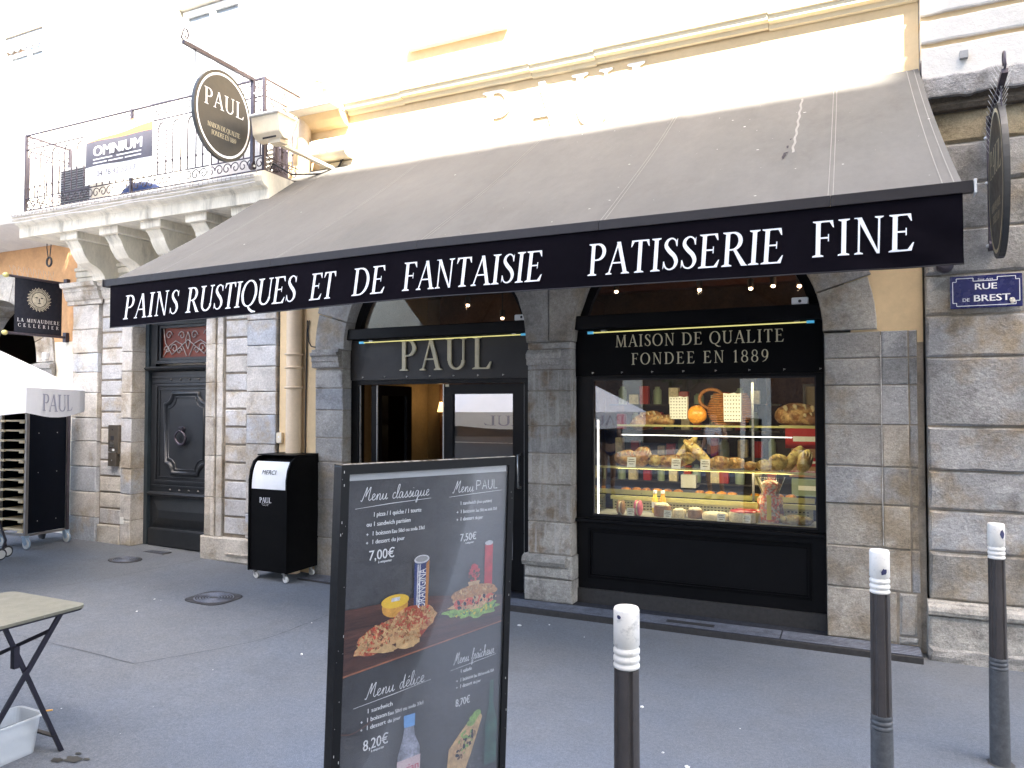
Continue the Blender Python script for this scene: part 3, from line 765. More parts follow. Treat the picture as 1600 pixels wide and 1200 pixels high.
pnl = part('base_panel', MB().box(wx0, wx1, 6.09, 6.16, .17, .741), 'black', sw)
q = MB()
def frame_xz(mb, x0, x1, z0, z1, w_, y0, y1):
    mb.box(x0, x1, y0, y1, z1 - w_, z1).box(x0, x1, y0, y1, z0, z0 + w_).box(x0, x0 + w_, y0, y1, z0 + w_, z1 - w_).box(x1 - w_, x1, y0, y1, z0 + w_, z1 - w_); return mb
frame_xz(q, wx0 + .10, wx1 - .10, .26, .69, .02, 6.078, 6.0895); frame_xz(q, wx0 + .13, wx1 - .13, .29, .66, .008, 6.083, 6.0898)
part('panel_moulding', q, 'blackmat', pnl)
part('granite_plinth', MB().box(wx0, wx1, 6.07, 6.16, .046, .169), 'plinth', sw)
part('fascia', MB().box(wx0, wx1, 6.07, 6.16, 2.001, 2.40), 'blackmat', sw)
part('header_box', MB().cbox(wx0, wx1, 5.985, 6.16, 2.401, 2.52, .008), 'black', sw)
q = MB(); serif_flat(q, 'MAISON DE QUALITE', (0, 6.07, 2.245), XU, (0.0, 0, 1), -1.83, -.47, .102, space=.3)
serif_flat(q, 'FONDEE EN 1889', (0, 6.07, 2.092), XU, ZV, -1.69, -.585, .098, space=.3)
part('lettering', q, 'cream_print', sw)
def tube_light(parent, x0, x1):
    l = part('light_tube', MB().tube([(x0 + .05, 6.02, 2.372), (x1 - .07, 6.02, 2.384)], .005, 8), 'tubeglow', parent)
    part('tube_end', MB().box(x0, x0 + .05, 6.008, 6.032, 2.362, 2.383).box(x1 - .07, x1 - .015, 6.008, 6.032, 2.375, 2.394), 'tubecyan', l)
    part('tube_bracket', MB().box(x0 + .12, x0 + .16, 6.008, 6.07, 2.378, 2.39).box(x1 - .16, x1 - .12, 6.008, 6.07, 2.388, 2.4), 'steel', l)
tube_light(sw, -2.06, -.235)
def screws(parent, xs, z):
    q = MB()
    for x in xs: q.box(x - .006, x + .006, 6.064, 6.07, z - .003, z + .003).box(x - .008, x - .005, 6.06, 6.07, z - .01, z + .006)
    part('fascia_clip', q, 'steel', parent, kind='stuff')
screws(sw, [-2.03 + .26 * i for i in range(8)], 2.03)
def lunette(parent, cx, z0, r):
    P = [(cx + r * math.cos(PI * i / 24), z0 + (r - .02) * math.sin(PI * i / 24)) for i in range(25)]
    # flattened to the arch opening above the header box
    pts = [(x, z) for x, z in P]
    part('fanlight_glass', MB().prism(pts, 'y', 6.125, 6.13), 'glass', parent)
    fr = MB()
    for i in range(24):
        (xa, za), (xb, zb) = P[i], P[i + 1]; k = .93
        A_ = (cx + (xa - cx) * k, z0 + (za - z0) * k); B_ = (cx + (xb - cx) * k, z0 + (zb - z0) * k)
        fr.add([(xa, 6.09, za), (xb, 6.09, zb), (B_[0], 6.09, B_[1]), (A_[0], 6.09, A_[1]), (xa, 6.15, za), (xb, 6.15, zb), (B_[0], 6.15, B_[1]), (A_[0], 6.15, A_[1])],
               [(0, 1, 2, 3), (4, 7, 6, 5), (0, 3, 7, 4), (1, 5, 6, 2), (3, 2, 6, 7), (0, 4, 5, 1)])
    part('fanlight_frame', fr, 'black', parent)
lunette(sw, CX2, 2.3, 1.0)
s_ = thing('motion_sensor', 'small white sensor box on the black header right of the display window', 'sensor', (-.35, 6.0, 2.521))
part('housing', MB().cbox(-.41, -.29, 6.0, 6.05, 2.521, 2.575, .006), 'white', s_)
part('lens', MB().lathe([(.012, -.002), (.012, .001)], (-.35, 6.0, 2.545), 10, 'y'), 'rubber', s_)

# ================================================================== DOOR SHOPFRONT
sd = thing('door_shopfront', 'black shop entrance under raised gold PAUL letters, left leaf folded open', 'shopfront', (-3.6, 6.1, .045))
dx0, dx1 = -4.605, -2.605
part('fascia', MB().box(dx0, dx1, 6.07, 6.16, 2.001, 2.40), 'fascia_door', sd)
part('header_box', MB().cbox(dx0, dx1, 5.985, 6.16, 2.401, 2.51, .008), 'black', sd)
raised_letters(sd, 'PAUL', (0, 6.069, 2.085), XU, ZV, -4.01, -3.0, .30, .02, 'gold')
tube_light(sd, -4.46, -2.62); screws(sd, [-4.45 + .26 * i for i in range(8)], 2.03)
lunette(sd, CX1, 2.3, 1.0)
part('post', MB().box(dx0, -4.52, 6.085, 6.18, .046, 2.0), 'black', sd)
part('post', MB().box(-2.69, dx1, 6.085, 6.18, .046, 2.0), 'black', sd)
part('lintel', MB().box(-4.52, -2.69, 6.085, 6.18, 1.955, 2.0), 'black', sd)
lf = part('door_leaf', MB().box(-3.545, -3.45, 6.12, 6.17, .06, 1.95).box(-2.82, -2.70, 6.12, 6.17, .06, 1.95).box(-3.45, -2.82, 6.12, 6.17, .06, .34).box(-3.45, -2.82, 6.12, 6.17, 1.855, 1.95), 'black', sd)
part('leaf_glass', MB().box(-3.45, -2.82, 6.142, 6.148, .34, 1.855), 'glassdoor', lf)
part('leaf_edge', MB().box(-3.556, -3.546, 6.115, 6.17, .06, 1.95), 'steel', lf)
part('door_handle', MB().tube([(-2.74, 6.12, 1.0), (-2.74, 6.06, 1.0), (-2.74, 6.06, 1.3), (-2.74, 6.12, 1.3)], .01, 8), 'steel', lf)
part('lock', MB().lathe([(.015, -.004), (.015, .002)], (-3.5, 6.118, 1.22), 12, 'y'), 'steel', lf)
part('sticker', MB().box(-3.53, -3.49, 6.117, 6.119, 1.925, 1.95), 'cream_print', lf)
part('gasket', MB().box(-2.698, -2.692, 6.10, 6.13, .06, 1.95), 'white', sd)
ol = part('open_door_leaf', MB().box(-4.40, -4.355, 6.17, 6.82, .06, .25).box(-4.40, -4.355, 6.17, 6.82, 1.85, 1.95).box(-4.40, -4.355, 6.17, 6.26, .25, 1.85).box(-4.40, -4.355, 6.73, 6.82, .25, 1.85), 'black', sd)
part('leaf_glass', MB().box(-4.38, -4.375, 6.26, 6.73, .25, 1.85), 'glassdoor', ol)
part('leaf_edge', MB().box(-4.41, -4.345, 6.155, 6.168, .06, 1.95), 'black', ol)
part('leaf_trim', MB().box(-4.344, -4.336, 6.15, 6.17, .06, 1.95), 'steel', ol)
part('leaf_trim', MB().box(-4.515, -4.505, 6.10, 6.12, .06, 1.95), 'steel', sd)
s_ = thing('motion_sensor', 'small white sensor box on the black header right of the fanlight over the entrance', 'sensor', (-2.70, 6.0, 2.511))
part('housing', MB().cbox(-2.75, -2.65, 6.0, 6.05, 2.511, 2.565, .006), 'white', s_)
part('lens', MB().lathe([(.012, -.002), (.012, .001)], (-2.68, 6.0, 2.54), 10, 'y'), 'rubber', s_)

# ================================================================== SHOP INTERIOR
it = thing('shop_interior', 'warm brown interior of the bakery seen through door and window', 'room', (-2.4, 8, 0))
part('floor', MB().box(-5.3, .35, 6.32, 10.2, -.05, .05), 'intfloor', it)
part('back_wall', MB().box(-5.3, .35, 10.1, 10.2, .05, 3.4), 'intwall', it)
part('left_wall', MB().box(-5.34, -5.3, 6.32, 10.1, .05, 3.4), 'intwallpale', it)
part('right_wall', MB().box(.35, .39, 6.32, 10.1, .05, 3.4), 'intwall', it)
part('ceiling', MB().box(-5.3, .35, 6.2, 10.1, 3.4, 3.45), 'beam', it)
for y in (6.9, 8.0, 9.1): part('ceiling_beam', MB().box(-5.3, .35, y, y + .18, 3.2, 3.4), 'beam', it)
part('chimney_breast', MB().box(-5.05, -3.2, 8.6, 10.1, .05, 3.2), 'intwall', it)
part('pale_pillar', MB().box(-5.3, -5.06, 8.7, 10.09, .05, 3.2), 'intwallpale', it)
for a_ in ((-5.3, -4.6), (-2.62, -2.17), (-.2, .35)): part('inner_front_wall', MB().box(*a_, 6.21, 6.3, .05, 3.4), 'intwall', it)
part('dark_cupboard', MB().box(-2.6, -1.0, 9.0, 10.0, .05, 2.1), 'intdark', it)
pc = thing('bread_poster', 'dark framed poster of a round loaf inside the open doorway', 'poster', (-5.6, 8.5, 1.1))
pc.location = (-5.27, 7.9, 1.1)
part('frame', MB().box(-5.295, -5.26, 7.45, 8.15, 1.1, 1.98), 'intdark', pc)
q = MB(); q.polys([[(7.8 + .2 * math.cos(a * PI / 12), 1.5 + .2 * math.sin(a * PI / 12)) for a in range(24)]], (-5.258, 0, 0), (0, 1, 0), (0, 0, 1), .0)
part('picture', q, 'bread', pc)
part('ticket', MB().box(-5.257, -5.255, 7.93, 8.0, 1.5, 1.62), 'paper', pc)
sc = thing('wall_lamp', 'lit wall lamp with small yellow shade on the brown stone wall inside the door', 'lamp', (-4.83, 8.5, 1.6))
part('bracket', MB().tube([(-4.93, 8.6, 1.55), (-4.93, 8.5, 1.55), (-4.93, 8.48, 1.62)], .012, 6).lathe([(.03, 0), (.03, .01)], (-4.93, 8.59, 1.55), 10, 'y'), 'gold', sc)
part('lamp_shade', MB().lathe([(.075, 1.66), (.045, 1.79)], (-4.93, 8.48, 0), 16), 'lampshade', sc)
def plight(name, loc, e, col, rad, parent=None):
    l = bpy.data.objects.new(name, bpy.data.lights.new(name, 'POINT')); COL.objects.link(l)
    l.location = loc; l.data.energy = e; l.data.color = col; l.data.shadow_soft_size = rad * .25
    if parent is not None: l.parent = parent; l.location = Vector(loc) - wloc(parent)
    return l
plight('lamp_bulb', (-4.93, 8.42, 1.83), .3, (1, .6, .25), .05, sc)
spots = [(-1.472, 2.99), (-.944, 2.969), (-.722, 2.98), (-.469, 2.963), (-4.299, 2.986), (-3.825, 2.8), (-2.398, 3.03)]
spl = ['leftmost ceiling spot above the display window', 'second ceiling spot above the display window', 'reddish third ceiling spot above the display window', 'rightmost ceiling spot above the display window',
       'ceiling spot over the shop entrance, the higher of two', 'ceiling spot over the shop entrance, the lower right one', 'ceiling spot seen at the left edge of the window fanlight']
for i, ((x, z), lb) in enumerate(zip(spots, spl)):
    p = thing('ceiling_spotlight', lb, 'spotlight', (x, 8.0, z), group='ceiling spotlights in the bakery')
    part('bulb', MB().blob((x, 8.0, z), (.022, .022, .017), 10, 6, 0), 'spotglow', p)
    part('can', MB().lathe([(.032, z + .012), (.032, z + .1)], (x, 8.0, 0), 12), 'intdark', p)
    part('stem', MB().tube([(x, 8.0, z + .1), (x, 8.0, 3.22)], .008, 6), 'intdark', p)
    if i in (0, 3, 4): plight('spot_bulb', (x, 7.97, z - .035), .12 if i == 4 else .6, (1, .66, .4), .06, p)

ORD = 'first second third fourth fifth sixth seventh eighth ninth tenth eleventh twelfth thirteenth fourteenth fifteenth sixteenth'.split()
# display cabinet
cab = thing('display_cabinet', 'two tier glass display cabinet behind the shop window', 'display cabinet', (-1.2, 6.6, .8))
part('mid_shelf', MB().box(-2.19, -.25, 6.5, 6.82, 1.178, 1.184), 'glassclear', cab)
part('shelf_rail', MB().box(-2.19, -.25, 6.488, 6.499, 1.176, 1.196), 'brass', cab)
part('top_shelf', MB().box(-2.05, -.8, 6.86, 7.2, 1.55, 1.556), 'glassclear', cab)
part('shelf_rail', MB().box(-2.05, -.25, 6.848, 6.859, 1.548, 1.566), 'brass', cab)
part('shelf_rail', MB().box(-.6, .2, 7.1, 7.12, 1.55, 1.567), 'brass', cab)
part('post', MB().box(-.81, -.79, 6.83, 6.85, .8, 1.95), 'steel', cab)
l = part('led_strip', MB().box(-1.9, -.45, 6.49, 6.50, 1.478, 1.486), 'led', cab)
al = bpy.data.objects.new('led_light', bpy.data.lights.new('led_light', 'AREA')); COL.objects.link(al)
al.data.shape = 'RECTANGLE'; al.data.size = 1.5; al.data.size_y = .05; al.data.energy = 2.2; al.data.color = (1, .84, .5)
al.location = Vector((-1.2, 6.33, 1.94)) - wloc(cab); al.rotation_euler = (R(25), 0, 0); al.parent = cab
al2 = al.copy(); al2.data = al.data.copy(); al2.data.energy = 1.3; COL.objects.link(al2); al2.parent = cab; al2.location = Vector((-1.2, 6.45, 1.165)) - wloc(cab)
part('side_led', MB().box(-2.035, -2.02, 6.19, 6.2, .80, 1.62), 'led', cab)
part('side_glass', MB().box(-2.06, -2.055, 6.2, 6.5, .80, 1.2), 'glassclear', cab)
cp = part('counter_panel', MB().box(-2.02, -.30, 6.6, 6.62, .62, .88), 'perf', cab)
part('counter_rail', MB().box(-2.03, -.27, 6.56, 6.62, .885, .918), 'brass', cab)
q = MB()
for i in range(56):
    for k in range(9):
        x = -2.0 + i * .030; z = .65 + k * .025
        q.box(x, x + .017, 6.5965, 6.5995, z, z + .010)
part('slot', q, 'slot', cp, kind='stuff')
part('window_ledge', MB().box(-2.08, -.25, 6.18, 6.6, .70, .79), 'cabinetgrey', cab)
part('tray_shelf', MB().box(-2.25, -.3, 6.9, 7.3, .90, .915), 'intdark', cab)
part('tray_rail', MB().box(-2.25, -.3, 6.885, 6.899, .895, .94), 'brass', cab)
part('back_panel', MB().box(-2.3, .2, 7.6, 7.62, .05, 1.5), 'intdark', cab)

def bread(x, y, z, r, lab, m='bread', rotz=0., tilt=0., grp=None, name='bread_loaf'):
    mb = MB().blob((x, y, z), r, 16, 10, .12, 1.6, rotz, tilt)
    o = part(name, mb, m); tag(o, lab, 'bread', grp)
    if name == 'bread_loaf':
        rot = Matrix.Rotation(rotz, 3, 'Z') @ Matrix.Rotation(tilt, 3, 'Y')
        for k in (-.55, -.15, .25, .6):
            c = rot @ Vector((k * r[0], -r[1] * .62, r[2] * .62 * math.sqrt(1 - k * k)))
            part('score_cut', MB().blob((x + c.x, y + c.y, z + c.z), (r[0] * .05, r[1] * .34, r[2] * .30), 8, 6, .2, 2, rotz + .5, tilt), 'flour', o)
    return o
SH = 1.19
bread(-1.90, 6.64, SH + .07, (.11, .09, .075), 'dark round loaf at the left end of the middle shelf', rotz=.3)
bread(-1.76, 6.66, SH + .085, (.08, .07, .10), 'upright brown loaf behind the first price card', rotz=.3, tilt=.5)
bread(-1.64, 6.68, SH + .05, (.07, .06, .055), 'small yellowish loaf right of the dark round loaves', 'breadpale')
bread(-1.45, 6.60, SH + .055, (.12, .07, .06), 'brown loaf lying in front under the long baguettes')
bread(-1.37, 6.72, SH + .155, (.16, .05, .045), 'pale baguette leaning up to the left on the bread pile', 'breadpale', tilt=-.9)
bread(-1.25, 6.68, SH + .13, (.17, .055, .05), 'long pale baguette sloping down to the right on the bread pile', 'breadpale', tilt=.75)
bread(-1.33, 6.60, SH + .09, (.07, .06, .05), 'small round roll in the middle of the bread pile', 'breadpale')
bread(-1.05, 6.66, SH + .05, (.11, .07, .06), 'brown loaf at the right end of the bread pile')
bread(-.68, 6.6, SH + .045, (.07, .06, .05), 'first pale roll left of the paler loaves on the middle shelf', 'breadpale')
bread(-.58, 6.62, SH + .07, (.09, .07, .07), 'pale loaf in the middle of the right hand bread group', 'breadpale', tilt=-.5)
bread(-.46, 6.66, SH + .10, (.14, .05, .05), 'pale baguette leaning up at the right end of the middle shelf', 'breadpale', tilt=-1.0)
bread(-.36, 6.62, SH + .09, (.06, .06, .10), 'tall pale loaf end at the right of the middle shelf', 'breadpale', tilt=.3)
bread(-1.80, 6.98, 1.60, (.16, .09, .085), 'long cut loaf leaning on the top shelf', rotz=.2, tilt=-.35)
bread(-1.62, 6.98, 1.60, (.10, .08, .06), 'small brown loaf beside the cut loaf on the top shelf')
bread(-.46, 7.25, 1.66, (.2, .12, .11), 'big dark loaf on the shelf at the right, before a dark picture frame', rotz=.2)
bread(-.32, 7.2, 1.62, (.12, .1, .07), 'smaller dark loaf beside the big one on the right shelf')
bread(-.42, 6.36, .82, (.13, .07, .045), 'long pale loaf lying on the window ledge in the right corner', 'breadpale')

def basket(x, y, z):
    t = thing('wicker_basket', 'tall orange wicker basket with round handle on the top shelf', 'basket', (x, y, z))
    q = MB()
    for k in range(14):
        zz = z + .01 + k * .021; rr = .10 + .05 * math.sin(PI * (k / 14) ** .8)
        q.tube([(x + rr * 1.35 * math.cos(2 * PI * i / 20), y + rr * .7 * math.sin(2 * PI * i / 20), zz) for i in range(20)], .010, 5, True)
    part('body', q, 'wicker', t)
    part('handle', MB().tube([(x - .17 + .11 * math.cos(a * PI / 9), y, z + .24 + .09 * math.sin(a * PI / 9)) for a in range(18)], .016, 8, True), 'wicker', t)
    part('filling', MB().blob((x - .06, y - .02, z + .1), (.1, .06, .05), amp=.2), 'apricot', t)
basket(-1.02, 7.02, 1.568)
def paper_bag(x, y, z, w_, h, lab):
    t = thing('paper_bag', lab, 'paper bag', (x, y, z), group='white spotted paper bags')
    part('bag', MB().prism([(x - w_ / 2, z), (x + w_ / 2, z), (x + w_ / 2 * 1.05, z + h), (x + w_ * .3, z + h * .97), (x + .1 * w_, z + h * 1.01), (x - w_ * .2, z + h * .97), (x - w_ / 2 * 1.05, z + h)], 'y', y, y + .07), 'paper', t)
    q = MB()
    for i in range(6):
        for k in range(7):
            px, pz = x - w_ * .42 + i * w_ * .165, z + .02 + k * h * .135
            q.polys([[(px + .006 * math.cos(a), pz + .006 * math.sin(a)) for a in [j * PI / 3 for j in range(6)]]], (0, y, 0), XU, ZV, .001)
    part('dot_print', q, 'dots', t, kind='stuff')
paper_bag(-1.48, 6.93, 1.62, .16, .21, 'white spotted paper bag left of the wicker basket')
paper_bag(-.98, 6.87, 1.60, .15, .26, 'white spotted paper bag in front of the wicker basket')
bread(-1.32, 6.98, 1.66, (.09, .06, .09), 'reddish pastry heap between the spotted bag and the basket', 'apricot', name='pastry_heap')
def card(x, y, z, lab, s=1., tilt=.25):
    t = thing('price_card', lab, 'price card', (x, y, z), group='price cards in the shop window')
    part('card', MB().add([(x - .032 * s, y, z), (x + .032 * s, y, z), (x + .032 * s, y + .02, z + .07 * s), (x - .032 * s, y + .02, z + .07 * s), (x - .032 * s, y + .002, z), (x + .032 * s, y + .002, z), (x + .032 * s, y + .022, z + .07 * s), (x - .032 * s, y + .022, z + .07 * s)],
                          [(0, 1, 2, 3), (7, 6, 5, 4), (0, 4, 5, 1), (1, 5, 6, 2), (2, 6, 7, 3), (3, 7, 4, 0)]), 'paper', t)
    q = MB()
    for k, w_ in ((.75, .6), (.55, .8), (.3, .5)):
        q.add([(x - .032 * s * w_, y + .02 * k - .0008, z + .07 * s * k), (x + .032 * s * w_, y + .02 * k - .0008, z + .07 * s * k), (x + .032 * s * w_, y + .02 * (k + .06) - .0008, z + .07 * s * (k + .06)), (x - .032 * s * w_, y + .02 * (k + .06) - .0008, z + .07 * s * (k + .06))], [(0, 1, 2, 3)])
    part('writing', q, 'slot', t)
for x, lb in ((-1.80, 'price card in front of the dark loaves, leftmost on the middle shelf'), (-1.40, 'price card in front of the baguette pile on the middle shelf'), (-1.15, 'price card right of the baguette pile on the middle shelf')):
    card(x, 6.44, SH + .004, lb, 1.25)
for x, lb in ((-1.74, 'price card before the pink macaron on the ledge'), (-1.42, 'price card before the chocolate pastries on the ledge'), (-.98, 'price card before the cream tarts on the ledge'), (-.78, 'price card before the red tart on the ledge')):
    card(x, 6.19, .792, lb, 1.0)
LZ = .79
# cakes on the ledge
def cake(x, y, r, h, m1, lab, m2=None, name='cake', cat='pastry'):
    t = thing(name, lab, cat, (x, y, LZ))
    part('base', MB().lathe([(r * .96, LZ + .001), (r, LZ + .01), (r, LZ + h * .7), (r * .93, LZ + h)], (x, y, 0), 20), m1, t)
    part('topping', MB().blob((x, y, LZ + h), (r * .9, r * .9, h * .3), 14, 6, .3, 5), m2 or m1, t)
def macaron(x, y, r, m, lab):
    t = thing('macaron', lab, 'macaron', (x, y, LZ))
    a = MB().blob((x - .012, y, LZ + r), (.02, r, r), 12, 8, .02); b = MB().blob((x + .022, y, LZ + r), (.02, r, r), 12, 8, .02)
    part('shell', a, m, t); part('shell', b, m, t); part('filling', MB().lathe([(r * .85, -.01), (r * .85, .02)], (x, y, LZ + r), 14, 'x'), 'creamcake', t)
macaron(-1.86, 6.30, .062, 'cakebrown', 'large brown macaron standing on the ledge beside the pink one')
macaron(-1.70, 6.28, .068, 'cakepink', 'large pink macaron standing on the window ledge')
cake(-1.50, 6.36, .075, .09, 'cakebrown', 'chocolate cake with pale top behind its price card', 'creamcake')
cake(-1.35, 6.34, .06, .06, 'creamcake', 'small cream pastry right of the chocolate cake')
cake(-1.22, 6.36, .065, .07, 'cakebrown', 'flat brown pastry in the middle of the ledge', 'creamcake')
cake(-1.05, 6.34, .11, .05, 'creamcake', 'wide cream tart with almonds on the ledge')
cake(-.82, 6.34, .12, .08, 'creamcake', 'large red glazed fruit tart on the ledge', 'cakered')
for x, m, lb in ((-1.60, 'juice', 'small bottle of yellow juice on the ledge'), (-1.53, 'juiceorange', 'small bottle of orange juice on the ledge')):
    t = thing('juice_bottle', lb, 'bottle', (x, 6.5, LZ))
    part('bottle', MB().lathe([(.026, LZ + .001), (.03, .805), (.03, .91), (.015, .95), (.015, .965)], (x, 6.5, 0), 14), m, t)
    part('cap', MB().lathe([(.018, .966), (.018, .99)], (x, 6.5, 0), 12), 'white', t)
    part('bottle_label', MB().lathe([(.0306, .84), (.0306, .89)], (x, 6.5, 0), 14), 'paper', t)
t = thing('sweets_package', 'red and orange sweets wrapped in cellophane with yellow ribbon on the ledge', 'sweets package', (-.62, 6.4, LZ))
part('package', MB().lathe([(.10, LZ + .001), (.11, .84), (.10, .98), (.06, 1.03), (.09, 1.10), (.03, 1.13)], (-.62, 6.42, 0), 16), 'candy', t)
part('cellophane', MB().lathe([(.115, .795), (.12, .9), (.07, 1.03), (.12, 1.16)], (-.62, 6.42, 0), 12), 'glassclear', t)
part('ribbon', MB().box(-.635, -.60, 6.30, 6.307, .82, 1.02), 'yellow', t)
t = thing('cake_box', 'clear plastic box of pale cakes beside the sweets package', 'cake box', (-.42, 6.36, LZ))
# pastry tray
for i in range(16):
    x = -2.0 + i * .10
    if i in (6, 11): continue
    o = part('glazed_pastry', MB().blob((x, 6.98 + .02 * (i % 2), .93), (.048, .05, .025), 10, 6, .25, 3), 'apricot')
    tag(o, '%s glazed orange pastry from the left in the row on the dark tray' % ORD[i - (i > 6) - (i > 11)], 'pastry', 'orange pastries in a row on the tray')
part('lid', MB().box(-.50, -.34, 6.30, 6.44, .86, .863), 'glassclear', t)
part('cakes', MB().blob((-.46, 6.37, .82), (.04, .04, .035)).blob((-.38, 6.37, .82), (.04, .04, .035)), 'creamcake', t)
# boxes on the right
def bx(x0, x1, z0, z1, y, m, lab, grp=None):
    x0 -= .20; x1 -= .20
    t = thing('gift_box', lab, 'box', ((x0 + x1) / 2, y, z0), group=grp)
    part('box_body', MB().cbox(x0, x1, y, y + .2, z0, z1, .004), m, t)
    part('box_label', MB().box(x0 + (x1 - x0) * .2, x0 + (x1 - x0) * .8, y - .002, y - .0005, z0 + (z1 - z0) * .35, z0 + (z1 - z0) * .6), 'paper', t)
bx(-.35, -.02, 1.36, 1.54, 7.1, 'redbox', 'tall red box on the right shelf under the dark loaves')
bx(-.30, -.08, 1.28, 1.359, 7.08, 'brownbox', 'flat brown box directly below the tall red box')
bx(-.35, -.02, 1.20, 1.279, 7.1, 'redbox', 'flat red box between the two brown boxes on the right')
bx(-.32, -.05, 1.10, 1.199, 7.1, 'brownbox', 'brown box above the pale green boxes at the right')
bx(-.30, -.02, .93, 1.09, 7.1, 'greenbox', 'pale green box stacked at the right of the display')
bx(-1.35, -1.20, .93, 1.06, 7.35, 'paper', 'white box on the rear counter below the baguette pile')
t = thing('framed_picture', 'dark framed picture above the big loaf at the right', 'picture', (-.1, 7.5, 1.7))
q = MB(); frame_xz(q, -.42, .15, 1.62, 1.95, .025, 7.5, 7.53); part('frame', q, 'intdark', t); part('canvas', MB().box(-.395, .125, 7.52, 7.525, 1.645, 1.925), 'intwallpale', t)

# ================================================================== AWNING
def bow(x, a, b, c):     # piecewise left, middle, right heights
    t = (x + 5.17) / 5.63
    return a + (b - a) * t / .5 if t < .5 else b + (c - b) * (t - .5) / .5
aw = thing('awning', 'large faded charcoal awning with black valance lettered PAINS RUSTIQUES ET DE FANTAISIE', 'awning', (-2.35, 5.95, 2.3))
AX0, AX1 = -5.13, .462
YF = 3.80
barz = lambda x: bow(x, 2.685, 2.725, 2.72)
def aw_pt(u, v, off=0.):
    x0 = AX0; x = AX0 + (AX1 - AX0) * u
    y = 5.93 + (YF - 5.93) * v
    z = 4.155 + (barz(x) + .018 - 4.155) * v
    cell = ((x + .08) % 1.15) / 1.15
    sag = -.035 * math.sin(PI * v) - .006 * math.sin(PI * cell) * math.sin(PI * v)
    rp = .0035 * mnoise.noise(Vector((x * 7, v * 2.2, 0))) * (1 + 3 * v * v) + .002 * math.sin(x * 34 + v * 9) * v ** 3
    # diagonal creases near the left end
    if u < .22: rp += .006 * math.sin((u * 60 + v * 7)) * (1 - u / .22) * v
    return (x, y, z + sag + rp + off)
part('canopy', MB().grid(lambda u, v: aw_pt(u, v), 220, 60), 'fabric', aw)
for xs0 in (-.08, -1.23, -2.38, -3.53, -4.68):
    u0 = (xs0 - AX0) / (AX1 - AX0)
    q = MB()
    for dw in (-.011, .011):
        q.grid(lambda a, v, dw=dw: aw_pt(u0 + (dw + (a - .5) * .0035) / 5.6, v, .0032), 1, 60)
    part('seam', q, 'seam', aw)
u0 = (AX1 - .075 - AX0) / (AX1 - AX0)
q = MB()
for dw in (0, .045): q.grid(lambda a, v, dw=dw: aw_pt(u0 + (dw + (a - .5) * .0045) / 5.6, v, .0032), 1, 60)
part('seam', q, 'seam', aw)
q = MB()   # worn crease with torn holes
q.grid(lambda a, v: aw_pt((-.30 - AX0) / 5.592 + ((a - .5) * .014 + .004 * math.sin(v * 40)) / 5.6, .12 + .5 * v, .0030), 1, 40)
part('worn_patch', q, 'seam', aw)
q = MB()
for cu, cv, su, sv in ((-.325, .50, .006, .008), (-.335, .565, .009, .014), (-.345, .64, .011, .026), (-.337, .615, .016, .006)):
    n = 9; c = [aw_pt((cu + su * random.uniform(.6, 1.2) * math.cos(2 * PI * k / n) - AX0) / 5.592, cv + sv * random.uniform(.6, 1.2) * math.sin(2 * PI * k / n), .0045) for k in range(n)]
    q.add(c, [tuple(range(n))])
part('torn_hole', q, 'hole', aw)
q = MB()
for i in range(75):
    cu, cv = random.random(), random.random(); s_ = random.choice([.002, .003, .004, .008]) * random.uniform(.6, 1.2)
    if random.random() < .6: cu = .5 + .5 * cu
    n = 6; q.add([aw_pt(min(1, max(0, cu + s_ * random.uniform(.6, 1.5) * math.cos(2 * PI * k / n) / 5.6)), cv + s_ * random.uniform(.5, 1) * math.sin(2 * PI * k / n) / 2.5, .0042) for k in range(n)], [tuple(range(n))])
part('bird_droppings', q, 'dropping', aw, kind='stuff')
for a, b in ((-5.19, -4.68), (-4.68, -3.53), (-3.53, -2.38), (-2.38, -1.23), (-1.23, -.08), (-.08, .50)):
    q = MB().prism([(3.775, .024), (3.80, .03), (3.835, .02), (3.84, -.005), (3.80, -.03), (3.776, -.027)], 'x', a + .001, b - .001)
    q.v = [(x, y, z + barz(min(max(x, -5.17), .46))) for x, y, z in q.v]
    part('front_bar', q, 'bar', aw)
part('end_cap', MB().box(.502, .512, 3.765, 3.845, 2.685, 2.748), 'palewheel', aw)
part('end_cap', MB().box(-5.2, -5.19, 3.77, 3.84, 2.655, 2.712), 'bar', aw)
vb = lambda x: bow(x, 2.335, 2.398, 2.372)
def rip(x, v): return .009 * mnoise.noise(Vector((x * 2.3, 0, 3.3))) * (.3 + v) + (.009 * math.sin((x - v * .5) * 17) * v * max(0, (x + .25) / .7) if x > -.25 else 0)
part('valance', MB().grid(lambda u, v: (-5.13 + 5.59 * u, 3.786 + rip(-5.13 + 5.59 * u, v), barz(-5.13 + 5.59 * u) - .028 + (vb(-5.13 + 5.59 * u) - barz(-5.13 + 5.59 * u) + .028) * v), 240, 8), 'valance', aw)
part('valance_hem', MB().grid(lambda u, v: (-5.13 + 5.59 * u, 3.7835 + rip(-5.13 + 5.59 * u, 1), vb(-5.13 + 5.59 * u) + .001 + .006 * v), 120, 1), 'bar', aw)
words = [('PAINS', -4.975, -4.37, .17), ('RUSTIQUES', -4.325, -3.29, .17), ('ET', -3.205, -2.975, .16), ('DE', -2.865, -2.59, .14), ('FANTAISIE', -2.49, -1.54, .12), ('PATISSERIE', -1.295, -.28, .07), ('FINE', -.165, .275, .03)]
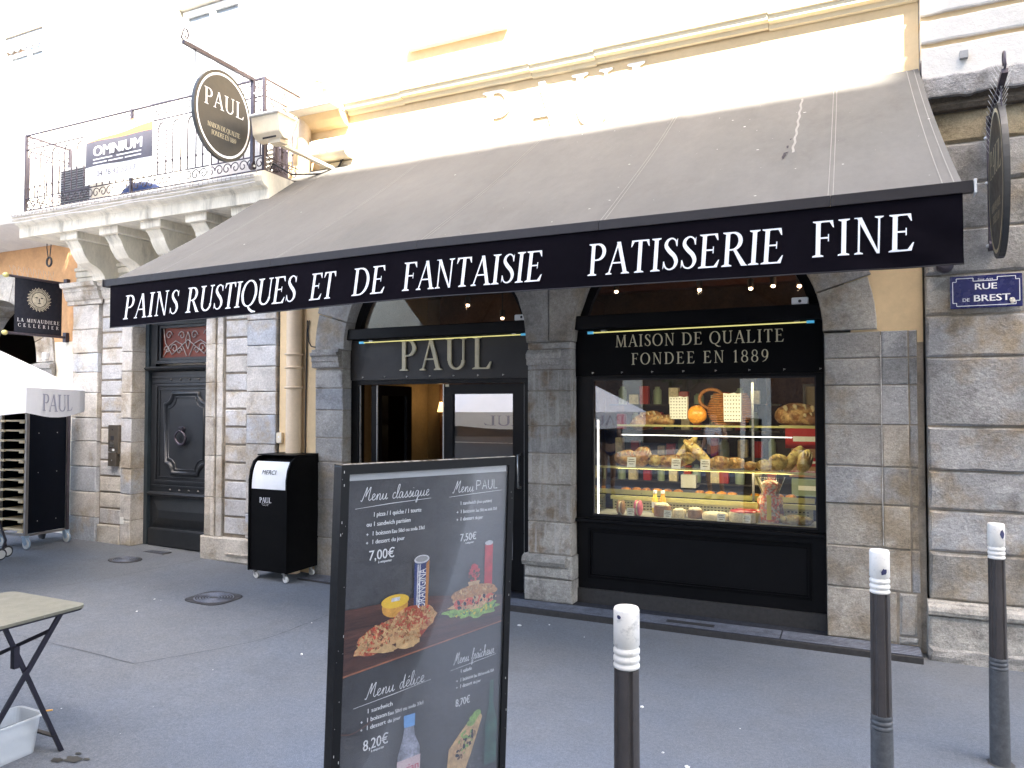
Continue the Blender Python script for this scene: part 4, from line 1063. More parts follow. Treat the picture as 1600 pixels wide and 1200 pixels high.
for wd, a, b, sh in words:
    zb = (vb(a) + vb(b)) / 2 + (.055 if a < -4 else .052 if a < -2 else .062 if a < -1.2 else .078)
    hh = .178 if a < -4 else .172
    q = MB(); sl = (vb(b) - vb(a)) / (b - a)
    for L_ in serif(wd, 0, (b - a) - sh * hh, hh, shear=sh, xs=.92): 
        for pl_ in L_:
            vs = [(a + x, 0, zb + y + sl * (x - (b - a) / 2)) for x, y in pl_]
            k = q.v.__len__(); q.v += [(p[0], 3.786 + rip(p[0], min(1, max(0, (barz(p[0]) - p[2]) / .34))) - .008 - .0003 * (len(q.f) % 4), p[2]) for p in vs]
            q.f.append(tuple(range(k, k + len(vs)))); q.sm.append(False)
    part('lettering', q, 'white_print', aw, recalc=False)
part('cassette', MB().tube([(-5.10, 5.93, 4.115), (.455, 5.93, 4.115)], .03, 12), 'seam', aw)
part('wall_bracket', MB().box(.47, .50, 5.83, 5.9, 4.02, 4.17), 'iron', aw)
for x in (-4.4, -.5):
    part('folding_arm', MB().tube([(x, 5.9, 4.02), (x + (1.0 if x < -2 else -1.0), 4.9, 3.3), (x, 3.83, 2.70)], .025, 8), 'bar', aw)
# crank gearbox near the right end
t = thing('awning_gearbox', 'black rounded bracket box on the stone just beside the right end of the valance', 'bracket', (.5, 5.9, 2.6))
part('box', MB().lathe([(.03, -.08), (.05, -.07), (.055, -.02), (.04, 0)], (.60, 5.9, 2.72), 16, 'y'), 'iron', t)


# ================================================================== RIGHT BUILDING
rb = thing('corner_building', 'stone corner building with white banded upper wall at the right', 'building', (1.8, 6, 0))
zz = [.40, .733, 1.02, 1.295, 1.60, 2.084, 2.375, 2.66, 2.97, 3.29, 3.575, 3.80]
pals = [[BEI[1], GRY[1]], [GRY[1], BLUE[1]], [BLUE[1]], [BLUE[0], BLUE[1]], [BLUE[1]], [GRY[1], BLUE[1], BEI[2]], [GRY[1], BEI[2]], [GRY[0], GRY[2]], [GRY[0]], [GRY[2], GRY[0]], [(.30, .24, .15), (.26, .21, .15)]]
for i, (z0, z1) in enumerate(ZP(zz)):
    cut = [1.9, 1.55, 2.2][i % 3]
    if i in (4, 8): cut = 1.12
    block(rb, .478, cut, z0, z1, 5.90, 6.3, pals[i], .015, .010); block(rb, cut, 3.4, z0, z1, 5.90, 6.3, pals[i], .015, .010)
part('mortar', MB().box(.486, 3.4, 5.916, 6.29, 0, 3.8), 'mortar', rb)
part('torus_moulding', MB().prism([(5.915, .30), (5.85, .302), (5.828, .315), (5.822, .34), (5.835, .368), (5.87, .38), (5.875, .392), (5.915, .40)], 'x', .462, 3.4), 'stone_rough', rb, color=BEI[2])
block(rb, .46, 1.5, -.02, .30, 5.84, 6.2, [BEI[2]], .02, .01, 'stone_rough'); block(rb, 1.5, 3.4, -.02, .30, 5.84, 6.2, [BEI[1]], .02, .01, 'stone_rough')
part('foot_course', MB().stone(.46, 3.4, -.03, .10, 5.825, 6.0, .02, .012), 'stone_rough', rb, color=GRY[1])
# dark moulding, broken concrete lip and white banded plaster
part('dark_moulding', MB().prism([(5.95, 3.80), (5.86, 3.80), (5.84, 3.83), (5.86, 3.86), (5.83, 3.90), (5.95, 3.90)], 'x', .478, 3.4), 'stone_rough', rb, color=(.12, .095, .07))
def ragged(x, seed): return .02 * mnoise.noise(Vector((x * 6, seed, 0))) + .012 * mnoise.noise(Vector((x * 22, seed, 1)))
def band(z0, z1, yf, m, r0, r1, name, color=None, n=90):
    mb = MB(); vs = []
    for i in range(n + 1):
        x = .474 + (3.4 - .474) * i / n
        a = z0 + r0 * ragged(x, z0) ; b = z1 + r1 * ragged(x, z1 + 5); k = .012
        yy = yf + .004 * mnoise.noise(Vector((x * 5, z0, 2)))
        vs += [(x, 6.2, a), (x, yy + .004, a), (x, yy, a + k), (x, yy, b - k), (x, yy + .006, b), (x, 6.2, b)]
    fs = [(i * 6 + k, i * 6 + k + 1, i * 6 + k + 7, i * 6 + k + 6) for i in range(n) for k in range(5)]
    fs += [tuple(range(6)), tuple(n * 6 + k for k in range(5, -1, -1))]
    part(name, mb.add(vs, fs), m, rb, color=color)
band(3.885, 4.03, 5.80, 'stone_rough', 1.2, 1., 'broken_lip', (.36, .34, .32))
band(4.01, 4.245, 5.815, 'plaster_white', 1.6, .3, 'white_band')
band(4.285, 4.44, 5.82, 'plaster_white', .3, .3, 'white_band')
band(4.485, 4.68, 5.82, 'plaster_white', .3, .3, 'white_band')
band(4.72, 4.93, 5.82, 'plaster_white', .3, .3, 'white_band')
band(4.97, 5.6, 5.82, 'plaster_white', .3, .3, 'white_band')
part('groove_back', MB().box(.476, 3.4, 5.85, 6.2, 4.1, 9.5), 'plaster', rb)
part('upper_wall', MB().box(.475, 3.4, 5.822, 5.849, 5.64, 9.5), 'plaster_white', rb)
part('iron_stub', MB().box(.70, .75, 5.78, 5.83, 4.12, 4.17), 'cabinetgrey', rb)
part('body', MB().box(.48, 3.4, 6.3, 14, 0, 9.5), 'plaster_white', rb)

# street plate
pl = thing('street_name_plate', 'navy enamel street plate reading RUE DE BREST on the corner stone wall', 'street sign', (.84, 5.885, 2.52))
part('plate', MB().cbox(.628, 1.047, 5.874, 5.884, 2.413, 2.637, .003), 'platenavy', pl)
q = MB(); o_ = (0, 5.873, 0)
def ln(a, b, w_=.0045):
    dx, dz = b[0] - a[0], b[1] - a[1]; L_ = math.hypot(dx, dz); nx, nz = -dz / L_ * w_ / 2, dx / L_ * w_ / 2
    q.polys([[(a[0] + nx, a[1] + nz), (a[0] - nx, a[1] - nz), (b[0] - nx, b[1] - nz), (b[0] + nx, b[1] + nz)]], o_, XU, ZV, .0012 + random.uniform(0, .0004))
X0, X1, Z0, Z1, c = .644, 1.031, 2.43, 2.62, .022
path = [(X0 + c, Z0), (X1 - c, Z0), (X1 - c, Z0 + c), (X1, Z0 + c), (X1, Z1 - c), (X1 - c, Z1 - c), (X1 - c, Z1), (.905, Z1), (.905, Z1 - .022), (.765, Z1 - .022), (.765, Z1), (X0 + c, Z1), (X0 + c, Z1 - c), (X0, Z1 - c), (X0, Z0 + c), (X0 + c, Z0 + c), (X0 + c, Z0)]
for a, b in zip(path[:-1], path[1:]): ln(a, b)
part('border', q, 'white_print', pl)
q = MB(); sans(q, 'RUE', o_, XU, ZV, .775, .90, 2.54, .043, bold=.003); sans(q, 'BREST', o_, XU, ZV, .768, .975, 2.458, .047, bold=.003); sans(q, 'DE', o_, XU, ZV, .702, .742, 2.46, .024, bold=.001)
sans(q, '2me Arrt', o_, XU, ZV, .79, .88, 2.602, .014, shear=.2)
part('lettering', q, 'white_print', pl)
part('enamel_chip', MB().blob((.99, 5.872, 2.455), (.018, .002, .02), 9, 5, .4), 'stone_rough', pl, color=(.6, .57, .5))

# ================================================================== OVAL SIGNS
def oval_sign(x, yc, zc, ry, rz_, face, ypole, zp0, zp1, yarm, zarm0, zarm1, label, small=False):
    """face = +1: printed side seen from +X"""
    t = thing('oval_hanging_sign', label, 'hanging sign', (x, ypole, zp0))
    N_ = 40
    el = lambda k, e=0: [(yc + k * ry * math.cos(2 * PI * i / N_), zc + k * rz_ * math.sin(2 * PI * i / N_)) for i in range(N_)]
    part('sign_board', MB().prism(el(1), 'x', x - .018, x + .018), 'sign', t, bevel=.004)
    for fc in (1, -1):
        U = (0, fc, 0); o = (x + fc * .018, 0, 0)
        q = MB(); A_ = el(.935); B_ = el(.885)
        for i in range(N_):
            j = (i + 1) % N_
            quad = [A_[i], A_[j], B_[j], B_[i]]
            q.polys([[(p[0] * fc, p[1]) for p in (quad if fc > 0 else quad[::-1])]], o, U, ZV, .0014, 0)
        part('ring', q, 'white_print' if face > 0 else 'cream_print', t)
        q = MB(); y0, y1 = (yc - ry * .80, yc + ry * .82)
        cy = yc * fc
        serif_flat(q, 'PAUL', (o[0], 0, zc + rz_ * .10), U, ZV, cy - ry * .68, cy + ry * .72, rz_ * .37, .0018)
        part('lettering', q, 'white_print' if face > 0 else 'cream_print', t)
        q = MB()
        serif_flat(q, 'MAISON DE QUALITE', (o[0], 0, zc - rz_ * .36), U, ZV, cy - ry * .56, cy + ry * .58, rz_ * .105, .0018, space=.3)
        serif_flat(q, 'FONDEE EN 1889', (o[0], 0, zc - rz_ * .52), U, ZV, cy - ry * .42, cy + ry * .44, rz_ * .105, .0018, space=.3)
        part('small_lettering', q, 'cream_print', t)
    s_ = 1 if ypole > yc else -1
    part('pole', MB().box(x - .02, x + .02, ypole - .012, ypole + .012, zp0, zp1).lathe([(.035, -.02), (.035, .02)], (x, ypole, zp0 + .03), 14, 'x'), 'iron', t)
    part('arm', MB().flat([(x, ypole, zarm0), (x, yarm, zarm1)], .035, .03, (1, 0, 0)), 'iron', t)
    part('hanger', MB().tube([(x, yarm + .13, zarm1 - .01), (x, yarm + .13, zc + rz_ * .55)], .004, 6), 'iron', t)
    sp = [(x, yarm + .03 - .035 * math.cos(a) * (1 - a / 9), zarm1 + .075 + .05 * math.sin(a) * (1 - a / 9) * 1.2) for a in [k * .4 for k in range(16)]]
    part('scroll', MB().tube([(x, yarm + .03, zarm1)] + [(x, yarm - .02, zarm1 + .03)] + sp, .008, 6), 'iron', t)
    for zz_ in (zp0 + .03, (zp0 + zp1) / 2, zp1 - .15): part('bolt', MB().blob((x - face * -.024, ypole, zz_), (.012, .012, .012), 8, 6, 0), 'white', t)
    return t
oval_sign(-5.215, 4.945, 4.402, .338, .412, 1, 5.32, 4.02, 4.905, 4.50, 4.895, 4.895, 'grey oval PAUL sign with white ring hanging before the balcony railing')
sg = oval_sign(.877, 5.56, 3.19, .27, .50, -1, 5.86, 2.80, 3.72, 5.30, 3.66, 3.80, 'narrow dark oval PAUL sign seen nearly edge on at the right wall')
q = MB()
for i in range(16):
    y = 5.36 + i * .03; z = 3.79 - .0025 * i * 10
    for a in (-.5, .1, .6): q.tube([(.877, y, z), (.877 + .10 * math.sin(a), y + .02, z + .11 * math.cos(a) + .02)], .0013, 4)
part('bird_spikes', q, 'steel', sg, kind='stuff')

# ================================================================== LEFT RESIDENTIAL BUILDING
lb = thing('apartment_building', 'pale stone building left of the bakery with carved door and iron balcony', 'building', (-7, 6, 0))
GB = lambda x: gz(x) - .02
# left pilaster
pz = [.11, .406, .706, 1.007, 1.316, 1.595, 1.898, 2.147, 2.38, 2.67, 2.97]
for z0, z1 in ZP(pz):
    pal = PALE if z0 > .3 else [PALE[3], BEI[0]]
    block(lb, -8.69 if z0 > .3 else -8.72, -8.22, z0, z1, 5.915, 6.2, pal if random.random() < .7 else [PALE[2]])
    block(lb, -7.82, -7.64, z0, z1, 5.93, 6.25, PALE)
# the inner strip of the left jamb: recessed rusticated panels
pj = [.10, .33] + [.33 + .1905 * i for i in range(1, 15)]
block(lb, -8.216, -7.824, .10, .33, 5.932, 6.2, [PALE[3]])
for z0, z1 in ZP(pj[1:]):
    block(lb, -8.20, -7.835, z0 + .012, z1 - .004, 5.955, 6.2, [PALE[0], PALE[1], PALE[3]], .006, .003)
# right jamb
for z0, z1 in ZP([.09, .35]):
    block(lb, -6.50, -5.42, z0 - .03, .33, 5.905, 6.2, [BEI[0], PALE[3]], .014, .006)
part('base_moulding', MB().prism([(5.905, .14), (5.885, .145), (5.88, .165), (5.905, .18)], 'x', -6.1, -5.44), 'stone_rough', lb, color=BEI[0])
rj = [.33, .60, .92, 1.338, 1.649, 1.892, 2.157, 2.381, 2.654, 2.95, 3.25]
for z0, z1 in ZP(rj):
    block(lb, -5.868, -5.46, z0, z1, 5.93, 6.28, PALE)
for z0, z1 in ZP([.33, .75, 1.2, 1.62, 2.0, 2.42, 2.8, 3.25]):
    part('stone_block', MB().stone(-6.45, -6.355, z0, z1 - .004, 5.92, 6.2, .006, .003), 'stone', lb, color=random.choice([PALE[3], PALE[0], BEI[0]]))
    part('stone_block', MB().stone(-6.35, -6.30, z0, z1 - .004, 5.905, 6.2, .010, .003), 'stone', lb, color=random.choice([PALE[3], PALE[0], BEI[0]]))
    part('stone_block', MB().stone(-6.296, -6.21, z0, z1 - .004, 5.93, 6.2, .006, .003), 'stone', lb, color=random.choice([PALE[3], PALE[0]]))
for i in range(15):
    z0 = .35 + .1935 * i
    block(lb, -6.19, -5.88, z0 + .012, z0 + .1895, 5.955, 6.2, [PALE[0], PALE[1], PALE[1]], .006, .003)
part('mortar', MB().box(-8.68, -7.65, 5.972, 6.24, .05, 3.3), 'mortar', lb); part('mortar', MB().box(-6.44, -5.47, 5.972, 6.27, .02, 3.3), 'mortar', lb)
# reveal blocks of the door jamb facing right are the block sides; lintel above
part('lintel', MB().box(-7.64, -6.45, 5.935, 6.25, 2.80, 3.2), 'stone', lb, color=PALE[0])
# pilaster capital and string courses
cap = [(5.915, 2.97), (5.90, 2.975), (5.90, 3.02), (5.88, 3.03), (5.86, 3.07), (5.85, 3.12), (5.84, 3.13), (5.84, 3.165), (5.80, 3.18), (5.79, 3.23), (5.95, 3.24)]
part('capital', MB().prism(cap, 'x', -8.77, -8.15), 'stone', lb, color=PALE[3])
part('capital', MB().prism([(y + .04, z) for y, z in cap], 'x', -8.145, -7.5), 'stone', lb, color=PALE[3])
for z0, z1, y in ((3.245, 3.31, 5.93), (3.315, 3.385, 5.92), (3.39, 3.43, 5.90)):
    part('string_course', MB().cbox(-8.66, -5.43, y, 6.2, z0, z1, .006), 'slab', lb)
part('frieze', MB().box(-8.66, -5.43, 5.945, 6.2, 3.432, 3.98), 'plaster_pale', lb)
part('upper_wall', MB().box(-8.9, -6.98, 5.952, 6.2, 3.99, 9.5).box(-6.02, -5.442, 5.952, 6.2, 3.99, 9.5).box(-6.98, -6.02, 5.952, 6.2, 6.3, 9.5), 'plaster_pale', lb)
part('body', MB().box(-8.9, -5.47, 6.3, 14, 0, 3.3).box(-8.9, -5.47, 6.32, 14, 3.3, 9.5), 'plaster_pale', lb)
# french window with shutters on the balcony
w = part('window', MB(), 'white', lb) if False else None
fw_ = MB(); frame_xz(fw_, -6.96, -6.04, 4.0, 6.28, .07, 6.0, 6.06); fw_.box(-6.54, -6.46, 6.0, 6.06, 4.07, 6.21)
w = part('window', fw_, 'white', lb)
part('pane', MB().box(-6.89, -6.54, 6.03, 6.035, 4.07, 6.21), 'winglass', w); part('pane', MB().box(-6.46, -6.11, 6.03, 6.035, 4.07, 6.21), 'winglass', w)
for a, b in ((-7.42, -6.99), (-6.01, -5.6)):
    s_ = part('shutter', MB().box(a, b, 5.925, 5.95, 4.02, 6.28), 'white', lb)
    q = MB()
    for k in range(44): q.box(a + .03, b - .03, 5.917, 5.9245, 4.06 + k * .05, 4.09 + k * .05)
    part('louvre', q, 'curtain', s_, kind='stuff')
# consoles under the balcony
def console(x, zt=3.66):
    P = [(5.945, zt), (5.42, zt), (5.42, zt - .06), (5.445, zt - .09)]
    P += [(5.47 + .10 * (1 - math.cos(a)) , zt - .10 - .12 * a) for a in [k * .25 for k in range(1, 7)]]
    P += [(5.60 + .16 * math.sin(a), zt - .30 - .09 * (1 - math.cos(a)) - .04 * a) for a in [k * .3 for k in range(1, 6)]]
    P += [(5.88, zt - .46), (5.93, zt - .54), (5.945, zt - .54)]
    c = part('balcony_bracket', MB().prism(P, 'x', x - .105, x + .105), 'slab', lb)
    part('bracket_cap', MB().cbox(x - .15, x + .15, 5.38, 5.94, zt - .045, zt + .045, .008), 'slab', c)
for x in (-8.0, -7.34, -6.69, -6.03, -5.40): console(x)
SZ = 3.70
part('balcony_slab', MB().prism([(5.945, SZ), (5.33, SZ), (5.33, SZ + .11), (5.31, SZ + .13), (5.28, SZ + .14), (5.25, SZ + .17), (5.235, SZ + .22), (5.25, SZ + .265), (5.28, SZ + .275), (5.945, SZ + .275)], 'x', -8.80, -5.02), 'slab', lb)
q = MB()
for k in range(3):
    q.tube([(x, 5.235 - .008 * k, SZ + .155 + .03 * k + .018 * mnoise.noise(Vector((x * 1.7, k * 4, 0)))) for x in [-8.8 + .1 * i for i in range(38)]], .006, 5)
q.tube([(x, 5.222, SZ + .235 + .004 * math.sin(x * 9)) for x in [-8.8 + .1 * i for i in range(38)]], .013, 6)
part('cable', q, 'curtain', lb)
q = MB()
for i in range(60):
    x = -8.75 + i * .0627; q.tube([(x + random.uniform(-.02, .02), 5.204, SZ + .205), (x, 5.202, SZ + .262)], .003, 4)
part('cable_tie', q, 'mortar', lb, kind='stuff')

# balcony railing
RZ0, RZ1 = SZ + .30, 4.925
YR, XR, XL = 5.39, -5.135, -8.80
rl = part('balcony_railing', MB(), 'iron', lb) if False else None
rails = MB()
for z, r in ((RZ1, .013), (RZ1 - .17, .009), (RZ0 + .03, .011), (RZ0 + .17, .008)):
    rails.tube([(XL, 5.93, z), (XL, YR, z), (XR, YR, z), (XR, 5.93, z)], r, 6, smooth=False)
for x, y in ((XL, YR), (XR, YR), (XL, 5.92), (XR, 5.92), (-7.0, YR)): rails.box(x - .014, x + .014, y - .014, y + .014, SZ + .27, RZ1 + .012)
rl = part('balcony_railing', rails, 'iron', lb)
def scr(c, U, s, turns=1.15, n=14, flip=1):
    out = []
    for k in range(n + 1):
        a = turns * 2 * PI * k / n; r = s * (1 - .75 * k / n)
        out.append((c[0] + U[0] * r * math.cos(a) * flip, c[1] + U[1] * r * math.cos(a) * flip, c[2] + r * math.sin(a)))
    return out
def bay(o, U, width, nb):
    global _bal
    step = width / nb
    for i in range(nb):
        cx_, cy_ = o[0] + U[0] * step * (i + .5), o[1] + U[1] * step * (i + .5)
        b = MB()
        # baluster pair joined by a pointed arch at the top
        w2 = step * .28
        path = [(cx_ - U[0] * w2, cy_ - U[1] * w2, RZ0 + .17)] + [(cx_ + U[0] * w2 * math.cos(PI - PI * k / 8), cy_ + U[1] * w2 * math.cos(PI - PI * k / 8), RZ1 - .30 + .09 * math.sin(PI * k / 8)) for k in range(9)] + [(cx_ + U[0] * w2, cy_ + U[1] * w2, RZ0 + .17)]
        b.tube(path, .0075, 5)
        b.tube([(cx_, cy_, RZ1 - .2), (cx_, cy_, RZ1 - .17)], .006, 4)
        for zz_ in (RZ0 + .3,): b.blob((cx_ - U[0] * w2, cy_ - U[1] * w2, zz_), (.013, .013, .02), 6, 4, 0).blob((cx_ + U[0] * w2, cy_ + U[1] * w2, zz_), (.013, .013, .02), 6, 4, 0)
        part('baluster', b, 'iron', rl)
        for k_, dz, rr, fl, th in ((-.2, RZ1 - .085, .055, 1, .0055), (.25, RZ1 - .085, .055, -1, .0055), (-.25, RZ0 + .10, .06, -1, .0065), (.22, RZ0 + .10, .06, 1, .0065)):
            part('scroll', MB().tube(scr((cx_ + U[0] * step * k_, cy_ + U[1] * step * k_, dz), U, rr, flip=fl), th, 4), 'iron', rl)
bay((XR, YR, 0), (-1, 0, 0), XR - XL, 17)
bay((XR, YR, 0), (0, 1, 0), 5.93 - YR, 3)
bay((XL, YR, 0), (0, 1, 0), 5.93 - YR, 3)

# the old door
dr = thing('carved_wooden_door', 'dark carved wooden street door with ring knocker and red transom', 'door', (-7.05, 6.15, .1))
fr = MB(); fr.box(-7.64, -7.585, 6.11, 6.2, .07, 2.78).box(-6.44, -6.40, 6.11, 6.2, .07, 2.78).box(-7.585, -6.44, 6.11, 6.2, 2.73, 2.78)
part('door_frame', fr, 'doorframe', dr)
q = MB(); frame_xz(q, -7.50, -6.52, 2.24, 2.73, .035, 6.13, 6.19); frame_xz(q, -7.46, -6.56, 2.28, 2.69, .03, 6.15, 6.2)
tr = part('transom', q.box(-7.585, -7.501, 6.14, 6.2, 2.2, 2.73).box(-6.519, -6.44, 6.14, 6.2, 2.2, 2.73), 'door', dr)
part('transom_panel', MB().box(-7.43, -6.59, 6.185, 6.195, 2.31, 2.66), 'redglass', tr)
q = MB(); cxx = -7.01; cz = 2.485
for sx in (1, -1):
    for (px, pz, s, fl) in ((.10, .08, .055, 1), (.22, -.07, .06, 1), (.31, .09, .055, -1), (.14, -.10, .045, -1), (.34, -.08, .05, 1)):
        q.tube([(p[0], 6.172, p[2]) for p in scr((cxx + sx * px, 0, cz + pz), (1, 0), s, 1.1, 14, fl * sx)], .006, 5)
    q.tube([(cxx + sx * a, 6.172, cz + b) for a, b in ((.02, -.16), (.10, -.02), (.20, .02), (.30, -.03), (.40, -.16))], .006, 5)
    q.tube([(cxx + sx * a, 6.172, cz + b) for a, b in ((.40, .17), (.37, .0), (.26, -.14), (.12, -.05), (.0, .03))], .006, 5)
    q.tube([(cxx + sx * (.035 * math.sin(k * PI / 8)), 6.172, cz - .08 + .2 * k / 8) for k in range(9)], .006, 5)
part('scrollwork', q, 'scroll', tr)
part('transom_ledge', MB().prism([(6.19, 2.145), (6.12, 2.15), (6.09, 2.165), (6.075, 2.185), (6.09, 2.20), (6.19, 2.215)], 'x', -7.62, -6.42), 'door', dr)
lfd = part('door_leaf', MB().box(-7.585, -6.44, 6.155, 6.2, .085, 2.143), 'door', dr)
def notched(x0, x1, z0, z1, r):
    P = []
    for cx_, cz_, a0 in ((x0, z0, 0), (x1, z0, 90), (x1, z1, 180), (x0, z1, 270)):
        arc = [(cx_ + r * math.cos(R(a0 + t_)), cz_ + r * math.sin(R(a0 + t_))) for t_ in range(90, -1, -18)]
        P += arc
    return P
def loop_mould(P, y, w_, h, m, parent, name='moulding'):
    cx_ = sum(p[0] for p in P) / len(P); cz_ = sum(p[1] for p in P) / len(P); n = len(P)
    def sc_(d): 
        hx = max(abs(p[0] - cx_) for p in P); hz = max(abs(p[1] - cz_) for p in P)
        return [(cx_ + (p[0] - cx_) * (1 - d / hx), cz_ + (p[1] - cz_) * (1 - d / hz)) for p in P]
    rings = [(sc_(0), y), (sc_(w_ * .15), y - h * .7), (sc_(w_ * .5), y - h), (sc_(w_ * .8), y - h * .45), (sc_(w_), y)]
    mb = MB(); vs = [(p[0], yy, p[1]) for ring, yy in rings for p in ring]
    fs = [(k * n + i, k * n + (i + 1) % n, k * n + n + (i + 1) % n, k * n + n + i) for k in range(4) for i in range(n)]
    part(name, mb.add(vs, fs, True), m, parent)
rect = lambda x0, x1, z0, z1: [(x0, z0), (x1, z0), (x1, z1), (x0, z1)]
q = MB(); frame_xz(q, -7.50, -6.52, .84, 2.0, .03, 6.135, 6.1548); part('moulding', q, 'door', lfd, bevel=.006)
q = MB(); frame_xz(q, -7.44, -6.58, .90, 1.94, .012, 6.143, 6.1548); part('moulding', q, 'door', lfd, bevel=.004)
loop_mould(notched(-7.36, -6.66, .93, 1.91, .13), 6.154, .05, .03, 'door', lfd)
loop_mould(notched(-7.30, -6.72, .99, 1.85, .13), 6.156, .02, .012, 'door', lfd)
for z in (.72, .80, 2.02, 2.08): part('rail', MB().cbox(-7.56, -6.46, 6.14 if z != .72 else 6.12, 6.1545, z - .012, z + .012, .003), 'door', lfd)
part('rail', MB().prism([(6.1545, .68), (6.11, .69), (6.10, .71), (6.12, .73), (6.1545, .735)], 'x', -7.58, -6.45), 'door', lfd)
# raised diamond panel below
x0, x1, z0, z1 = -7.54, -6.50, .33, .66
part('bevelled_panel', MB().add([(x0, 6.154, z0), (x1, 6.154, z0), (x1, 6.154, z1), (x0, 6.154, z1), (x0 + .14, 6.12, z0 + .10), (x1 - .14, 6.12, z0 + .10), (x1 - .14, 6.12, z1 - .14), (x0 + .14, 6.12, z1 - .14)],
     [(0, 1, 5, 4), (1, 2, 6, 5), (2, 3, 7, 6), (3, 0, 4, 7), (4, 5, 6, 7)]), 'door', lfd)
part('kick_board', MB().cbox(-7.56, -6.46, 6.10, 6.1545, .10, .31, .012), 'door', lfd)
q = MB()
for x in (-7.25, -7.1, -6.95, -6.8, -6.65):
    for z in (.76, 2.05): q.add([(x - .02, 6.153, z), (x, 6.153, z - .02), (x + .02, 6.153, z), (x, 6.153, z + .02), (x, 6.138, z)], [(0, 1, 4), (1, 2, 4), (2, 3, 4), (3, 0, 4)])
part('stud', q, 'door', lfd)
q = MB(); kx, kz = -7.05, 1.40
q.lathe([(.035, 0), (.03, -.012), (.012, -.03)], (kx, 6.153, kz + .07), 14, 'y')
q.tube([(kx + .085 * math.sin(a), 6.115 - .01 * math.cos(a), kz - .02 + .075 * math.cos(a) - .015 * abs(math.sin(a * 1.5))) for a in [2 * PI * k / 20 for k in range(20)]], [.011 + .007 * (1 - math.cos(2 * PI * k / 20)) / 2 for k in range(20)], 8, True)
q.tube([(kx - .03, 6.12, kz + .09), (kx + .045, 6.12, kz + .095)], .009, 6)
part('knocker', q, 'iron', lfd)
part('threshold', MB().box(-7.64, -6.42, 6.06, 6.25, .04, .084), 'mortar', dr)

# intercom
ic = thing('door_intercom', 'brown steel intercom panel on the stone left of the carved door', 'intercom', (-7.92, 5.93, 1.26))
part('panel', MB().cbox(-8.0, -7.835, 5.905, 5.95, 1.20, 1.515, .004).cbox(-7.99, -7.85, 5.90, 5.95, 1.03, 1.195, .004).cbox(-7.83, -7.815, 5.9, 5.95, 1.18, 1.51, .002), 'bronze', ic)
part('camera_window', MB().box(-7.95, -7.895, 5.9, 5.9045, 1.335, 1.385), 'rubber', ic)
part('camera_window', MB().lathe([(.008, -.003), (.008, .001)], (-7.92, 5.904, 1.46), 10, 'y'), 'rubber', ic)
q = MB()
for i in range(4):
    for k in range(3): q.box(-7.96 + k * .024, -7.945 + k * .024, 5.899, 5.9045, 1.26 + i * .016, 1.27 + i * .016)
part('keypad', q, 'steel', ic, kind='stuff')
part('button', MB().box(-7.915, -7.885, 5.9, 5.9045, 1.21, 1.235), 'white', ic)
part('lock', MB().lathe([(.016, -.004), (.016, .001)], (-7.95, 5.904, 1.222), 12, 'y').blob((-7.92, 5.897, 1.10), (.008, .004, .008), 8, 6, 0), 'steel', ic)
tag(part('paper_note', MB().box(-7.80, -7.74, 5.924, 5.9275, .36, .44), 'paper'), 'small pale sticker low on the stone left of the carved door', 'sticker')

# drainpipe, doorbell box, cables
dp = thing('drainpipe', 'beige drainpipe between the stone building and the bakery arch', 'drainpipe', (-5.19, 5.9, 0))
part('pipe', MB().tube([(-5.19, 5.90, .03), (-5.19, 5.90, 3.9)], .078, 20), 'pipe', dp)
for z in (2.27, 2.135, 1.93): part('pipe_collar', MB().lathe([(.08, z - .012), (.094, z - .008), (.094, z + .008), (.08, z + .012)], (-5.19, 5.90, 0), 20), 'pipe', dp)
part('pipe', MB().tube([(-5.19, 5.90, 3.9), (-5.06, 5.88, 4.06), (-5.06, 5.88, 4.68)], .065, 16), 'pipe', dp)
part('pipe', MB().tube([(-4.93, 5.93, 4.80), (-4.93, 5.93, 9.4)], .033, 12), 'pipe', dp)
part('pipe_clip', MB().lathe([(.045, 5.06), (.045, 5.09)], (-4.93, 5.93, 0), 12), 'pipe', dp)
eb = thing('junction_box', 'small beige junction box on the plaster left of the drainpipe', 'junction box', (-5.43, 5.95, 1.41))
part('box', MB().cbox(-5.445, -5.375, 5.925, 5.966, 1.355, 1.465, .005), 'cream_trim', eb)
part('button', MB().lathe([(.01, -.002), (.01, .001)], (-5.41, 5.925, 1.42), 8, 'y'), 'white', eb)
q = MB()
q.tube([(-5.04, 5.955, 2.62), (-5.06, 5.955, 2.5), (-5.05, 5.955, 2.4), (-5.01, 5.95, 2.35), (-4.95, 5.94, 2.34)], .006, 5)
q.tube([(-5.07, 5.955, 2.62), (-5.085, 5.955, 1.5), (-5.08, 5.955, .4)], .007, 5)
tag(part('wall_cable', q, 'rubber'), 'thin dark cable curling beside the drainpipe below the awning', 'cable')
q = MB()
q.tube([(-4.98, 5.93, 4.85), (-4.99, 5.93, 4.7), (-5.02, 5.86, 4.62), (-5.0, 5.9, 4.4), (-5.02, 5.9, 4.2), (-4.97, 5.9, 4.1)], .012, 6)
q.tube([(-5.3, 5.6, 4.02), (-5.12, 5.5, 4.12), (-4.98, 5.6, 4.02), (-4.8, 5.8, 4.06), (-4.66, 5.93, 4.10), (-4.62, 5.93, 4.3)], .010, 6)
q.tube([(-5.2, 5.55, 4.0), (-5.0, 5.7, 3.98), (-4.7, 5.9, 4.08), (-4.56, 5.93, 4.28)], .008, 6)
tag(part('wall_cable', q, 'rubber'), 'dark cables looping between balcony corner and the beige boxes', 'cable')

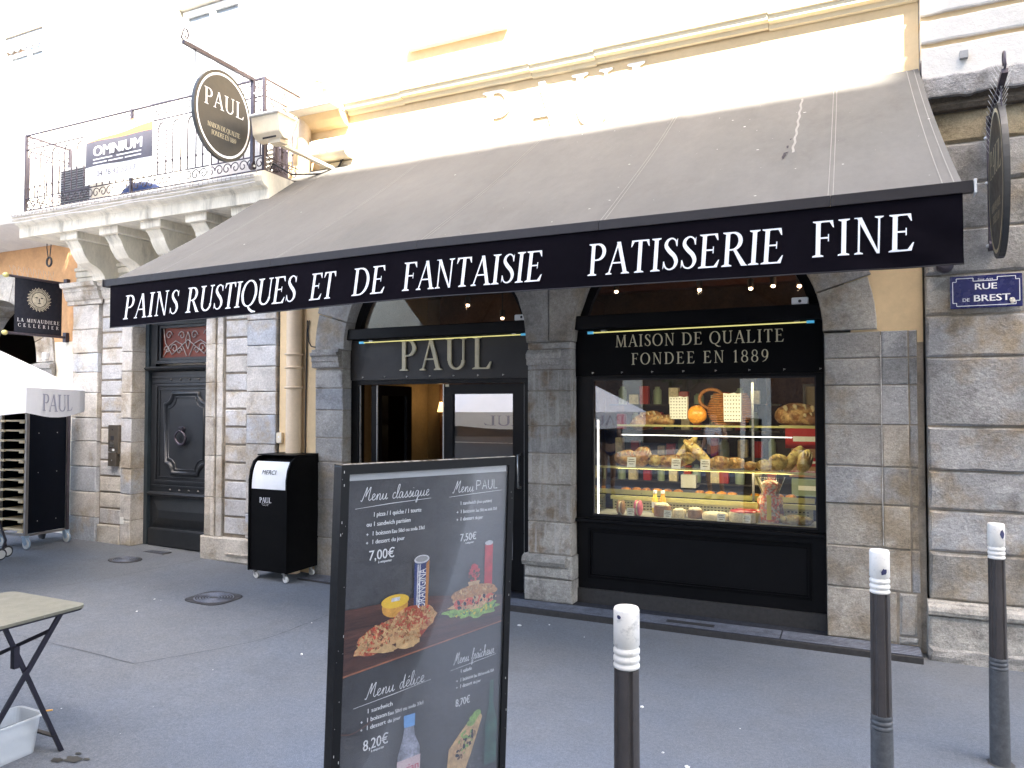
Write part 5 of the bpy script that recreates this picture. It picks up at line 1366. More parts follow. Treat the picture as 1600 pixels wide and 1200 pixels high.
# floodlight on arm and wall box
fl = thing('floodlight', 'cream floodlight box on a long arm right of the oval sign', 'floodlight', (-4.76, 5.95, 4.25))
hx, hy, hz = -4.86, 5.23, 4.33
part('housing', MB().prism([(hy - .10, hz + .10), (hy - .075, hz - .06), (hy - .02, hz - .105), (hy + .06, hz - .105), (hy + .11, hz - .04), (hy + .13, hz + .10)], 'x', hx - .19, hx + .13), 'cream_trim', fl, bevel=.01)
part('lid', MB().cbox(hx - .205, hx + .145, hy - .12, hy + .15, hz + .10, hz + .122, .006), 'white', fl)
part('vent', MB().box(hx - .10, hx + .06, hy - .045, hy - .04, hz - .10, hz - .075), 'bar', fl)
part('arm', MB().flat([(hx + .02, hy + .03, hz - .13), (-4.70, 5.95, 4.12)], .05, .03, (1, 0, 0)), 'cream_trim', fl)
part('bracket', MB().box(hx - .05, hx + .09, hy - .02, hy + .08, hz - .14, hz - .107), 'cream_trim', fl)
ac = thing('wall_unit', 'rounded cream electrical unit on the wall at the awning\'s upper left corner', 'electrical unit', (-4.68, 5.9, 4.2))
part('unit_body', MB().prism([(5.966, 4.42), (5.84, 4.42), (5.80, 4.39), (5.79, 4.30), (5.82, 4.235), (5.87, 4.215), (5.966, 4.215)], 'x', -4.93, -4.50, True), 'cream_trim', ac)
part('unit_rib', MB().box(-4.80, -4.79, 5.785, 5.80, 4.28, 4.4).box(-4.71, -4.70, 5.785, 5.80, 4.28, 4.4), 'pipe', ac)
part('unit_plate', MB().box(-4.92, -4.50, 5.95, 5.967, 4.08, 4.21), 'cream_trim', ac)
tag(part('cornice_lamp', MB().box(-4.80, -4.62, 5.72, 5.8, 4.802, 4.815).box(-4.72, -4.70, 5.74, 5.76, 4.815, 4.88).box(-4.80, -4.60, 5.68, 5.86, 4.88, 4.90), 'cream_trim'), 'small flat lamp standing on the cornice cap above the cream unit', 'lamp')

# things on the balcony
bn = thing('estate_agent_banner', 'charcoal and white banner lettered OMNIUM with orange strip tied to the balcony railing', 'banner', (-7.15, 5.37, 4.2))
def bpt(u, v):
    return Vector((-7.69 + 1.06 * u, 5.355 - .010 * math.sin(u * 9), 4.18 + .62 * v + .012 * math.sin(u * 5) * (1 - v)))
def bquad(u0, u1, v0, v1, m, name, off):
    part(name, MB().grid(lambda u, v: tuple(bpt(u0 + (u1 - u0) * u, v0 + (v1 - v0) * v) + Vector((0, off, 0))), 16, 2), m, bn)
bquad(0, 1, 0, 1, 'white', 'sheet', 0)
bquad(.0, 1, .31, .76, 'bannernavy', 'dark_field', -.002)
part('orange_strip', MB().grid(lambda u, v: tuple(bpt(u, .762 + (.005 + .13 * u) * v) + Vector((0, -.002, 0))), 16, 2), 'bannerorange', bn)
q = MB()
def btx(text, u0, u1, v, h, bold=0): sans(q, text, (-7.69, 5.342, 4.18), XU, ZV, u0, u1, v, h, 0, bold=bold)
btx('OMNIUM', .14, .90, .305, .115, .012)
for k, (a, b, z) in enumerate(((.14, .45, .262), (.52, .9, .262), (.14, .36, .222), (.39, .62, .222), (.65, .9, .222))): q.polys([[(a, z), (b, z), (b, z + .012), (a, z + .012)]], (-7.69, 5.342, 4.18), XU, ZV, 0)
part('lettering', q, 'white_print', bn)
q = MB(); btx('04 78 42 53 17', .20, .82, .075, .065, .002); part('phone_number', q, 'bannernavy', bn)
q = MB(); btx('BUREAUX DISPONIBLES', .04, 1.03, .575, .055, .004); part('orange_lettering', q, 'bannerorange', bn)
t = thing('air_conditioner', 'grey air conditioning unit standing on the balcony left of the banner', 'air conditioner', (-8.1, 5.6, 3.98))
part('casing', MB().cbox(-8.35, -7.80, 5.50, 5.75, 3.98, 4.50, .01), 'cabinetgrey', t)
q = MB()
for k in range(16): q.box(-8.32, -7.83, 5.492, 5.499, 4.03 + k * .028, 4.042 + k * .028)
part('grille_slat', q, 'bar', t, kind='stuff')
tag(part('tarpaulin', MB().blob((-7.05, 5.55, 4.08), (.30, .10, .11), 14, 8, .25, 2), 'paleblue'), 'dark blue folded tarpaulin behind the lower edge of the banner', 'tarpaulin')
t = thing('folding_chairs', 'dark slatted folding chairs stacked at the right end of the balcony', 'chair', (-5.4, 5.75, 3.98))
for k in range(6): part('slat', MB().cbox(-5.62, -5.2, 5.62 + .02 * k, 5.66 + .02 * k, 4.08 + k * .055, 4.10 + k * .055, .004), 'cabinetgrey', t)
part('frame', MB().box(-5.62, -5.60, 5.6, 5.8, 3.98, 4.42).box(-5.22, -5.2, 5.6, 5.8, 3.98, 4.42), 'iron', t)
tag(part('balcony_screen', MB().box(-5.92, -5.22, 5.47, 5.49, 4.0, 4.62), 'curtain'), 'pale grey screen panel behind the railing under the oval sign', 'screen')

# ================================================================== FAR LEFT BUILDING
ob = thing('orange_building', 'orange plastered building with stone arch at the far left', 'building', (-11, 6.1, 0))
cxo, zo, ro = -10.4, 2.3, .86
q = MB(); xs = [-14 + .06 * i for i in range(84)]; xs = [x for x in xs if x < -8.93] + [-8.92]
for a, b in zip(xs[:-1], xs[1:]):
    m_ = (a + b) / 2; d = abs(m_ - cxo)
    z0 = zo + math.sqrt(max(0, 1.15 ** 2 - d * d)) if d < 1.15 else (2.55 if m_ > -9.3 else 0)
    q.add([(a, 6.05, z0), (b, 6.05, z0), (b, 6.05, 3.95), (a, 6.05, 3.95)], [(0, 1, 2, 3)])
part('wall', q, 'plaster_orange', ob, recalc=False)
part('lower_wall', MB().box(-9.25, -8.73, 6.045, 6.3, 0.05, 2.55), 'plaster_pale', ob)
part('corner_wall', MB().box(-8.92, -8.735, 6.04, 6.3, 2.552, 3.95), 'plaster_orange', ob)
part('upper_wall', MB().box(-14, -10.36, 6.03, 6.3, 3.96, 9.5).box(-9.55, -8.901, 6.03, 6.3, 3.96, 9.5).box(-10.36, -9.55, 6.03, 6.3, 3.96, 5.3).box(-10.36, -9.55, 6.03, 6.3, 6.72, 9.5), 'plaster_pale', ob)
K = 10
for k in range(K):
    a0, a1 = PI * k / K + .006, PI * (k + 1) / K - .006
    P = [(cxo + ro * math.cos(a0 + (a1 - a0) * j / 3), zo + ro * math.sin(a0 + (a1 - a0) * j / 3)) for j in range(4)] + [(cxo + 1.2 * math.cos(a1 + (a0 - a1) * j / 3), zo + 1.2 * math.sin(a1 + (a0 - a1) * j / 3)) for j in range(4)]
    part('arch_stone', MB().prism(P, 'y', 6.02, 6.5), 'stone', ob, color=random.choice([PALE[0], PALE[3], BEI[0]]))
for z0, z1 in ZP([.1, .5, .9, 1.3, 1.7, 2.1, 2.3]): block(ob, -9.54, -9.2, z0, z1, 6.02, 6.5, [PALE[0], PALE[3], BEI[0]])
part('impost', MB().prism([(6.02, 2.12), (5.99, 2.13), (5.97, 2.2), (5.95, 2.22), (5.95, 2.27), (6.02, 2.29)], 'x', -9.56, -9.17), 'stone_rough', ob, color=GRY[1])
part('vault_side', MB().box(-14.05, -14, 6.3, 9.4, 0, 4), 'intdark', ob)
part('vault', MB().box(-14, -9.0, 9.4, 9.5, 0, 4), 'intdark', ob)
part('vault_ceiling', MB().box(-14, -9.0, 6.5, 9.4, 3.6, 3.7), 'intwall', ob)
part('ledge', MB().prism([(6.03, 3.80), (5.72, 3.86), (5.42, 3.93), (5.40, 3.98), (6.03, 4.06)], 'x', -14, -8.93), 'plaster_white', ob)
part('body', MB().box(-14, -8.93, 9.5, 14, 0, 9.5), 'plaster_orange', ob)
fw_ = MB(); frame_xz(fw_, -10.35, -9.56, 5.31, 6.5, .06, 6.08, 6.13); fw_.box(-9.93, -9.86, 6.08, 6.13, 5.37, 6.44)
w = part('window', fw_, 'white', ob)
part('pane', MB().box(-10.29, -9.93, 6.1, 6.105, 5.37, 6.44), 'winglass', w); part('pane', MB().box(-9.86, -9.62, 6.1, 6.105, 5.37, 6.44), 'winglass', w)
q = MB().prism([(-10.36, 6.71), (-9.55, 6.71), (-9.55, 6.53)] + [(-9.55 - .81 * (i + .5) / 12, 6.49 if i % 2 == 0 else 6.53) for i in range(12)] + [(-10.36, 6.53)], 'y', 6.05, 6.07)
part('lambrequin', q, 'cabinetgrey', w)  # grey instead of white: shade on the lambrequin painted as its colour

# flag sign
fg = thing('hanging_banner', 'navy cloth banner with pale sun emblem hung between two rods at the far left', 'banner', (-8.97, 6.0, 2.6))
xf = -8.97
for z, d in ((3.275, .0), (2.60, .0)):
    rd = part('rod', MB().tube([(xf, 5.30, z), (xf, 6.03, z)], .016, 10), 'iron', fg)
    part('finial', MB().blob((xf, 5.285, z), (.03, .035, .03), 12, 8, 0), 'brass', rd); part('wall_plate', MB().box(xf - .03, xf + .03, 6.0, 6.045, z - .06, z + .06), 'iron', rd)
part('cloth', MB().grid(lambda u, v: (xf + .006 * math.sin(u * 8), 5.39 + .57 * u, 2.60 + .675 * v), 20, 6), 'navycloth', fg)
q = MB(); U = (0, 1, 0); oo = (xf, 0, 0); sy, sz = 5.675, 3.03
q.polys([[(sy + .085 * math.cos(2 * PI * i / 24), sz + .085 * math.sin(2 * PI * i / 24)) for i in range(24)]], oo, U, ZV, .009)
for k in range(44):
    a = 2 * PI * k / 44; r0, r1 = .092, .135 + .012 * (k % 2)
    q.polys([[(sy + r0 * math.cos(a - .05), sz + r0 * math.sin(a - .05)), (sy + r0 * math.cos(a + .05), sz + r0 * math.sin(a + .05)), (sy + r1 * math.cos(a + .09), sz + r1 * math.sin(a + .09)), (sy + r1 * math.cos(a + .03), sz + r1 * math.sin(a + .03))]], oo, U, ZV, .009)
part('sun_emblem', q, 'sunprint', fg)
q = MB()
for dy, dz, a, b in ((-.032, .022, .018, .007), (.032, .022, .018, .007), (0, -.008, .006, .03), (0, -.045, .022, .006)):
    q.polys([[(sy + dy + a * math.cos(PI * i / 5), sz + dz + b * math.sin(PI * i / 5)) for i in range(10)]], oo, U, ZV, .0105)
part('emblem_face', q, 'navycloth', fg)
q = MB(); serif_flat(q, 'LA MINAUDIERE', (xf, 0, 2.745), U, ZV, 5.42, 5.93, .042, .009, space=.4); serif_flat(q, 'CELLERIER', (xf, 0, 2.685), U, ZV, 5.43, 5.92, .04, .009)
part('lettering', q, 'white_print', fg)
q = MB()
for i in range(9):
    y = 5.36 + .06 * i; q.tube([(xf, y, 3.29), (xf - .03, y - .02, 3.40)], .0018, 4); q.tube([(xf, y, 3.29), (xf + .03, y - .01, 3.40)], .0018, 4)
part('bird_spikes', q, 'steel', fg, kind='stuff')
q = MB()
q.tube([(-8.98 + .045 * math.cos(a), 5.80, 3.52 + .055 * math.sin(a)) for a in [2 * PI * k / 16 for k in range(16)]], .012, 6, True)
q.tube([(-9.02, 5.8, 3.86), (-9.03, 5.8, 3.7), (-9.0, 5.8, 3.57)], .006, 5); q.tube([(-8.94, 5.8, 3.86), (-8.95, 5.8, 3.72), (-8.97, 5.8, 3.57)], .006, 5)
tag(part('cable_coil', q, 'rubber'), 'coil of dark cable hanging under the ledge above the navy banner', 'cable coil')
tag(part('wall_sensor', MB().cbox(-9.36, -9.28, 5.97, 6.02, 2.33, 2.42, .006), 'white'), 'small white box on the pale wall right of the stone arch', 'sensor')

# ================================================================== STREET THINGS
# bin
bn_ = thing('waste_bin', 'tall black PAUL waste bin on castors with white MERCI flap', 'bin', (-5.16, 5.7, gz(-5.16)))
bx0, bx1, by0, by1, bz0 = -5.40, -4.915, 5.50, 5.97, .135
prof = [(by0, bz0), (by0, 1.02), (by0 + .02, 1.12), (by0 + .06, 1.20), (by0 + .13, 1.245), (by1, 1.25), (by1, bz0)]
part('side', MB().prism(prof, 'x', bx1 - .018, bx1), 'blackmat', bn_); part('side', MB().prism(prof, 'x', bx0, bx0 + .018), 'blackmat', bn_)
body_p = [(by0 + .012, bz0 + .003), (by0 + .012, .93), (by0 + .06, .93), (by0 + .06, .95), (by0 + .20, 1.23), (by1 - .005, 1.24), (by1 - .005, bz0 + .003)]
part('body', MB().prism(body_p, 'x', bx0 + .0185, bx1 - .0185), 'blackmat', bn_)
fp = [(by0 + .014, .932)] + [(by0 + .014 + .10 * (1 - math.cos(a)), .932 + .27 * math.sin(a)) for a in [k * .17 for k in range(1, 9)]]
q = MB().grid(lambda u, v: (bx0 + .03 + (bx1 - bx0 - .06) * u, fp[int(v * 8)][0], fp[int(v * 8)][1]), 1, 8)
flp = part('flap', q, 'white', bn_)
yb_, zb_ = fp[5]; ya_, za_ = fp[3]; V = Vector((0, yb_ - ya_, zb_ - za_)).normalized()
q = MB(); sans(q, 'MERCI', (0, fp[3][0] - .001, fp[3][1] + .01), XU, V, -5.25, -5.08, .0, .045, .004, shear=.15); part('lettering', q, 'dots', flp)
part('top', MB().cbox(bx0 - .005, bx1 + .003, by0 + .12, by1 + .005, 1.2505, 1.262, .003), 'blackmat', bn_)
q = MB(); serif_flat(q, 'PAUL', (0, by0 + .012, .80), XU, ZV, -5.265, -5.115, .05, .002)
serif_flat(q, 'MAISON DE QUALITE', (0, by0 + .012, .785), XU, ZV, -5.235, -5.145, .007, .002); serif_flat(q, 'FONDEE EN 1889', (0, by0 + .012, .772), XU, ZV, -5.225, -5.155, .007, .002)
part('bin_lettering', q, 'white_print', bn_)
for x, y in ((-5.35, 5.55), (-4.97, 5.54), (-4.96, 5.90), (-5.35, 5.9)):
    c = part('castor', MB().box(x - .02, x + .02, y - .02, y + .02, bz0 - .012, bz0 - .001).flat([(x, y, bz0 - .012), (x + .015, y, gz(x) + .035)], .03, .02, (0, 1, 0)), 'steel', bn_)
    part('wheel', MB().lathe([(.028, -.012), (.032, -.008), (.032, .008), (.028, .012)], (x + .018, y, gz(x) + .033), 14, 'y'), 'palewheel', c)

# bollards
def bollard(x, y, lab):
    z = 0
    t = thing('bollard', lab, 'bollard', (x, y, 0), group='bollards along the pavement edge')
    part('cap', MB().lathe([(.010, 1.17), (.034, 1.168), (.0372, 1.16), (.0375, 1.062), (.0345, 1.058), (.0345, 1.054), (.0378, 1.05), (.0378, 1.040), (.0345, 1.036), (.0345, 1.032), (.0378, 1.028), (.0378, 1.018), (.0345, 1.014), (.0345, 1.010), (.0378, 1.006), (.0375, .998), (.033, .995)], (x, y, 0), 28), 'whitecap', t)
    # fluted shaft
    sh = MB(); n = 48; prof_ = [(.52, 0), (.994, 1)]
    rows = []
    for zz_, r0 in ((.515, .0385), (.80, .0370), (.995, .0362)):
        ring = []
        for k in range(n):
            a = 2 * PI * k / n; ph = ((a + .35) % (2 * PI / 5)) / (2 * PI / 5)
            rr = r0 - (.0065 if .36 < ph < .64 else .0)
            ring.append((x + rr * math.cos(a), y + rr * math.sin(a), zz_))
        rows.append(ring)
    sh.add([p for r_ in rows for p in r_], [(i * n + k, i * n + (k + 1) % n, i * n + n + (k + 1) % n, i * n + n + k) for i in range(2) for k in range(n)])
    part('shaft', sh, 'bollard', t)
    part('rings', MB().lathe([(.039, .514), (.0405, .51), (.0405, .50), (.038, .497), (.038, .493), (.0412, .49), (.0412, .48), (.0385, .477), (.0385, .473), (.0415, .47), (.0415, .46), (.039, .457)], (x, y, 0), 28), 'bollard_base', t)
    part('base', MB().lathe([(.041, .457), (.0445, 0.0), (.0445, -.03)], (x, y, 0), 28), 'bollard_base', t)
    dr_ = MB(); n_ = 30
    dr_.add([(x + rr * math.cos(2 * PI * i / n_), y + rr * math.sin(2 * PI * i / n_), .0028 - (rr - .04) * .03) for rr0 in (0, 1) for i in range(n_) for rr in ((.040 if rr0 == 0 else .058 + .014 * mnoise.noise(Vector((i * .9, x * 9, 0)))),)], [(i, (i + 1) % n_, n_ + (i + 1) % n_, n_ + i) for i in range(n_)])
    part('dark_collar', dr_, 'collardark', t)  # uneven ring around the foot, darker than the pavement
    return t
b1 = bollard(-.597, 2.079, 'nearest bollard, in front of the step beside the menu board')
b2 = bollard(.094, 3.324, 'middle bollard in front of the right stone pier, cap with torn sticker')
b3 = bollard(.638, 4.303, 'rightmost bollard before the corner building, navy patch on its cap')
def sticker(t, x, y, ang, z, w_, h, pts=None):
    q = MB(); n = 8; P = []
    for i in range(n):
        a = 2 * PI * i / n; P.append((w_ * math.cos(a) * random.uniform(.6, 1.1), h * math.sin(a) * random.uniform(.6, 1.1)))
    vs = [(x + .0384 * math.cos(ang + p[0] / .038), y + .0384 * math.sin(ang + p[0] / .038), z + p[1]) for p in P]
    part('sticker', q.add(vs, [tuple(range(n))]), 'stickerblue', t)
sticker(b1, -.597, 2.079, R(-108), 1.147, .008, .007); sticker(b2, .094, 3.324, R(-70), 1.085, .013, .015); sticker(b2, .094, 3.324, R(-60), 1.09, .01, .008); sticker(b3, .638, 4.303, R(-55), 1.12, .014, .022)

# menu board
Mz = Matrix.Rotation(R(90) - .36932, 3, 'Z') @ Matrix.Rotation(.031725, 3, 'X') @ Matrix.Rotation(.013529, 3, 'Y')
PTL = Vector((-1.29796, 1.69767, 1.55483)); HB = 1.555
loc = PTL - Mz @ Vector((0, 0, HB))
mbd = thing('menu_board', 'tall black framed menu poster stand lettered Menu classique, on the pavement', 'menu board', loc, Mz.to_euler())
W_, BOT = .622, .36
fwid = .027
def fbar(pts, y0, y1):   # mitred profile bar
    q = MB().prism(pts, 'y', y0, y1); return q
xo0, xo1, zo0, zo1 = -fwid, W_ + fwid, BOT - fwid, HB + fwid
for nm, pts in (('frame_top', [(xo0, zo1), (xo1, zo1), (W_, HB), (0, HB)]), ('frame_bottom', [(xo0, zo0), (0, BOT), (W_, BOT), (xo1, zo0)]), ('frame_left', [(xo0, zo0), (xo0, zo1), (0, HB), (0, BOT)]), ('frame_right', [(xo1, zo0), (W_, BOT), (W_, HB), (xo1, zo1)])):
    q = fbar(pts, -.014, .026); part(nm.split('_')[0] + '_bar' if False else 'frame_bar', q, 'boardframe', mbd, local=True, bevel=.006)
part('leg', MB().box(xo0, xo0 + .025, .0, .025, 0, zo0), 'boardframe', mbd, local=True); part('leg', MB().box(xo1 - .025, xo1, .0, .025, 0, zo0), 'boardframe', mbd, local=True)
part('foot', MB().box(xo0, xo0 + .04, -.25, .28, -.0, .03), 'boardframe', mbd, local=True); part('foot', MB().box(xo1 - .04, xo1, -.25, .28, 0, .03), 'boardframe', mbd, local=True)
q = MB()
for i in range(90):
    x = random.uniform(xo0 + .01, xo1 - .01); w_ = random.choice([.004, .008, .015, .03]) * random.uniform(.4, 1)
    q.box(x, x + w_, -.0045, -.0035 + random.uniform(.004, .012), zo1 + .0002, zo1 + .0008)
for i in range(34):
    z = random.uniform(.5, zo1 - .02); s_ = random.choice([.0008, .0012, .0015, .0035])
    x = random.choice([xo0 + .006, xo0 + .02, xo1 - .01]) + random.uniform(-.004, .004)
    q.box(x, x + s_ * .5, -.0150, -.0143, z, z + s_ * 2)
part('scratches', q, 'scratch', mbd, local=True, kind='stuff')
def poster_fn(u, v):
    x = W_ * u; z = BOT + (HB - BOT) * v
    return (x, .004 + .0025 * mnoise.noise(Vector((x * 5, z * 3, 1))), z)
ps = part('poster', MB().grid(poster_fn, 40, 60), 'poster', mbd, local=True)
part('poster_back', MB().box(0, W_, .012, .02, BOT, HB), 'blackmat', mbd, local=True)
def pp(x, d): return (x, HB - d)
def pflat(name, polys, m, off=.0, step=.0002):
    q = MB().polys(polys, (0, 0, 0), XU, ZV, off, step); return part(name, q, m, ps, local=True, recalc=False)
OFF = .0025
pflat('white_edge', [[(.002, HB - .020), (W_ - .002, HB - .022), (W_ - .002, HB - .001), (.002, HB - .001)]], 'posterwhite', OFF)
pflat('white_edge', [[(.001, BOT), (.0035, BOT), (.0035, HB - .45), (.001, HB - .45)]], 'posterwhite', OFF)
CUR = {  # cursive strokes, x-height .45
 'M': ([(0, .05), (.08, .0), (.16, .3), (.30, .95), (.32, .8), (.30, .3), (.34, .45), (.55, .98), (.54, .6), (.52, .15), (.60, .0), (.68, .1)], .70),
 'e': ([(0, .08), (.10, .18), (.22, .36), (.16, .46), (.07, .38), (.06, .14), (.15, .0), (.30, .10)], .30),
 'n': ([(0, .08), (.08, .35), (.10, .42), (.09, .0), (.12, .25), (.22, .44), (.28, .36), (.28, .05), (.34, .0), (.42, .1)], .42),
 'u': ([(0, .10), (.06, .42), (.06, .12), (.13, .0), (.24, .14), (.29, .44), (.28, .08), (.34, .0), (.42, .1)], .42),
 'c': ([(.22, .36), (.15, .45), (.05, .30), (.06, .08), (.15, .0), (.28, .10)], .28),
 'l': ([(0, .10), (.12, .5), (.17, .95), (.10, 1.0), (.05, .7), (.05, .15), (.11, .0), (.2, .1)], .20),
 'a': ([(.24, .40), (.12, .45), (.03, .25), (.07, .02), (.18, .08), (.26, .42), (.26, .08), (.32, .0), (.40, .1)], .40),
 's': ([(0, .08), (.10, .3), (.15, .47), (.17, .3), (.22, .12), (.14, .0), (.04, .04), (.14, .02), (.28, .1)], .28),
 'i': ([(0, .10), (.06, .42), (.06, .08), (.12, .0), (.2, .1)], .20),
 'q': ([(.24, .40), (.12, .45), (.03, .25), (.07, .04), (.18, .08), (.26, .42), (.24, -.35), (.16, -.4), (.24, -.1), (.40, .1)], .40),
 'd': ([(.22, .38), (.12, .45), (.03, .25), (.07, .02), (.18, .08), (.28, .95), (.27, .08), (.33, .0), (.40, .1)], .40),
 'f': ([(0, .1), (.14, .5), (.20, .92), (.13, 1.0), (.08, .7), (.06, -.3), (.12, -.4), (.16, -.1), (.26, .1)], .26),
 'r': ([(0, .10), (.07, .44), (.15, .40), (.14, .06), (.20, .0), (.28, .1)], .28),
 'h': ([(0, .10), (.12, .5), (.16, .95), (.08, .98), (.06, .6), (.06, .0), (.10, .3), (.19, .44), (.26, .34), (.25, .05), (.31, .0), (.38, .1)], .38),
}
CUR['î'] = CUR['i']; CUR['é'] = CUR['e']
def cursive(text, x0, x1, d, h, slope=0., w_=.05):
    tot = sum(.3 if c == ' ' else CUR[c][1] for c in text); sx = (x1 - x0) / tot / h
    out = []; x = 0.
    for c in text:
        if c == ' ': x += .3; continue
        for st_ in ([CUR[c][0]] + ([[(.12, .62), (.2, .74)]] if c == 'é' else []) + ([[(.05, .66), (.055, .70)]] if c == 'i' else []) + ([[(.02, .6), (.06, .72), (.1, .6)]] if c == 'î' else [])):
            P = spline(st_, 5) if len(st_) > 2 else st_
            P = [(x0 + (x + p[0] + .12 * p[1]) * sx * h, HB - d + p[1] * h + slope * (x + p[0]) * sx * h) for p in P]
            out += strip(P, [w_ * h] * len(P))
        x += CUR[c][1]
    return out
def capsl(text, x0, x1, d, h):   # thin hand drawn capitals
    S = {'P': [[(0, 0), (0, 1)], [(0, 1), (.35, .95), (.4, .7), (.3, .5), (0, .47)]], 'A': [[(0, 0), (.22, 1), (.45, 0)], [(.08, .35), (.37, .35)]], 'U': [[(0, 1), (0, .3), (.12, 0), (.3, .02), (.4, .3), (.4, 1)]], 'L': [[(0, 1), (0, 0), (.35, .02)]]}
    out = []; n = len(text); st_ = (x1 - x0) / n
    for i, c in enumerate(text):
        for s in S[c]:
            P = [(x0 + i * st_ + p[0] * st_ * 1.7, HB - d + p[1] * h) for p in s]
            out += strip(P, [.09 * h] * len(P))
    return out
TX = lambda: MB()
def txt(lines, m='chalk', name='menu_text'):
    q = MB()
    for s, x0, x1, d, h in lines: sans(q, s, (0, 0, 0), XU, ZV, x0, x1, HB - d, h, OFF + .0006, bold=.0007)
    part(name, q, m, ps, local=True, recalc=False)
def title(polys): pflat('menu_title', polys, 'chalk', OFF + .0006, .00005)
title(cursive('Menu classique', .045, .292, .080, .040) + strip([(.028, HB - .101), (.15, HB - .094), (.30, HB - .089)], [.0008, .002, .001]))
title(cursive('Menu', .385, .475, .080, .038) + capsl('PAUL', .487, .590, .076, .030) + strip([(.372, HB - .092), (.48, HB - .088), (.602, HB - .084)], [.0008, .0018, .001]))
title(cursive('Menu délice', .082, .297, .655, .042) + strip([(.045, HB - .672), (.18, HB - .665), (.322, HB - .655)], [.0008, .002, .001]))
title(cursive('Menu fraîcheur', .412, .590, .632, .036) + strip([(.40, HB - .648), (.5, HB - .642), (.60, HB - .636)], [.0008, .0018, .001]))
txt([('1 pizza / 1 quiche / 1 tourte', .092, .263, .128, .0135), ('ou 1 sandwich parisien', .068, .223, .1555, .0135), ('+', .068, .075, .183, .010), ('1 boisson', .090, .152, .183, .0135), ('Eau 50cl ou soda 33cl', .157, .277, .183, .0115),
     ('+', .068, .075, .2075, .010), ('1 dessert', .090, .150, .2075, .0135), ('du jour', .156, .204, .2075, .0125), ('7,00€', .080, .168, .2545, .030), ('à emporter', .112, .160, .266, .008)])
txt([('1 sandwich', .421, .486, .121, .0125), ('(hors parisien)', .491, .556, .121, .010), ('+', .405, .412, .148, .010), ('1 boisson', .423, .481, .148, .0125), ('Eau 50cl ou soda 33cl', .487, .580, .149, .0105),
     ('+', .405, .412, .172, .010), ('1 dessert', .423, .480, .172, .0125), ('du jour', .485, .518, .173, .0115), ('7,50€', .424, .492, .238, .0245), ('à emporter', .447, .482, .249, .007)])
txt([('1 sandwich', .094, .180, .698, .0135), ('+', .070, .078, .7235, .010), ('1 boisson', .093, .160, .7235, .0135), ('Eau 50cl ou soda 33cl', .165, .295, .7245, .0115), ('+', .070, .078, .746, .010), ('1 dessert', .093, .158, .746, .0135),
     ('du jour', .165, .212, .7465, .0115), ('8,20€', .082, .168, .8045, .032), ('à emporter', .11, .155, .815, .008)])
txt([('1 salade', .445, .491, .665, .0125), ('+', .426, .433, .6925, .010), ('1 boisson', .445, .497, .6925, .0125), ('Eau 50cl ou soda 33cl', .502, .590, .6935, .0105), ('+', .426, .433, .7135, .010), ('1 dessert', .445, .495, .7135, .0125), ('du jour', .5, .532, .7140, .011),
     ('8,70€', .427, .487, .770, .0245)])
def blobp(cx, d, rx, ry, n=26, amp=.15, seed=0., rot=0.):
    P = []
    for i in range(n):
        a = 2 * PI * i / n; k = 1 + amp * mnoise.noise(Vector((math.cos(a) * 2.2 + seed, math.sin(a) * 2.2, seed)))
        u, v = rx * k * math.cos(a), ry * k * math.sin(a)
        P.append((cx + u * math.cos(rot) - v * math.sin(rot), HB - d + u * math.sin(rot) + v * math.cos(rot)))
    return P
O2 = OFF + .0004
pflat('wood_board_print', [[pp(.001, .572), pp(.619, .528), pp(.619, .44), pp(.28, .39), pp(.001, .386)]], 'woodprint', OFF)
pflat('wood_board_edge', [[pp(.001, .577), pp(.619, .532), pp(.619, .528), pp(.001, .572)]], 'woodedge', OFF + .0001)
pflat('jar_print', [blobp(.178, .405, .047, .030, amp=.03)], 'jarorange', O2)
pflat('jar_lid_print', [blobp(.178, .388, .050, .020, amp=.02), ], 'jaryellow', O2 + .0003)
pflat('jar_label_print', [[pp(.165, .377), pp(.195, .377), pp(.193, .388), pp(.163, .388)]], 'silver', O2 + .0006)
pflat('can_print', [[pp(.245, .28), pp(.302, .28), pp(.300, .43), pp(.290, .44), pp(.258, .436), pp(.247, .425)]], 'canblue', O2)
pflat('can_print', [[pp(.290, .29), pp(.302, .28), pp(.300, .43), pp(.290, .44)]], 'canorange', O2 + .0003)
pflat('can_top_print', [blobp(.272, .275, .029, .013, amp=0)], 'silver', O2 + .0004); pflat('can_top_print', [blobp(.272, .274, .023, .009, amp=0)], 'cabinetgrey', O2 + .0007)
q = MB(); sans(q, 'ORANGINA', (0, 0, 0), (0, 0, 1), (-1, 0, 0), HB - .425, HB - .305, -.289, .030, O2 + .0008, bold=.002)
q = MB(); sans(q, 'ORANGINA', (0, 0, 0), (0, 0, 1), (-1, 0, 0), HB - .425, HB - .305, -.289, .030, -(O2 + .0012) if False else 0, bold=.0)
q.v = [(x, -(O2 + .0012), z) for x, y, z in q.v]
part('can_lettering', q, 'chalk', ps, local=True, recalc=False)
pflat('pizza_print', [blobp(.125, .487, .082, .042, amp=.35, seed=1, rot=.25)], 'pizzaprint', O2 + .0002)
pflat('pizza_print', [blobp(.235, .468, .098, .052, amp=.35, seed=3, rot=.15)], 'pizzaprint', O2 + .0005)
pflat('crust_print', [blobp(.120, .515, .07, .014, amp=.3, seed=5, rot=-.25), blobp(.225, .518, .045, .020, amp=.3, seed=6, rot=-.1)], 'crust', O2 + .0009)
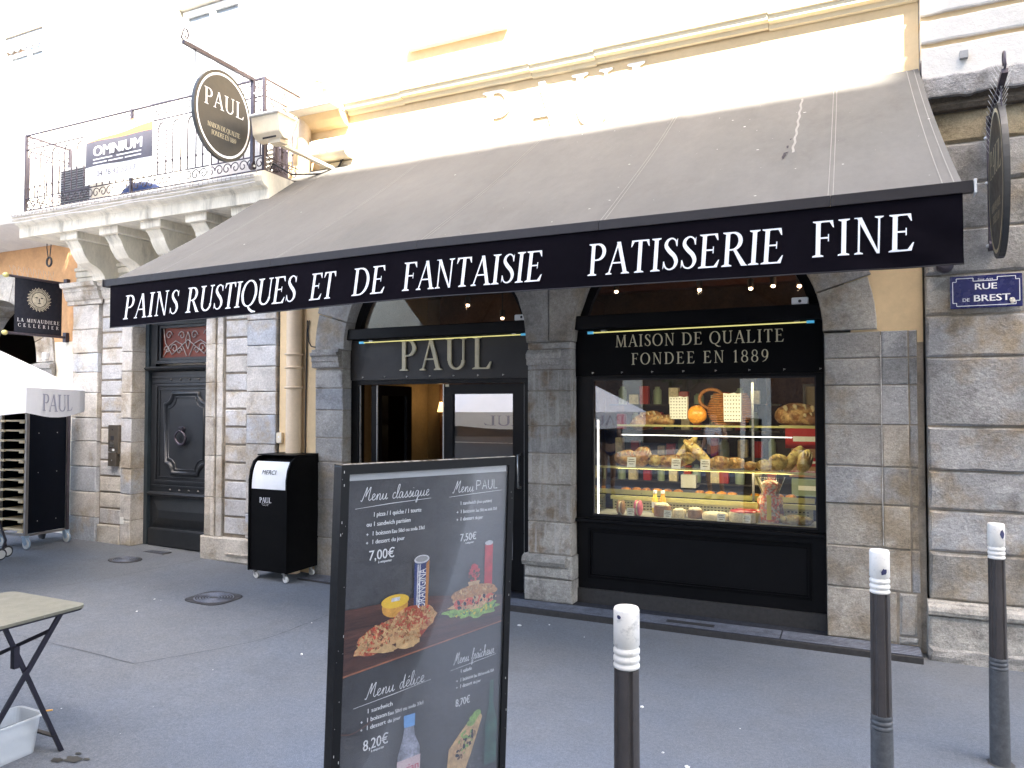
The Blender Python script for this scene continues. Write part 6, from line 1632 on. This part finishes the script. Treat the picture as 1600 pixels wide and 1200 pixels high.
def cluster(name, mats, cx_, d, rx, ry, n, size, off, rot=0., sq=.7):
    for mi, m in enumerate(mats):
        P = []
        for i in range(n):
            a, k = random.uniform(0, 2 * PI), math.sqrt(random.random()); u, v = rx * k * math.cos(a), ry * k * math.sin(a)
            z_ = size * random.uniform(.4, 1.3)
            P.append(blobp(cx_ + u * math.cos(rot) - v * math.sin(rot), d - (u * math.sin(rot) + v * math.cos(rot)), z_, z_ * sq, 8, .6, random.random() * 9, random.random() * 3))
        q = MB()
        for k, p in enumerate(P): q.polys([p], (0, 0, 0), XU, ZV, off + .00035 * mi + .00001 * k, 0)
        part(name, q, m, ps, local=True, recalc=False, kind='stuff')
for cx_, d, rx, ry, rot in ((.125, .480, .074, .032, .25), (.238, .460, .088, .040, .15)):
    cluster('topping_print', ['crust', 'pizzaprint', 'tomato', 'chicken', 'pizzaprint', 'bread', 'crust', 'pizzaprint'], cx_, d, rx, ry, 48, .0058, O2 + .0010, rot)
cluster('crust_highlight_print', ['bun', 'crust'], .235, .507, .05, .014, 14, .004, O2 + .0035)
q = MB()
for i in range(7):
    x = .249 + .0075 * i
    if i in (1, 2): q.polys([[pp(x, .29), pp(x + .0045, .29), pp(x + .0045, .43), pp(x, .43)]], (0, 0, 0), XU, ZV, O2 + .0002, 0)
part('can_highlight_print', q, 'silver', ps, local=True, recalc=False)
pflat('red_can_print', [[pp(.533, .262), pp(.569, .262), pp(.570, .40), pp(.535, .395)]], 'canred', O2); pflat('can_top_print', [blobp(.551, .257, .018, .008, amp=0)], 'silver', O2 + .0003)
q = MB()
cluster('raspberry_print', ['canred', 'cakered', 'tomato', 'canred', 'intwall'], .490, .350, .020, .026, 12, .008, O2 + .0004)
pflat('raspberry_top_print', [blobp(.485, .328, .013, .010, 10, .2, 3)], 'canred', O2 + .0022)
pflat('cup_print', [[pp(.462, .375), pp(.515, .375), pp(.505, .40), pp(.472, .40)]], 'crust', O2 + .0009)
pflat('lettuce_print', [blobp(.492, .466, .100, .027, 44, .7, 12)], 'lettuce', O2 + .0002)
pflat('filling_print', [blobp(.492, .442, .100, .022, 30, .4, 13)], 'chicken', O2 + .0005)
pflat('tomato_print', [blobp(.425 + .045 * i, .440, .020, .016, 14, .2, i) for i in range(4)], 'tomato', O2 + .0008, .0001)
pflat('bun_print', [[(x, z) for x, z in blobp(.492, .415, .102, .028, 30, .12, 15) if z > HB - .428]], 'bun', O2 + .0013)
pflat('bun_seed_print', [blobp(.41 + .011 * i, .405 + .010 * math.sin(i * 2.3), .0028, .0018, 6, 0, i) for i in range(15)], 'crust', O2 + .0016, .00005)
cluster('filling_detail_print', ['tomato', 'chicken', 'crust', 'hole'], .492, .443, .092, .014, 16, .007, O2 + .0009)
cluster('lettuce_detail_print', ['greenbottle', 'lettuce', 'bottle' if False else 'juice'], .492, .470, .092, .012, 14, .006, O2 + .0005)
cluster('bun_detail_print', ['crust', 'bread', 'bun'], .492, .404, .088, .013, 22, .0045, O2 + .0016)
cluster('wrap_detail_print', ['bread', 'lettuce', 'chicken', 'hole'], .475, .90, .055, .022, 14, .007, O2 + .0012, .85)
pflat('bottle_print', [[pp(.228, .78), pp(.262, .78), pp(.268, .81), pp(.288, .85), pp(.290, 1.0), pp(.205, 1.0), pp(.206, .86), pp(.222, .81)]], 'bottleprint', O2)
pflat('bottle_cap_print', [[pp(.224, .742), pp(.266, .744), pp(.266, .781), pp(.226, .779)]], 'capblue', O2 + .0002)
pflat('bottle_label_print', [[pp(.204, .875), pp(.291, .875), pp(.291, .95), pp(.204, .95)]], 'pinkprint', O2 + .0003)
q = MB(); sans(q, 'evian', (0, 0, 0), XU, ZV, .212, .284, HB - .915, .024, O2 + .0008, bold=.0015); part('bottle_lettering', q, 'pinkink', ps, local=True, recalc=False)
pflat('wrap_print', [[pp(.40, .96), pp(.405, .90), pp(.45, .86), pp(.50, .82), pp(.53, .81), pp(.545, .83), pp(.50, .94), pp(.47, 1.0), pp(.42, 1.0)]], 'crust', O2)
pflat('wrap_lettuce_print', [blobp(.46 + .012 * i, .89 - .016 * i + .006 * math.sin(i * 4), .018, .012, 12, .6, i) for i in range(6)], 'lettuce', O2 + .0003, .0001)
pflat('wrap_filling_print', [blobp(.43 + .014 * i, .915 - .014 * i, .010, .010, 10, .6, i + 4) for i in range(5)], 'chicken', O2 + .0009, .0001)
pflat('green_bottle_print', [[pp(.575, .72), pp(.592, .72), pp(.594, .80), pp(.612, .86), pp(.612, 1.0), pp(.560, 1.0), pp(.560, .86), pp(.574, .80)]], 'greenbottle', O2)
pflat('shine_print', [strip(spline([(.005, HB - .735), (.05, HB - .742), (.12, HB - .72)], 6), [.004] * 13)[k] for k in range(12)], 'woodprint', O2)

cv = part('cover_sheet', MB().box(.001, W_ - .001, -.009, -.0078, BOT, HB - .001), 'film', mbd, local=True)
# table
tb = thing('bistro_table', 'dusty taupe folding bistro table cut by the left edge of the picture', 'table', (-3.95, 2.2, 0))
tx0, tx1, ty0, ty1 = -4.24, -3.60, 1.86, 2.56
def rrect(x0, x1, y0, y1, r, n=6):
    P = []
    for cx_, cy_, a0 in ((x1 - r, y1 - r, 0), (x0 + r, y1 - r, 90), (x0 + r, y0 + r, 180), (x1 - r, y0 + r, 270)):
        P += [(cx_ + r * math.cos(R(a0 + 90 * k / n)), cy_ + r * math.sin(R(a0 + 90 * k / n))) for k in range(n + 1)]
    return P
part('table_top', MB().prism(rrect(tx0, tx1, ty0, ty1, .05), 'z', .708, .722), 'table', tb, bevel=.004)
part('top_rim', MB().prism(rrect(tx0 + .006, tx1 - .006, ty0 + .006, ty1 - .006, .045), 'z', .698, .7075), 'tableleg', tb)
for x in (-3.625, -4.215):
    part('leg', MB().flat([(x, 2.43, .70), (x, 1.97, .02)], .012, .024, (1, 0, 0)), 'tableleg', tb)
    part('leg', MB().flat([(x + .013 * (1 if x < -4 else -1), 2.17, .70), (x + .013 * (1 if x < -4 else -1), 2.46, .0)], .012, .020, (1, 0, 0)), 'tableleg', tb)
part('brace', MB().flat([(-3.64, 2.40, .63), (-4.20, 2.22, .36)], .006, .018, (0, 1, 0)), 'tableleg', tb)
part('brace', MB().flat([(-3.64, 2.13, .26), (-4.20, 2.0, .40)], .006, .022, (0, 1, 0)), 'tableleg', tb)
part('stretcher', MB().flat([(-3.63, 2.415, .10), (-4.22, 2.415, .10)], .022, .008, (0, 1, 0)), 'bar', tb)
part('slide', MB().box(-3.64, -3.61, 2.20, 2.225, .50, .60), 'tableleg', tb)

# tub
tu = thing('plastic_tub', 'translucent white plastic tub of water under the bistro table', 'tub', (-3.82, 2.27, 0))
c0 = (-3.825, 2.27)
def tubring(k, z): return [(c0[0] + k * (p[0] - c0[0]), c0[1] + k * (p[1] - c0[1]), z) for p in rrect(-3.93, -3.72, 2.12, 2.42, .035, 4)]
rings = [tubring(.80, .004), tubring(.83, .012), tubring(.98, .185), tubring(1.08, .188), tubring(1.08, .196), tubring(.97, .196), tubring(.80, .02)]
n = len(rings[0]); q = MB().add([p for r_ in rings for p in r_], [(i * n + k, i * n + (k + 1) % n, i * n + n + (k + 1) % n, i * n + n + k) for i in range(6) for k in range(n)] + [tuple(range(n - 1, -1, -1)), tuple(6 * n + k for k in range(n))], False)
part('tub_body', q, 'tub', tu)
wt = tubring(.90, .12); q = MB().add(tubring(.80, .022) + wt, [tuple(range(n)), tuple(range(2 * n - 1, n - 1, -1))] + [(k, (k + 1) % n, n + (k + 1) % n, n + k) for k in range(n)]); part('water', q, 'water', tu)
tag(part('cigarette_end', MB().tube([(-3.735, 2.415, .202), (-3.695, 2.445, .206)], .0045, 6), 'cig'), 'orange cigarette filter lying on the rim of the plastic tub', 'cigarette')
q = MB(); n = 22
for cx_, cy_, r0 in ((-3.50, 2.42, .05), (-3.56, 2.38, .035), (-3.44, 2.45, .02), (-3.53, 2.47, .018)):
    q.add([(cx_ + r0 * (1 + .6 * mnoise.noise(Vector((math.cos(2 * PI * i / n) * 3, math.sin(2 * PI * i / n) * 3, cx_)))) * math.cos(2 * PI * i / n), cy_ + .6 * r0 * (1 + .6 * mnoise.noise(Vector((math.cos(2 * PI * i / n) * 3, math.sin(2 * PI * i / n) * 3, cy_)))) * math.sin(2 * PI * i / n), gz(cx_) + .0045 + .0002 * len(q.f)) for i in range(n)], [tuple(range(n))])
part('wet_stain', q, 'stain', kind='structure')

# bread rack trolley
rk = thing('bread_rack', 'tall trolley with pale timber trays and navy black side panel at the left', 'trolley', (-8.46, 5.25, gz(-8.46)), (0, 0, R(2)))
# local axes: x to the left is the tray front, y towards the wall
z0r = .17; H_ = 1.75
for x, y in ((0, 0), (-.44, 0), (0, .48), (-.44, .48)):
    part('post', MB().box(x - .016, x + .016, y - .016, y + .016, z0r - .02, H_), 'aluminium', rk, local=True)
part('side_panel', MB().box(-.006, .006, .018, .462, z0r, H_ - .03), 'rackpanel', rk, local=True)
part('side_panel', MB().box(-.446, -.434, .018, .462, z0r, H_ - .03), 'rackpanel', rk, local=True)
part('back_panel', MB().box(-.42, -.02, .47, .48, z0r, H_ - .03), 'rackpanel', rk, local=True)
part('bottom_rail', MB().box(-.44, 0, -.012, .012, z0r - .03, z0r - .005).box(-.01, .01, .012, .48, z0r - .03, z0r - .005), 'aluminium', rk, local=True)
ntr = 14
for i in range(ntr):
    z = z0r + .03 + i * .112
    tyy = part('tray', MB().cbox(-.42, -.02, -.012, .45, z, z + .018, .003), 'timber', rk, local=True)
    q = MB()
    part('tray_lip', MB().box(-.09, -.02, -.03, -.012, z - .018, z + .012), 'timber', tyy, local=True); part('tray_lip', MB().box(-.42, -.35, -.03, -.012, z - .006, z + .02), 'timber', tyy, local=True)
q = MB()
for y in (.13, .35):
    for z in (.30, .85, 1.3): part('screw', MB().blob((.008, y, z), (.004, .006, .006), 8, 5, 0), 'steel', rk, local=True)
part('rear_post_edge', MB().box(.006, .03, .465, .50, z0r - .02, H_), 'iron', rk, local=True)
for x, y, m in ((0, 0, 'caster'), (-.44, 0, 'caster'), (0, .48, 'caster'), (-.44, .48, 'rubber')):
    c = part('castor', MB().box(x - .03, x + .03, y - .03, y + .03, .135, .149).prism([(x - .028, .135), (x + .028, .135), (x + .05, .06), (x + .015, .04), (x - .02, .09)], 'y', y - .022, y + .022), m, rk, local=True)
    part('wheel', MB().lathe([(.05, -.014), (.058, -.008), (.058, .008), (.05, .014)], (x + .022, y, .058), 20, 'y'), 'palewheel' if m == 'caster' else 'rubber', c, local=True)
    part('tyre', MB().lathe([(.059, -.009), (.063, -.005), (.063, .005), (.059, .009)], (x + .022, y, .060), 20, 'y'), 'caster' if m == 'caster' else 'rubber', c, local=True)

# pushchair wheels at the picture's left edge
pw = thing('pushchair', 'dark pushchair wheels just showing at the left edge on the pavement', 'pushchair', (-8.15, 4.80, gz(-8.15)))
gx = gz(-8.15)
for x, y, z in ((-8.06, 4.75, .075), (-8.17, 4.88, .075)):
    wv = part('wheel', MB().lathe([(.05, -.014), (.06, -.01), (.06, .01), (.05, .014)], (x, y, gx + z), 20, 'x'), 'rubber', pw)
    part('rim', MB().lathe([(.043, -.016), (.043, .016)], (x, y, gx + z), 20, 'x'), 'palewheel', wv)
part('fork', MB().tube([(-8.06, 4.75, gx + .08), (-8.11, 4.83, gx + .20), (-8.3, 4.85, gx + .45), (-8.7, 4.9, gx + .9)], .014, 8), 'tableleg', pw)
part('frame_tube', MB().tube([(-8.17, 4.88, gx + .08), (-8.18, 4.86, gx + .2), (-8.11, 4.83, gx + .20)], .012, 8), 'tableleg', pw)

# parasols
def parasol(cx_, cy_, ze, za, r, n, label, rot, letters=True, g=None):
    t = thing('parasol', label, 'parasol', (cx_, cy_, gz(cx_)), group=g)
    def edge(a): 
        f = (a % (2 * PI / n)) / (2 * PI / n) - .5; k = math.cos(PI / n) / math.cos(f * 2 * PI / n)
        return r * k
    q = MB(); na = n * 8
    def cp(u, v):
        a = 2 * PI * u + rot; f = ((2 * PI * u) % (2 * PI / n)) / (2 * PI / n)
        rr = edge(2 * PI * u) * v; sag = .05 * math.sin(PI * v) * (1 - abs(2 * f - 1) ** 2) * .8
        return (cx_ + rr * math.cos(a), cy_ + rr * math.sin(a), za + (ze - za) * (v ** 1.12) - sag)
    part('canopy', q.grid(cp, na, 10), 'canopywhite', t)
    def vp(u, v):
        a = 2 * PI * u + rot; f = ((2 * PI * u * n / (2 * PI)) % 1)
        rr = edge(2 * PI * u) + .006 + .008 * math.sin(u * n * 2 * PI * 2) * v
        return (cx_ + rr * math.cos(a), cy_ + rr * math.sin(a), ze - v * (.215 + .05 * math.sin(PI * f)))
    vl = part('valance', MB().grid(vp, na, 3), 'canopywhite', t)
    for k in range(n):
        q = MB()
        for L_ in serif('PAUL', .18, .82, 1., xs=.2 if False else 1.):
            pass
        for L_ in serif('PAUL', 0, None, 1.):
            for p in L_:
                vs = []
                for x, y in p:
                    u = (k + .22 + x / 3.0 * .56) / n; v = .80 - y * .60
                    X_, Y_, Z_ = vp(u, v); d = Vector((X_ - cx_, Y_ - cy_, 0)).normalized() * .004
                    vs.append((X_ + d.x, Y_ + d.y, Z_))
                b = len(q.v); q.v += vs; q.f.append(tuple(range(b, b + len(vs)))); q.sm.append(False)
        part('lettering', q, 'letterblue', vl, recalc=False)
        a = 2 * PI * k / n + rot
        part('rib', MB().tube([(cx_ + .04 * math.cos(a), cy_ + .04 * math.sin(a), za - .06), (cx_ + (r - .02) * math.cos(a), cy_ + (r - .02) * math.sin(a), ze - .0)], .008, 6), 'aluminium', t)
    part('pole', MB().tube([(cx_, cy_, gz(cx_)), (cx_, cy_, za + .05)], .022, 12), 'aluminium', t)
    part('base', MB().lathe([(.25, gz(cx_) + .0), (.25, gz(cx_) + .05), (.05, gz(cx_) + .07)], (cx_, cy_, 0), 24), 'plinth', t)
parasol(-8.10, 3.42, 1.90, 2.80, 1.85, 8, 'blown out white parasol with scalloped PAUL valance at the left edge', R(15), g='white parasols')
parasol(-5.25, .0, 1.64, 2.6, 2.15, 8, 'white PAUL parasol behind the viewer, seen only as a reflection', R(10), g='white parasols')

# ================================================================== ACROSS THE STREET (light, shade and reflections)
oa = thing('opposite_building', 'tall cream building across the street, seen only in the shop glass', 'building', (-20, -9, 0))
part('wall', MB().box(-3.5, 13.1, -20, -9.0, 3.4, 25.06), 'opp', oa)
part('ground_floor', MB().box(-3.5, 13.1, -20, -9.0, -.3, 3.399), 'cafebrown', oa)
for i, x in enumerate([-2.4, 3, 9]): part('pier', MB().box(x - .4, x + .4, -8.999, -8.85, 0, 3.39), 'plaster_pale', oa)
for i in range(4):
    x = .2 + i * 3.1
    for k in range(3):
        w = part('window', MB().box(x - .55, x + .55, -8.998, -8.95, 4.6 + 3.3 * k, 6.8 + 3.3 * k), 'white', oa)
        part('pane', MB().box(x - .47, x - .03, -8.949, -8.93, 4.7 + 3.3 * k, 6.7 + 3.3 * k).box(x + .03, x + .47, -8.949, -8.93, 4.7 + 3.3 * k, 6.7 + 3.3 * k), 'carglass', w)
of = thing('square_building', 'low building closing the far side of the square, seen only in the shop glass', 'building', (-30, -24, 0))
part('wall', MB().box(-60, -3.6, -34, -24.0, 3.6, 13), 'opp', of)
part('ground_floor', MB().box(-60, -3.6, -34, -24.0, -.3, 3.599), 'cafebrown', of)
for x in (-40, -34, -28, -22, -16, -10):
    part('pier', MB().box(x - .5, x + .5, -23.999, -23.8, -.12, 3.59), 'plaster_pale', of)
    for k in range(2): part('window', MB().box(x - .6, x + .6, -23.998, -23.95, 4.8 + 3.6 * k, 7 + 3.6 * k), 'carglass', of)
og = thing('opposite_tower', 'taller building across the street that shades the right end of the facade', 'building', (20, -12, 0))
part('wall', MB().box(13.11, 32, -20, -9.0, -.3, 32), 'opp', og)

tr_ = thing('street_tree', 'small leafy street tree across the pavement, seen reflected in the display window', 'tree', (-3.3, -4.6, 0))
part('trunk', MB().tube([(-3.3, -4.2, -.13), (-3.28, -4.22, 1.2), (-3.35, -4.15, 2.2), (-3.3, -4.2, 3.0)], [.09, .075, .06, .03], 10), 'bark', tr_)
for a in range(5): part('limb', MB().tube([(-3.33, -4.17, 2.0 + .12 * a), (-3.33 + .8 * math.cos(a * 1.3), -4.17 + .8 * math.sin(a * 1.3), 2.8 + .15 * a)], [.03, .012], 6), 'bark', tr_)
q = MB()
for i in range(5200):
    a, b = random.uniform(0, 2 * PI), math.acos(random.uniform(-1, 1)); rr = random.random() ** .45
    p = Vector((1.55 * rr * math.sin(b) * math.cos(a), 1.3 * rr * math.sin(b) * math.sin(a), .85 * rr * math.cos(b)))
    if mnoise.noise(p * 2.2) < -.12: continue
    c = p + Vector((-3.3, -4.2, 3.0)); u = Vector((random.gauss(0, 1), random.gauss(0, 1), random.gauss(0, 1))).normalized() * .045; v = u.orthogonal().normalized() * .028
    q.add([c - u, c + v, c + u, c - v], [(0, 1, 2, 3)])
part('crown', q, 'leaf', tr_, recalc=False, kind='stuff')

cr_ = thing('parked_car', 'dark grey hatchback parked at the kerb, seen reflected in the shop door', 'car', (-7.4, -4.2, -.125))
def car(cx_, cy_):
    K_ = 1.2
    pr = [(-2.0, .35), (-2.05, .62), (-1.9, .85), (-1.0, .98), (-.45, 1.38), (.8, 1.45), (1.6, 1.3), (1.95, .95), (2.02, .6), (1.95, .35)]
    q = MB().prism([(cx_ + a, b * K_ - .19) for a, b in pr], 'y', cy_ - .82, cy_ + .82); part('body', q, 'carpaint', cr_, bevel=.08, seg=4)
    part('side_window', MB().prism([(cx_ + a, b * K_ - .19) for a, b in ((-.85, .98), (-.38, 1.32), (.78, 1.38), (1.4, 1.25), (1.45, 1.0))], 'y', cy_ + .815, cy_ + .828), 'carglass', cr_)
    part('side_window', MB().prism([(cx_ + a, b * K_ - .19) for a, b in ((-.85, .98), (-.38, 1.32), (.78, 1.38), (1.4, 1.25), (1.45, 1.0))], 'y', cy_ - .828, cy_ - .815), 'carglass', cr_)
    for a in (-1.3, 1.25):
        for s in (1, -1):
            wv = part('wheel', MB().lathe([(.26, -.10), (.31, -.08), (.31, .08), (.26, .10)], (cx_ + a, cy_ + s * .76, .185), 24, 'y'), 'rubber', cr_)
            part('rim', MB().lathe([(.2, -.11), (.2, .11)], (cx_ + a, cy_ + s * .76, .185), 16, 'y'), 'steel', wv)
    for s in (.55, -.55): part('headlight', MB().blob((cx_ - 1.97, cy_ + s, .58), (.08, .18, .07), 10, 6, 0), 'steel', cr_)
    part('chrome_strip', MB().box(cx_ - .9, cx_ + 1.5, cy_ + .83, cy_ + .84, .84, .86), 'steel', cr_)
car(-8.3, -4.3)

# ================================================================== passers-by behind the viewer (seen in the glass)
M['skin'] = mat('skin', (.5, .3, .2), .55, var=.05, bump=0)
M['hair'] = mat('dark brown hair', (.04, .022, .012), .6, var=.3, vs=30, bump=.2)
M['shirt'] = mat('white shirt', (.75, .75, .78), .8, var=.05, bump=.1)
M['shorts'] = mat('blue denim shorts', (.06, .1, .22), .85, var=.15, bump=.2)
M['vest'] = mat('dark vest', (.05, .06, .09), .85, var=.15, bump=.2)
def person(x, y, face, label, top, bottom):
    t = thing('person', label, 'person', (x, y, 0), (0, 0, face))
    J = {'pel': (0, 0, .93, .13), 'ab': (0, 0, 1.08, .115), 'ch': (0, .01, 1.28, .135), 'nk': (0, .01, 1.42, .05), 'hd': (0, -.01, 1.50, .07), 'hd2': (0, -.015, 1.60, .085),
         'sl': (.16, .01, 1.36, .055), 'el': (.21, .03, 1.10, .04), 'wl': (.20, -.10, .90, .028), 'hl': (.195, -.14, .83, .03),
         'sr': (-.16, .01, 1.36, .055), 'er': (-.24, .02, 1.12, .04), 'wr': (-.17, -.16, 1.18, .028), 'hr': (-.13, -.21, 1.24, .03),
         'tl': (.09, 0, .84, .095), 'kl': (.10, -.05, .48, .06), 'al': (.10, .02, .09, .042), 'fl': (.10, -.13, .035, .035),
         'tr': (-.09, 0, .84, .095), 'kr': (-.10, .03, .48, .06), 'ar': (-.10, .12, .10, .042), 'fr': (-.10, -.02, .035, .035)}
    E_ = [('pel', 'ab'), ('ab', 'ch'), ('ch', 'nk'), ('nk', 'hd'), ('hd', 'hd2'), ('ch', 'sl'), ('sl', 'el'), ('el', 'wl'), ('wl', 'hl'), ('ch', 'sr'), ('sr', 'er'), ('er', 'wr'), ('wr', 'hr'),
          ('pel', 'tl'), ('tl', 'kl'), ('kl', 'al'), ('al', 'fl'), ('pel', 'tr'), ('tr', 'kr'), ('kr', 'ar'), ('ar', 'fr')]
    def skin(name, keys, grow, m):
        ks = list(keys); me = bpy.data.meshes.new(name)
        me.from_pydata([J[k][:3] for k in ks], [(ks.index(a), ks.index(b)) for a, b in E_ if a in ks and b in ks], [])
        o = bpy.data.objects.new(name, me); COL.objects.link(o); o.parent = t
        md = o.modifiers.new('skin', 'SKIN'); md.use_smooth_shade = True
        for i, k in enumerate(ks):
            v = me.skin_vertices[0].data[i]; v.radius = (J[k][3] + grow, (J[k][3] + grow) * (.75 if k in ('pel', 'ab', 'ch') else 1)); v.use_root = (i == 0)
        o.modifiers.new('sub', 'SUBSURF').levels = 2; o.modifiers['sub'].render_levels = 2
        me.materials.append(M[m]); return o
    skin('body', J.keys(), 0, 'skin')
    skin('top', ['ch', 'ab', 'pel', 'sl', 'sr'], .022, top)
    skin('shorts', ['pel', 'tl', 'tr'], .028, bottom)
    part('hair', MB().blob((0, .03, 1.60), (.095, .10, .125), 14, 10, .15, 3).blob((0, .08, 1.46), (.07, .05, .14), 12, 8, .15, 3), 'hair', t, local=True)
    part('shoe', MB().blob((.10, -.08, .03), (.045, .12, .035)), 'rubber', t, local=True); part('shoe', MB().blob((-.10, .03, .03), (.045, .12, .035)), 'rubber', t, local=True)
person(-2.35, -1.9, R(200), 'woman in white shirt and blue shorts, seen reflected in the display window', 'shirt', 'shorts')
person(-4.35, -1.7, R(150), 'person in dark vest, seen reflected at the left of the display window', 'vest', 'shorts')

# ------------------------------------------------------------------ stock on the rear shelves
PN = dict(greenbox='pale green', yellow='yellow', redbox='red', paper='white', brownbox='brown', creamcake='cream', canblue='dark blue', juiceorange='orange')
pk = ['greenbox', 'yellow', 'redbox', 'paper', 'brownbox', 'creamcake', 'canblue', 'juiceorange']
for sz_ in (.98, 1.24, 1.50, 1.76): part('rear_shelf', MB().box(-2.3, -.62, 7.40, 7.598, sz_ - .015, sz_), 'intdark', cab)
for i in range(46):
    sz_ = (.98, 1.24, 1.50, 1.76)[i % 4]; x = -2.2 + (i // 4) * .135 + random.uniform(-.03, .03); w_ = random.uniform(.035, .05); h = random.uniform(.09, .19)
    pm = pk[(i * 5 + i // 3) % 8]
    t = thing('product_packet' if i % 3 else 'product_jar', '%s %s, %s from the left on the %s rear shelf of the bakery' % (PN[pm], 'packet' if i % 3 else 'jar', ORD[i // 4], ('lowest', 'second lowest', 'second highest', 'top')[i % 4]), 'packet' if i % 3 else 'jar', (x, 7.48, sz_), group='stock on the rear shelves')
    if i % 3: part('packet', MB().cbox(x - w_, x + w_, 7.44, 7.52, sz_, sz_ + h, .004), pm, t)
    else: part('jar', MB().lathe([(w_, sz_), (w_, sz_ + h * .8), (w_ * .6, sz_ + h * .9), (w_ * .6, sz_ + h)], (x, 7.47, 0), 12), pm, t)
for i, (x, y, z, r_, mm, lb) in enumerate([(-1.85, 6.74, 1.24, (.09, .06, .06), 'bread', 'brown loaf behind the leftmost loaves of the middle shelf'), (-1.56, 6.74, 1.235, (.09, .06, .055), 'bread', 'brown loaf behind the small yellowish loaf'),
        (-.95, 6.74, 1.235, (.10, .06, .055), 'bread', 'long brown loaf behind the right end of the bread pile'), (-.80, 6.62, 1.225, (.06, .05, .04), 'bread', 'small roll between the bread pile and the pale rolls'),
        (-1.72, 7.08, 1.60, (.11, .07, .06), 'bread', 'brown loaf at the back of the top shelf')]):
    bread(x, y, z, r_, lb, mm, rotz=.3 * i)
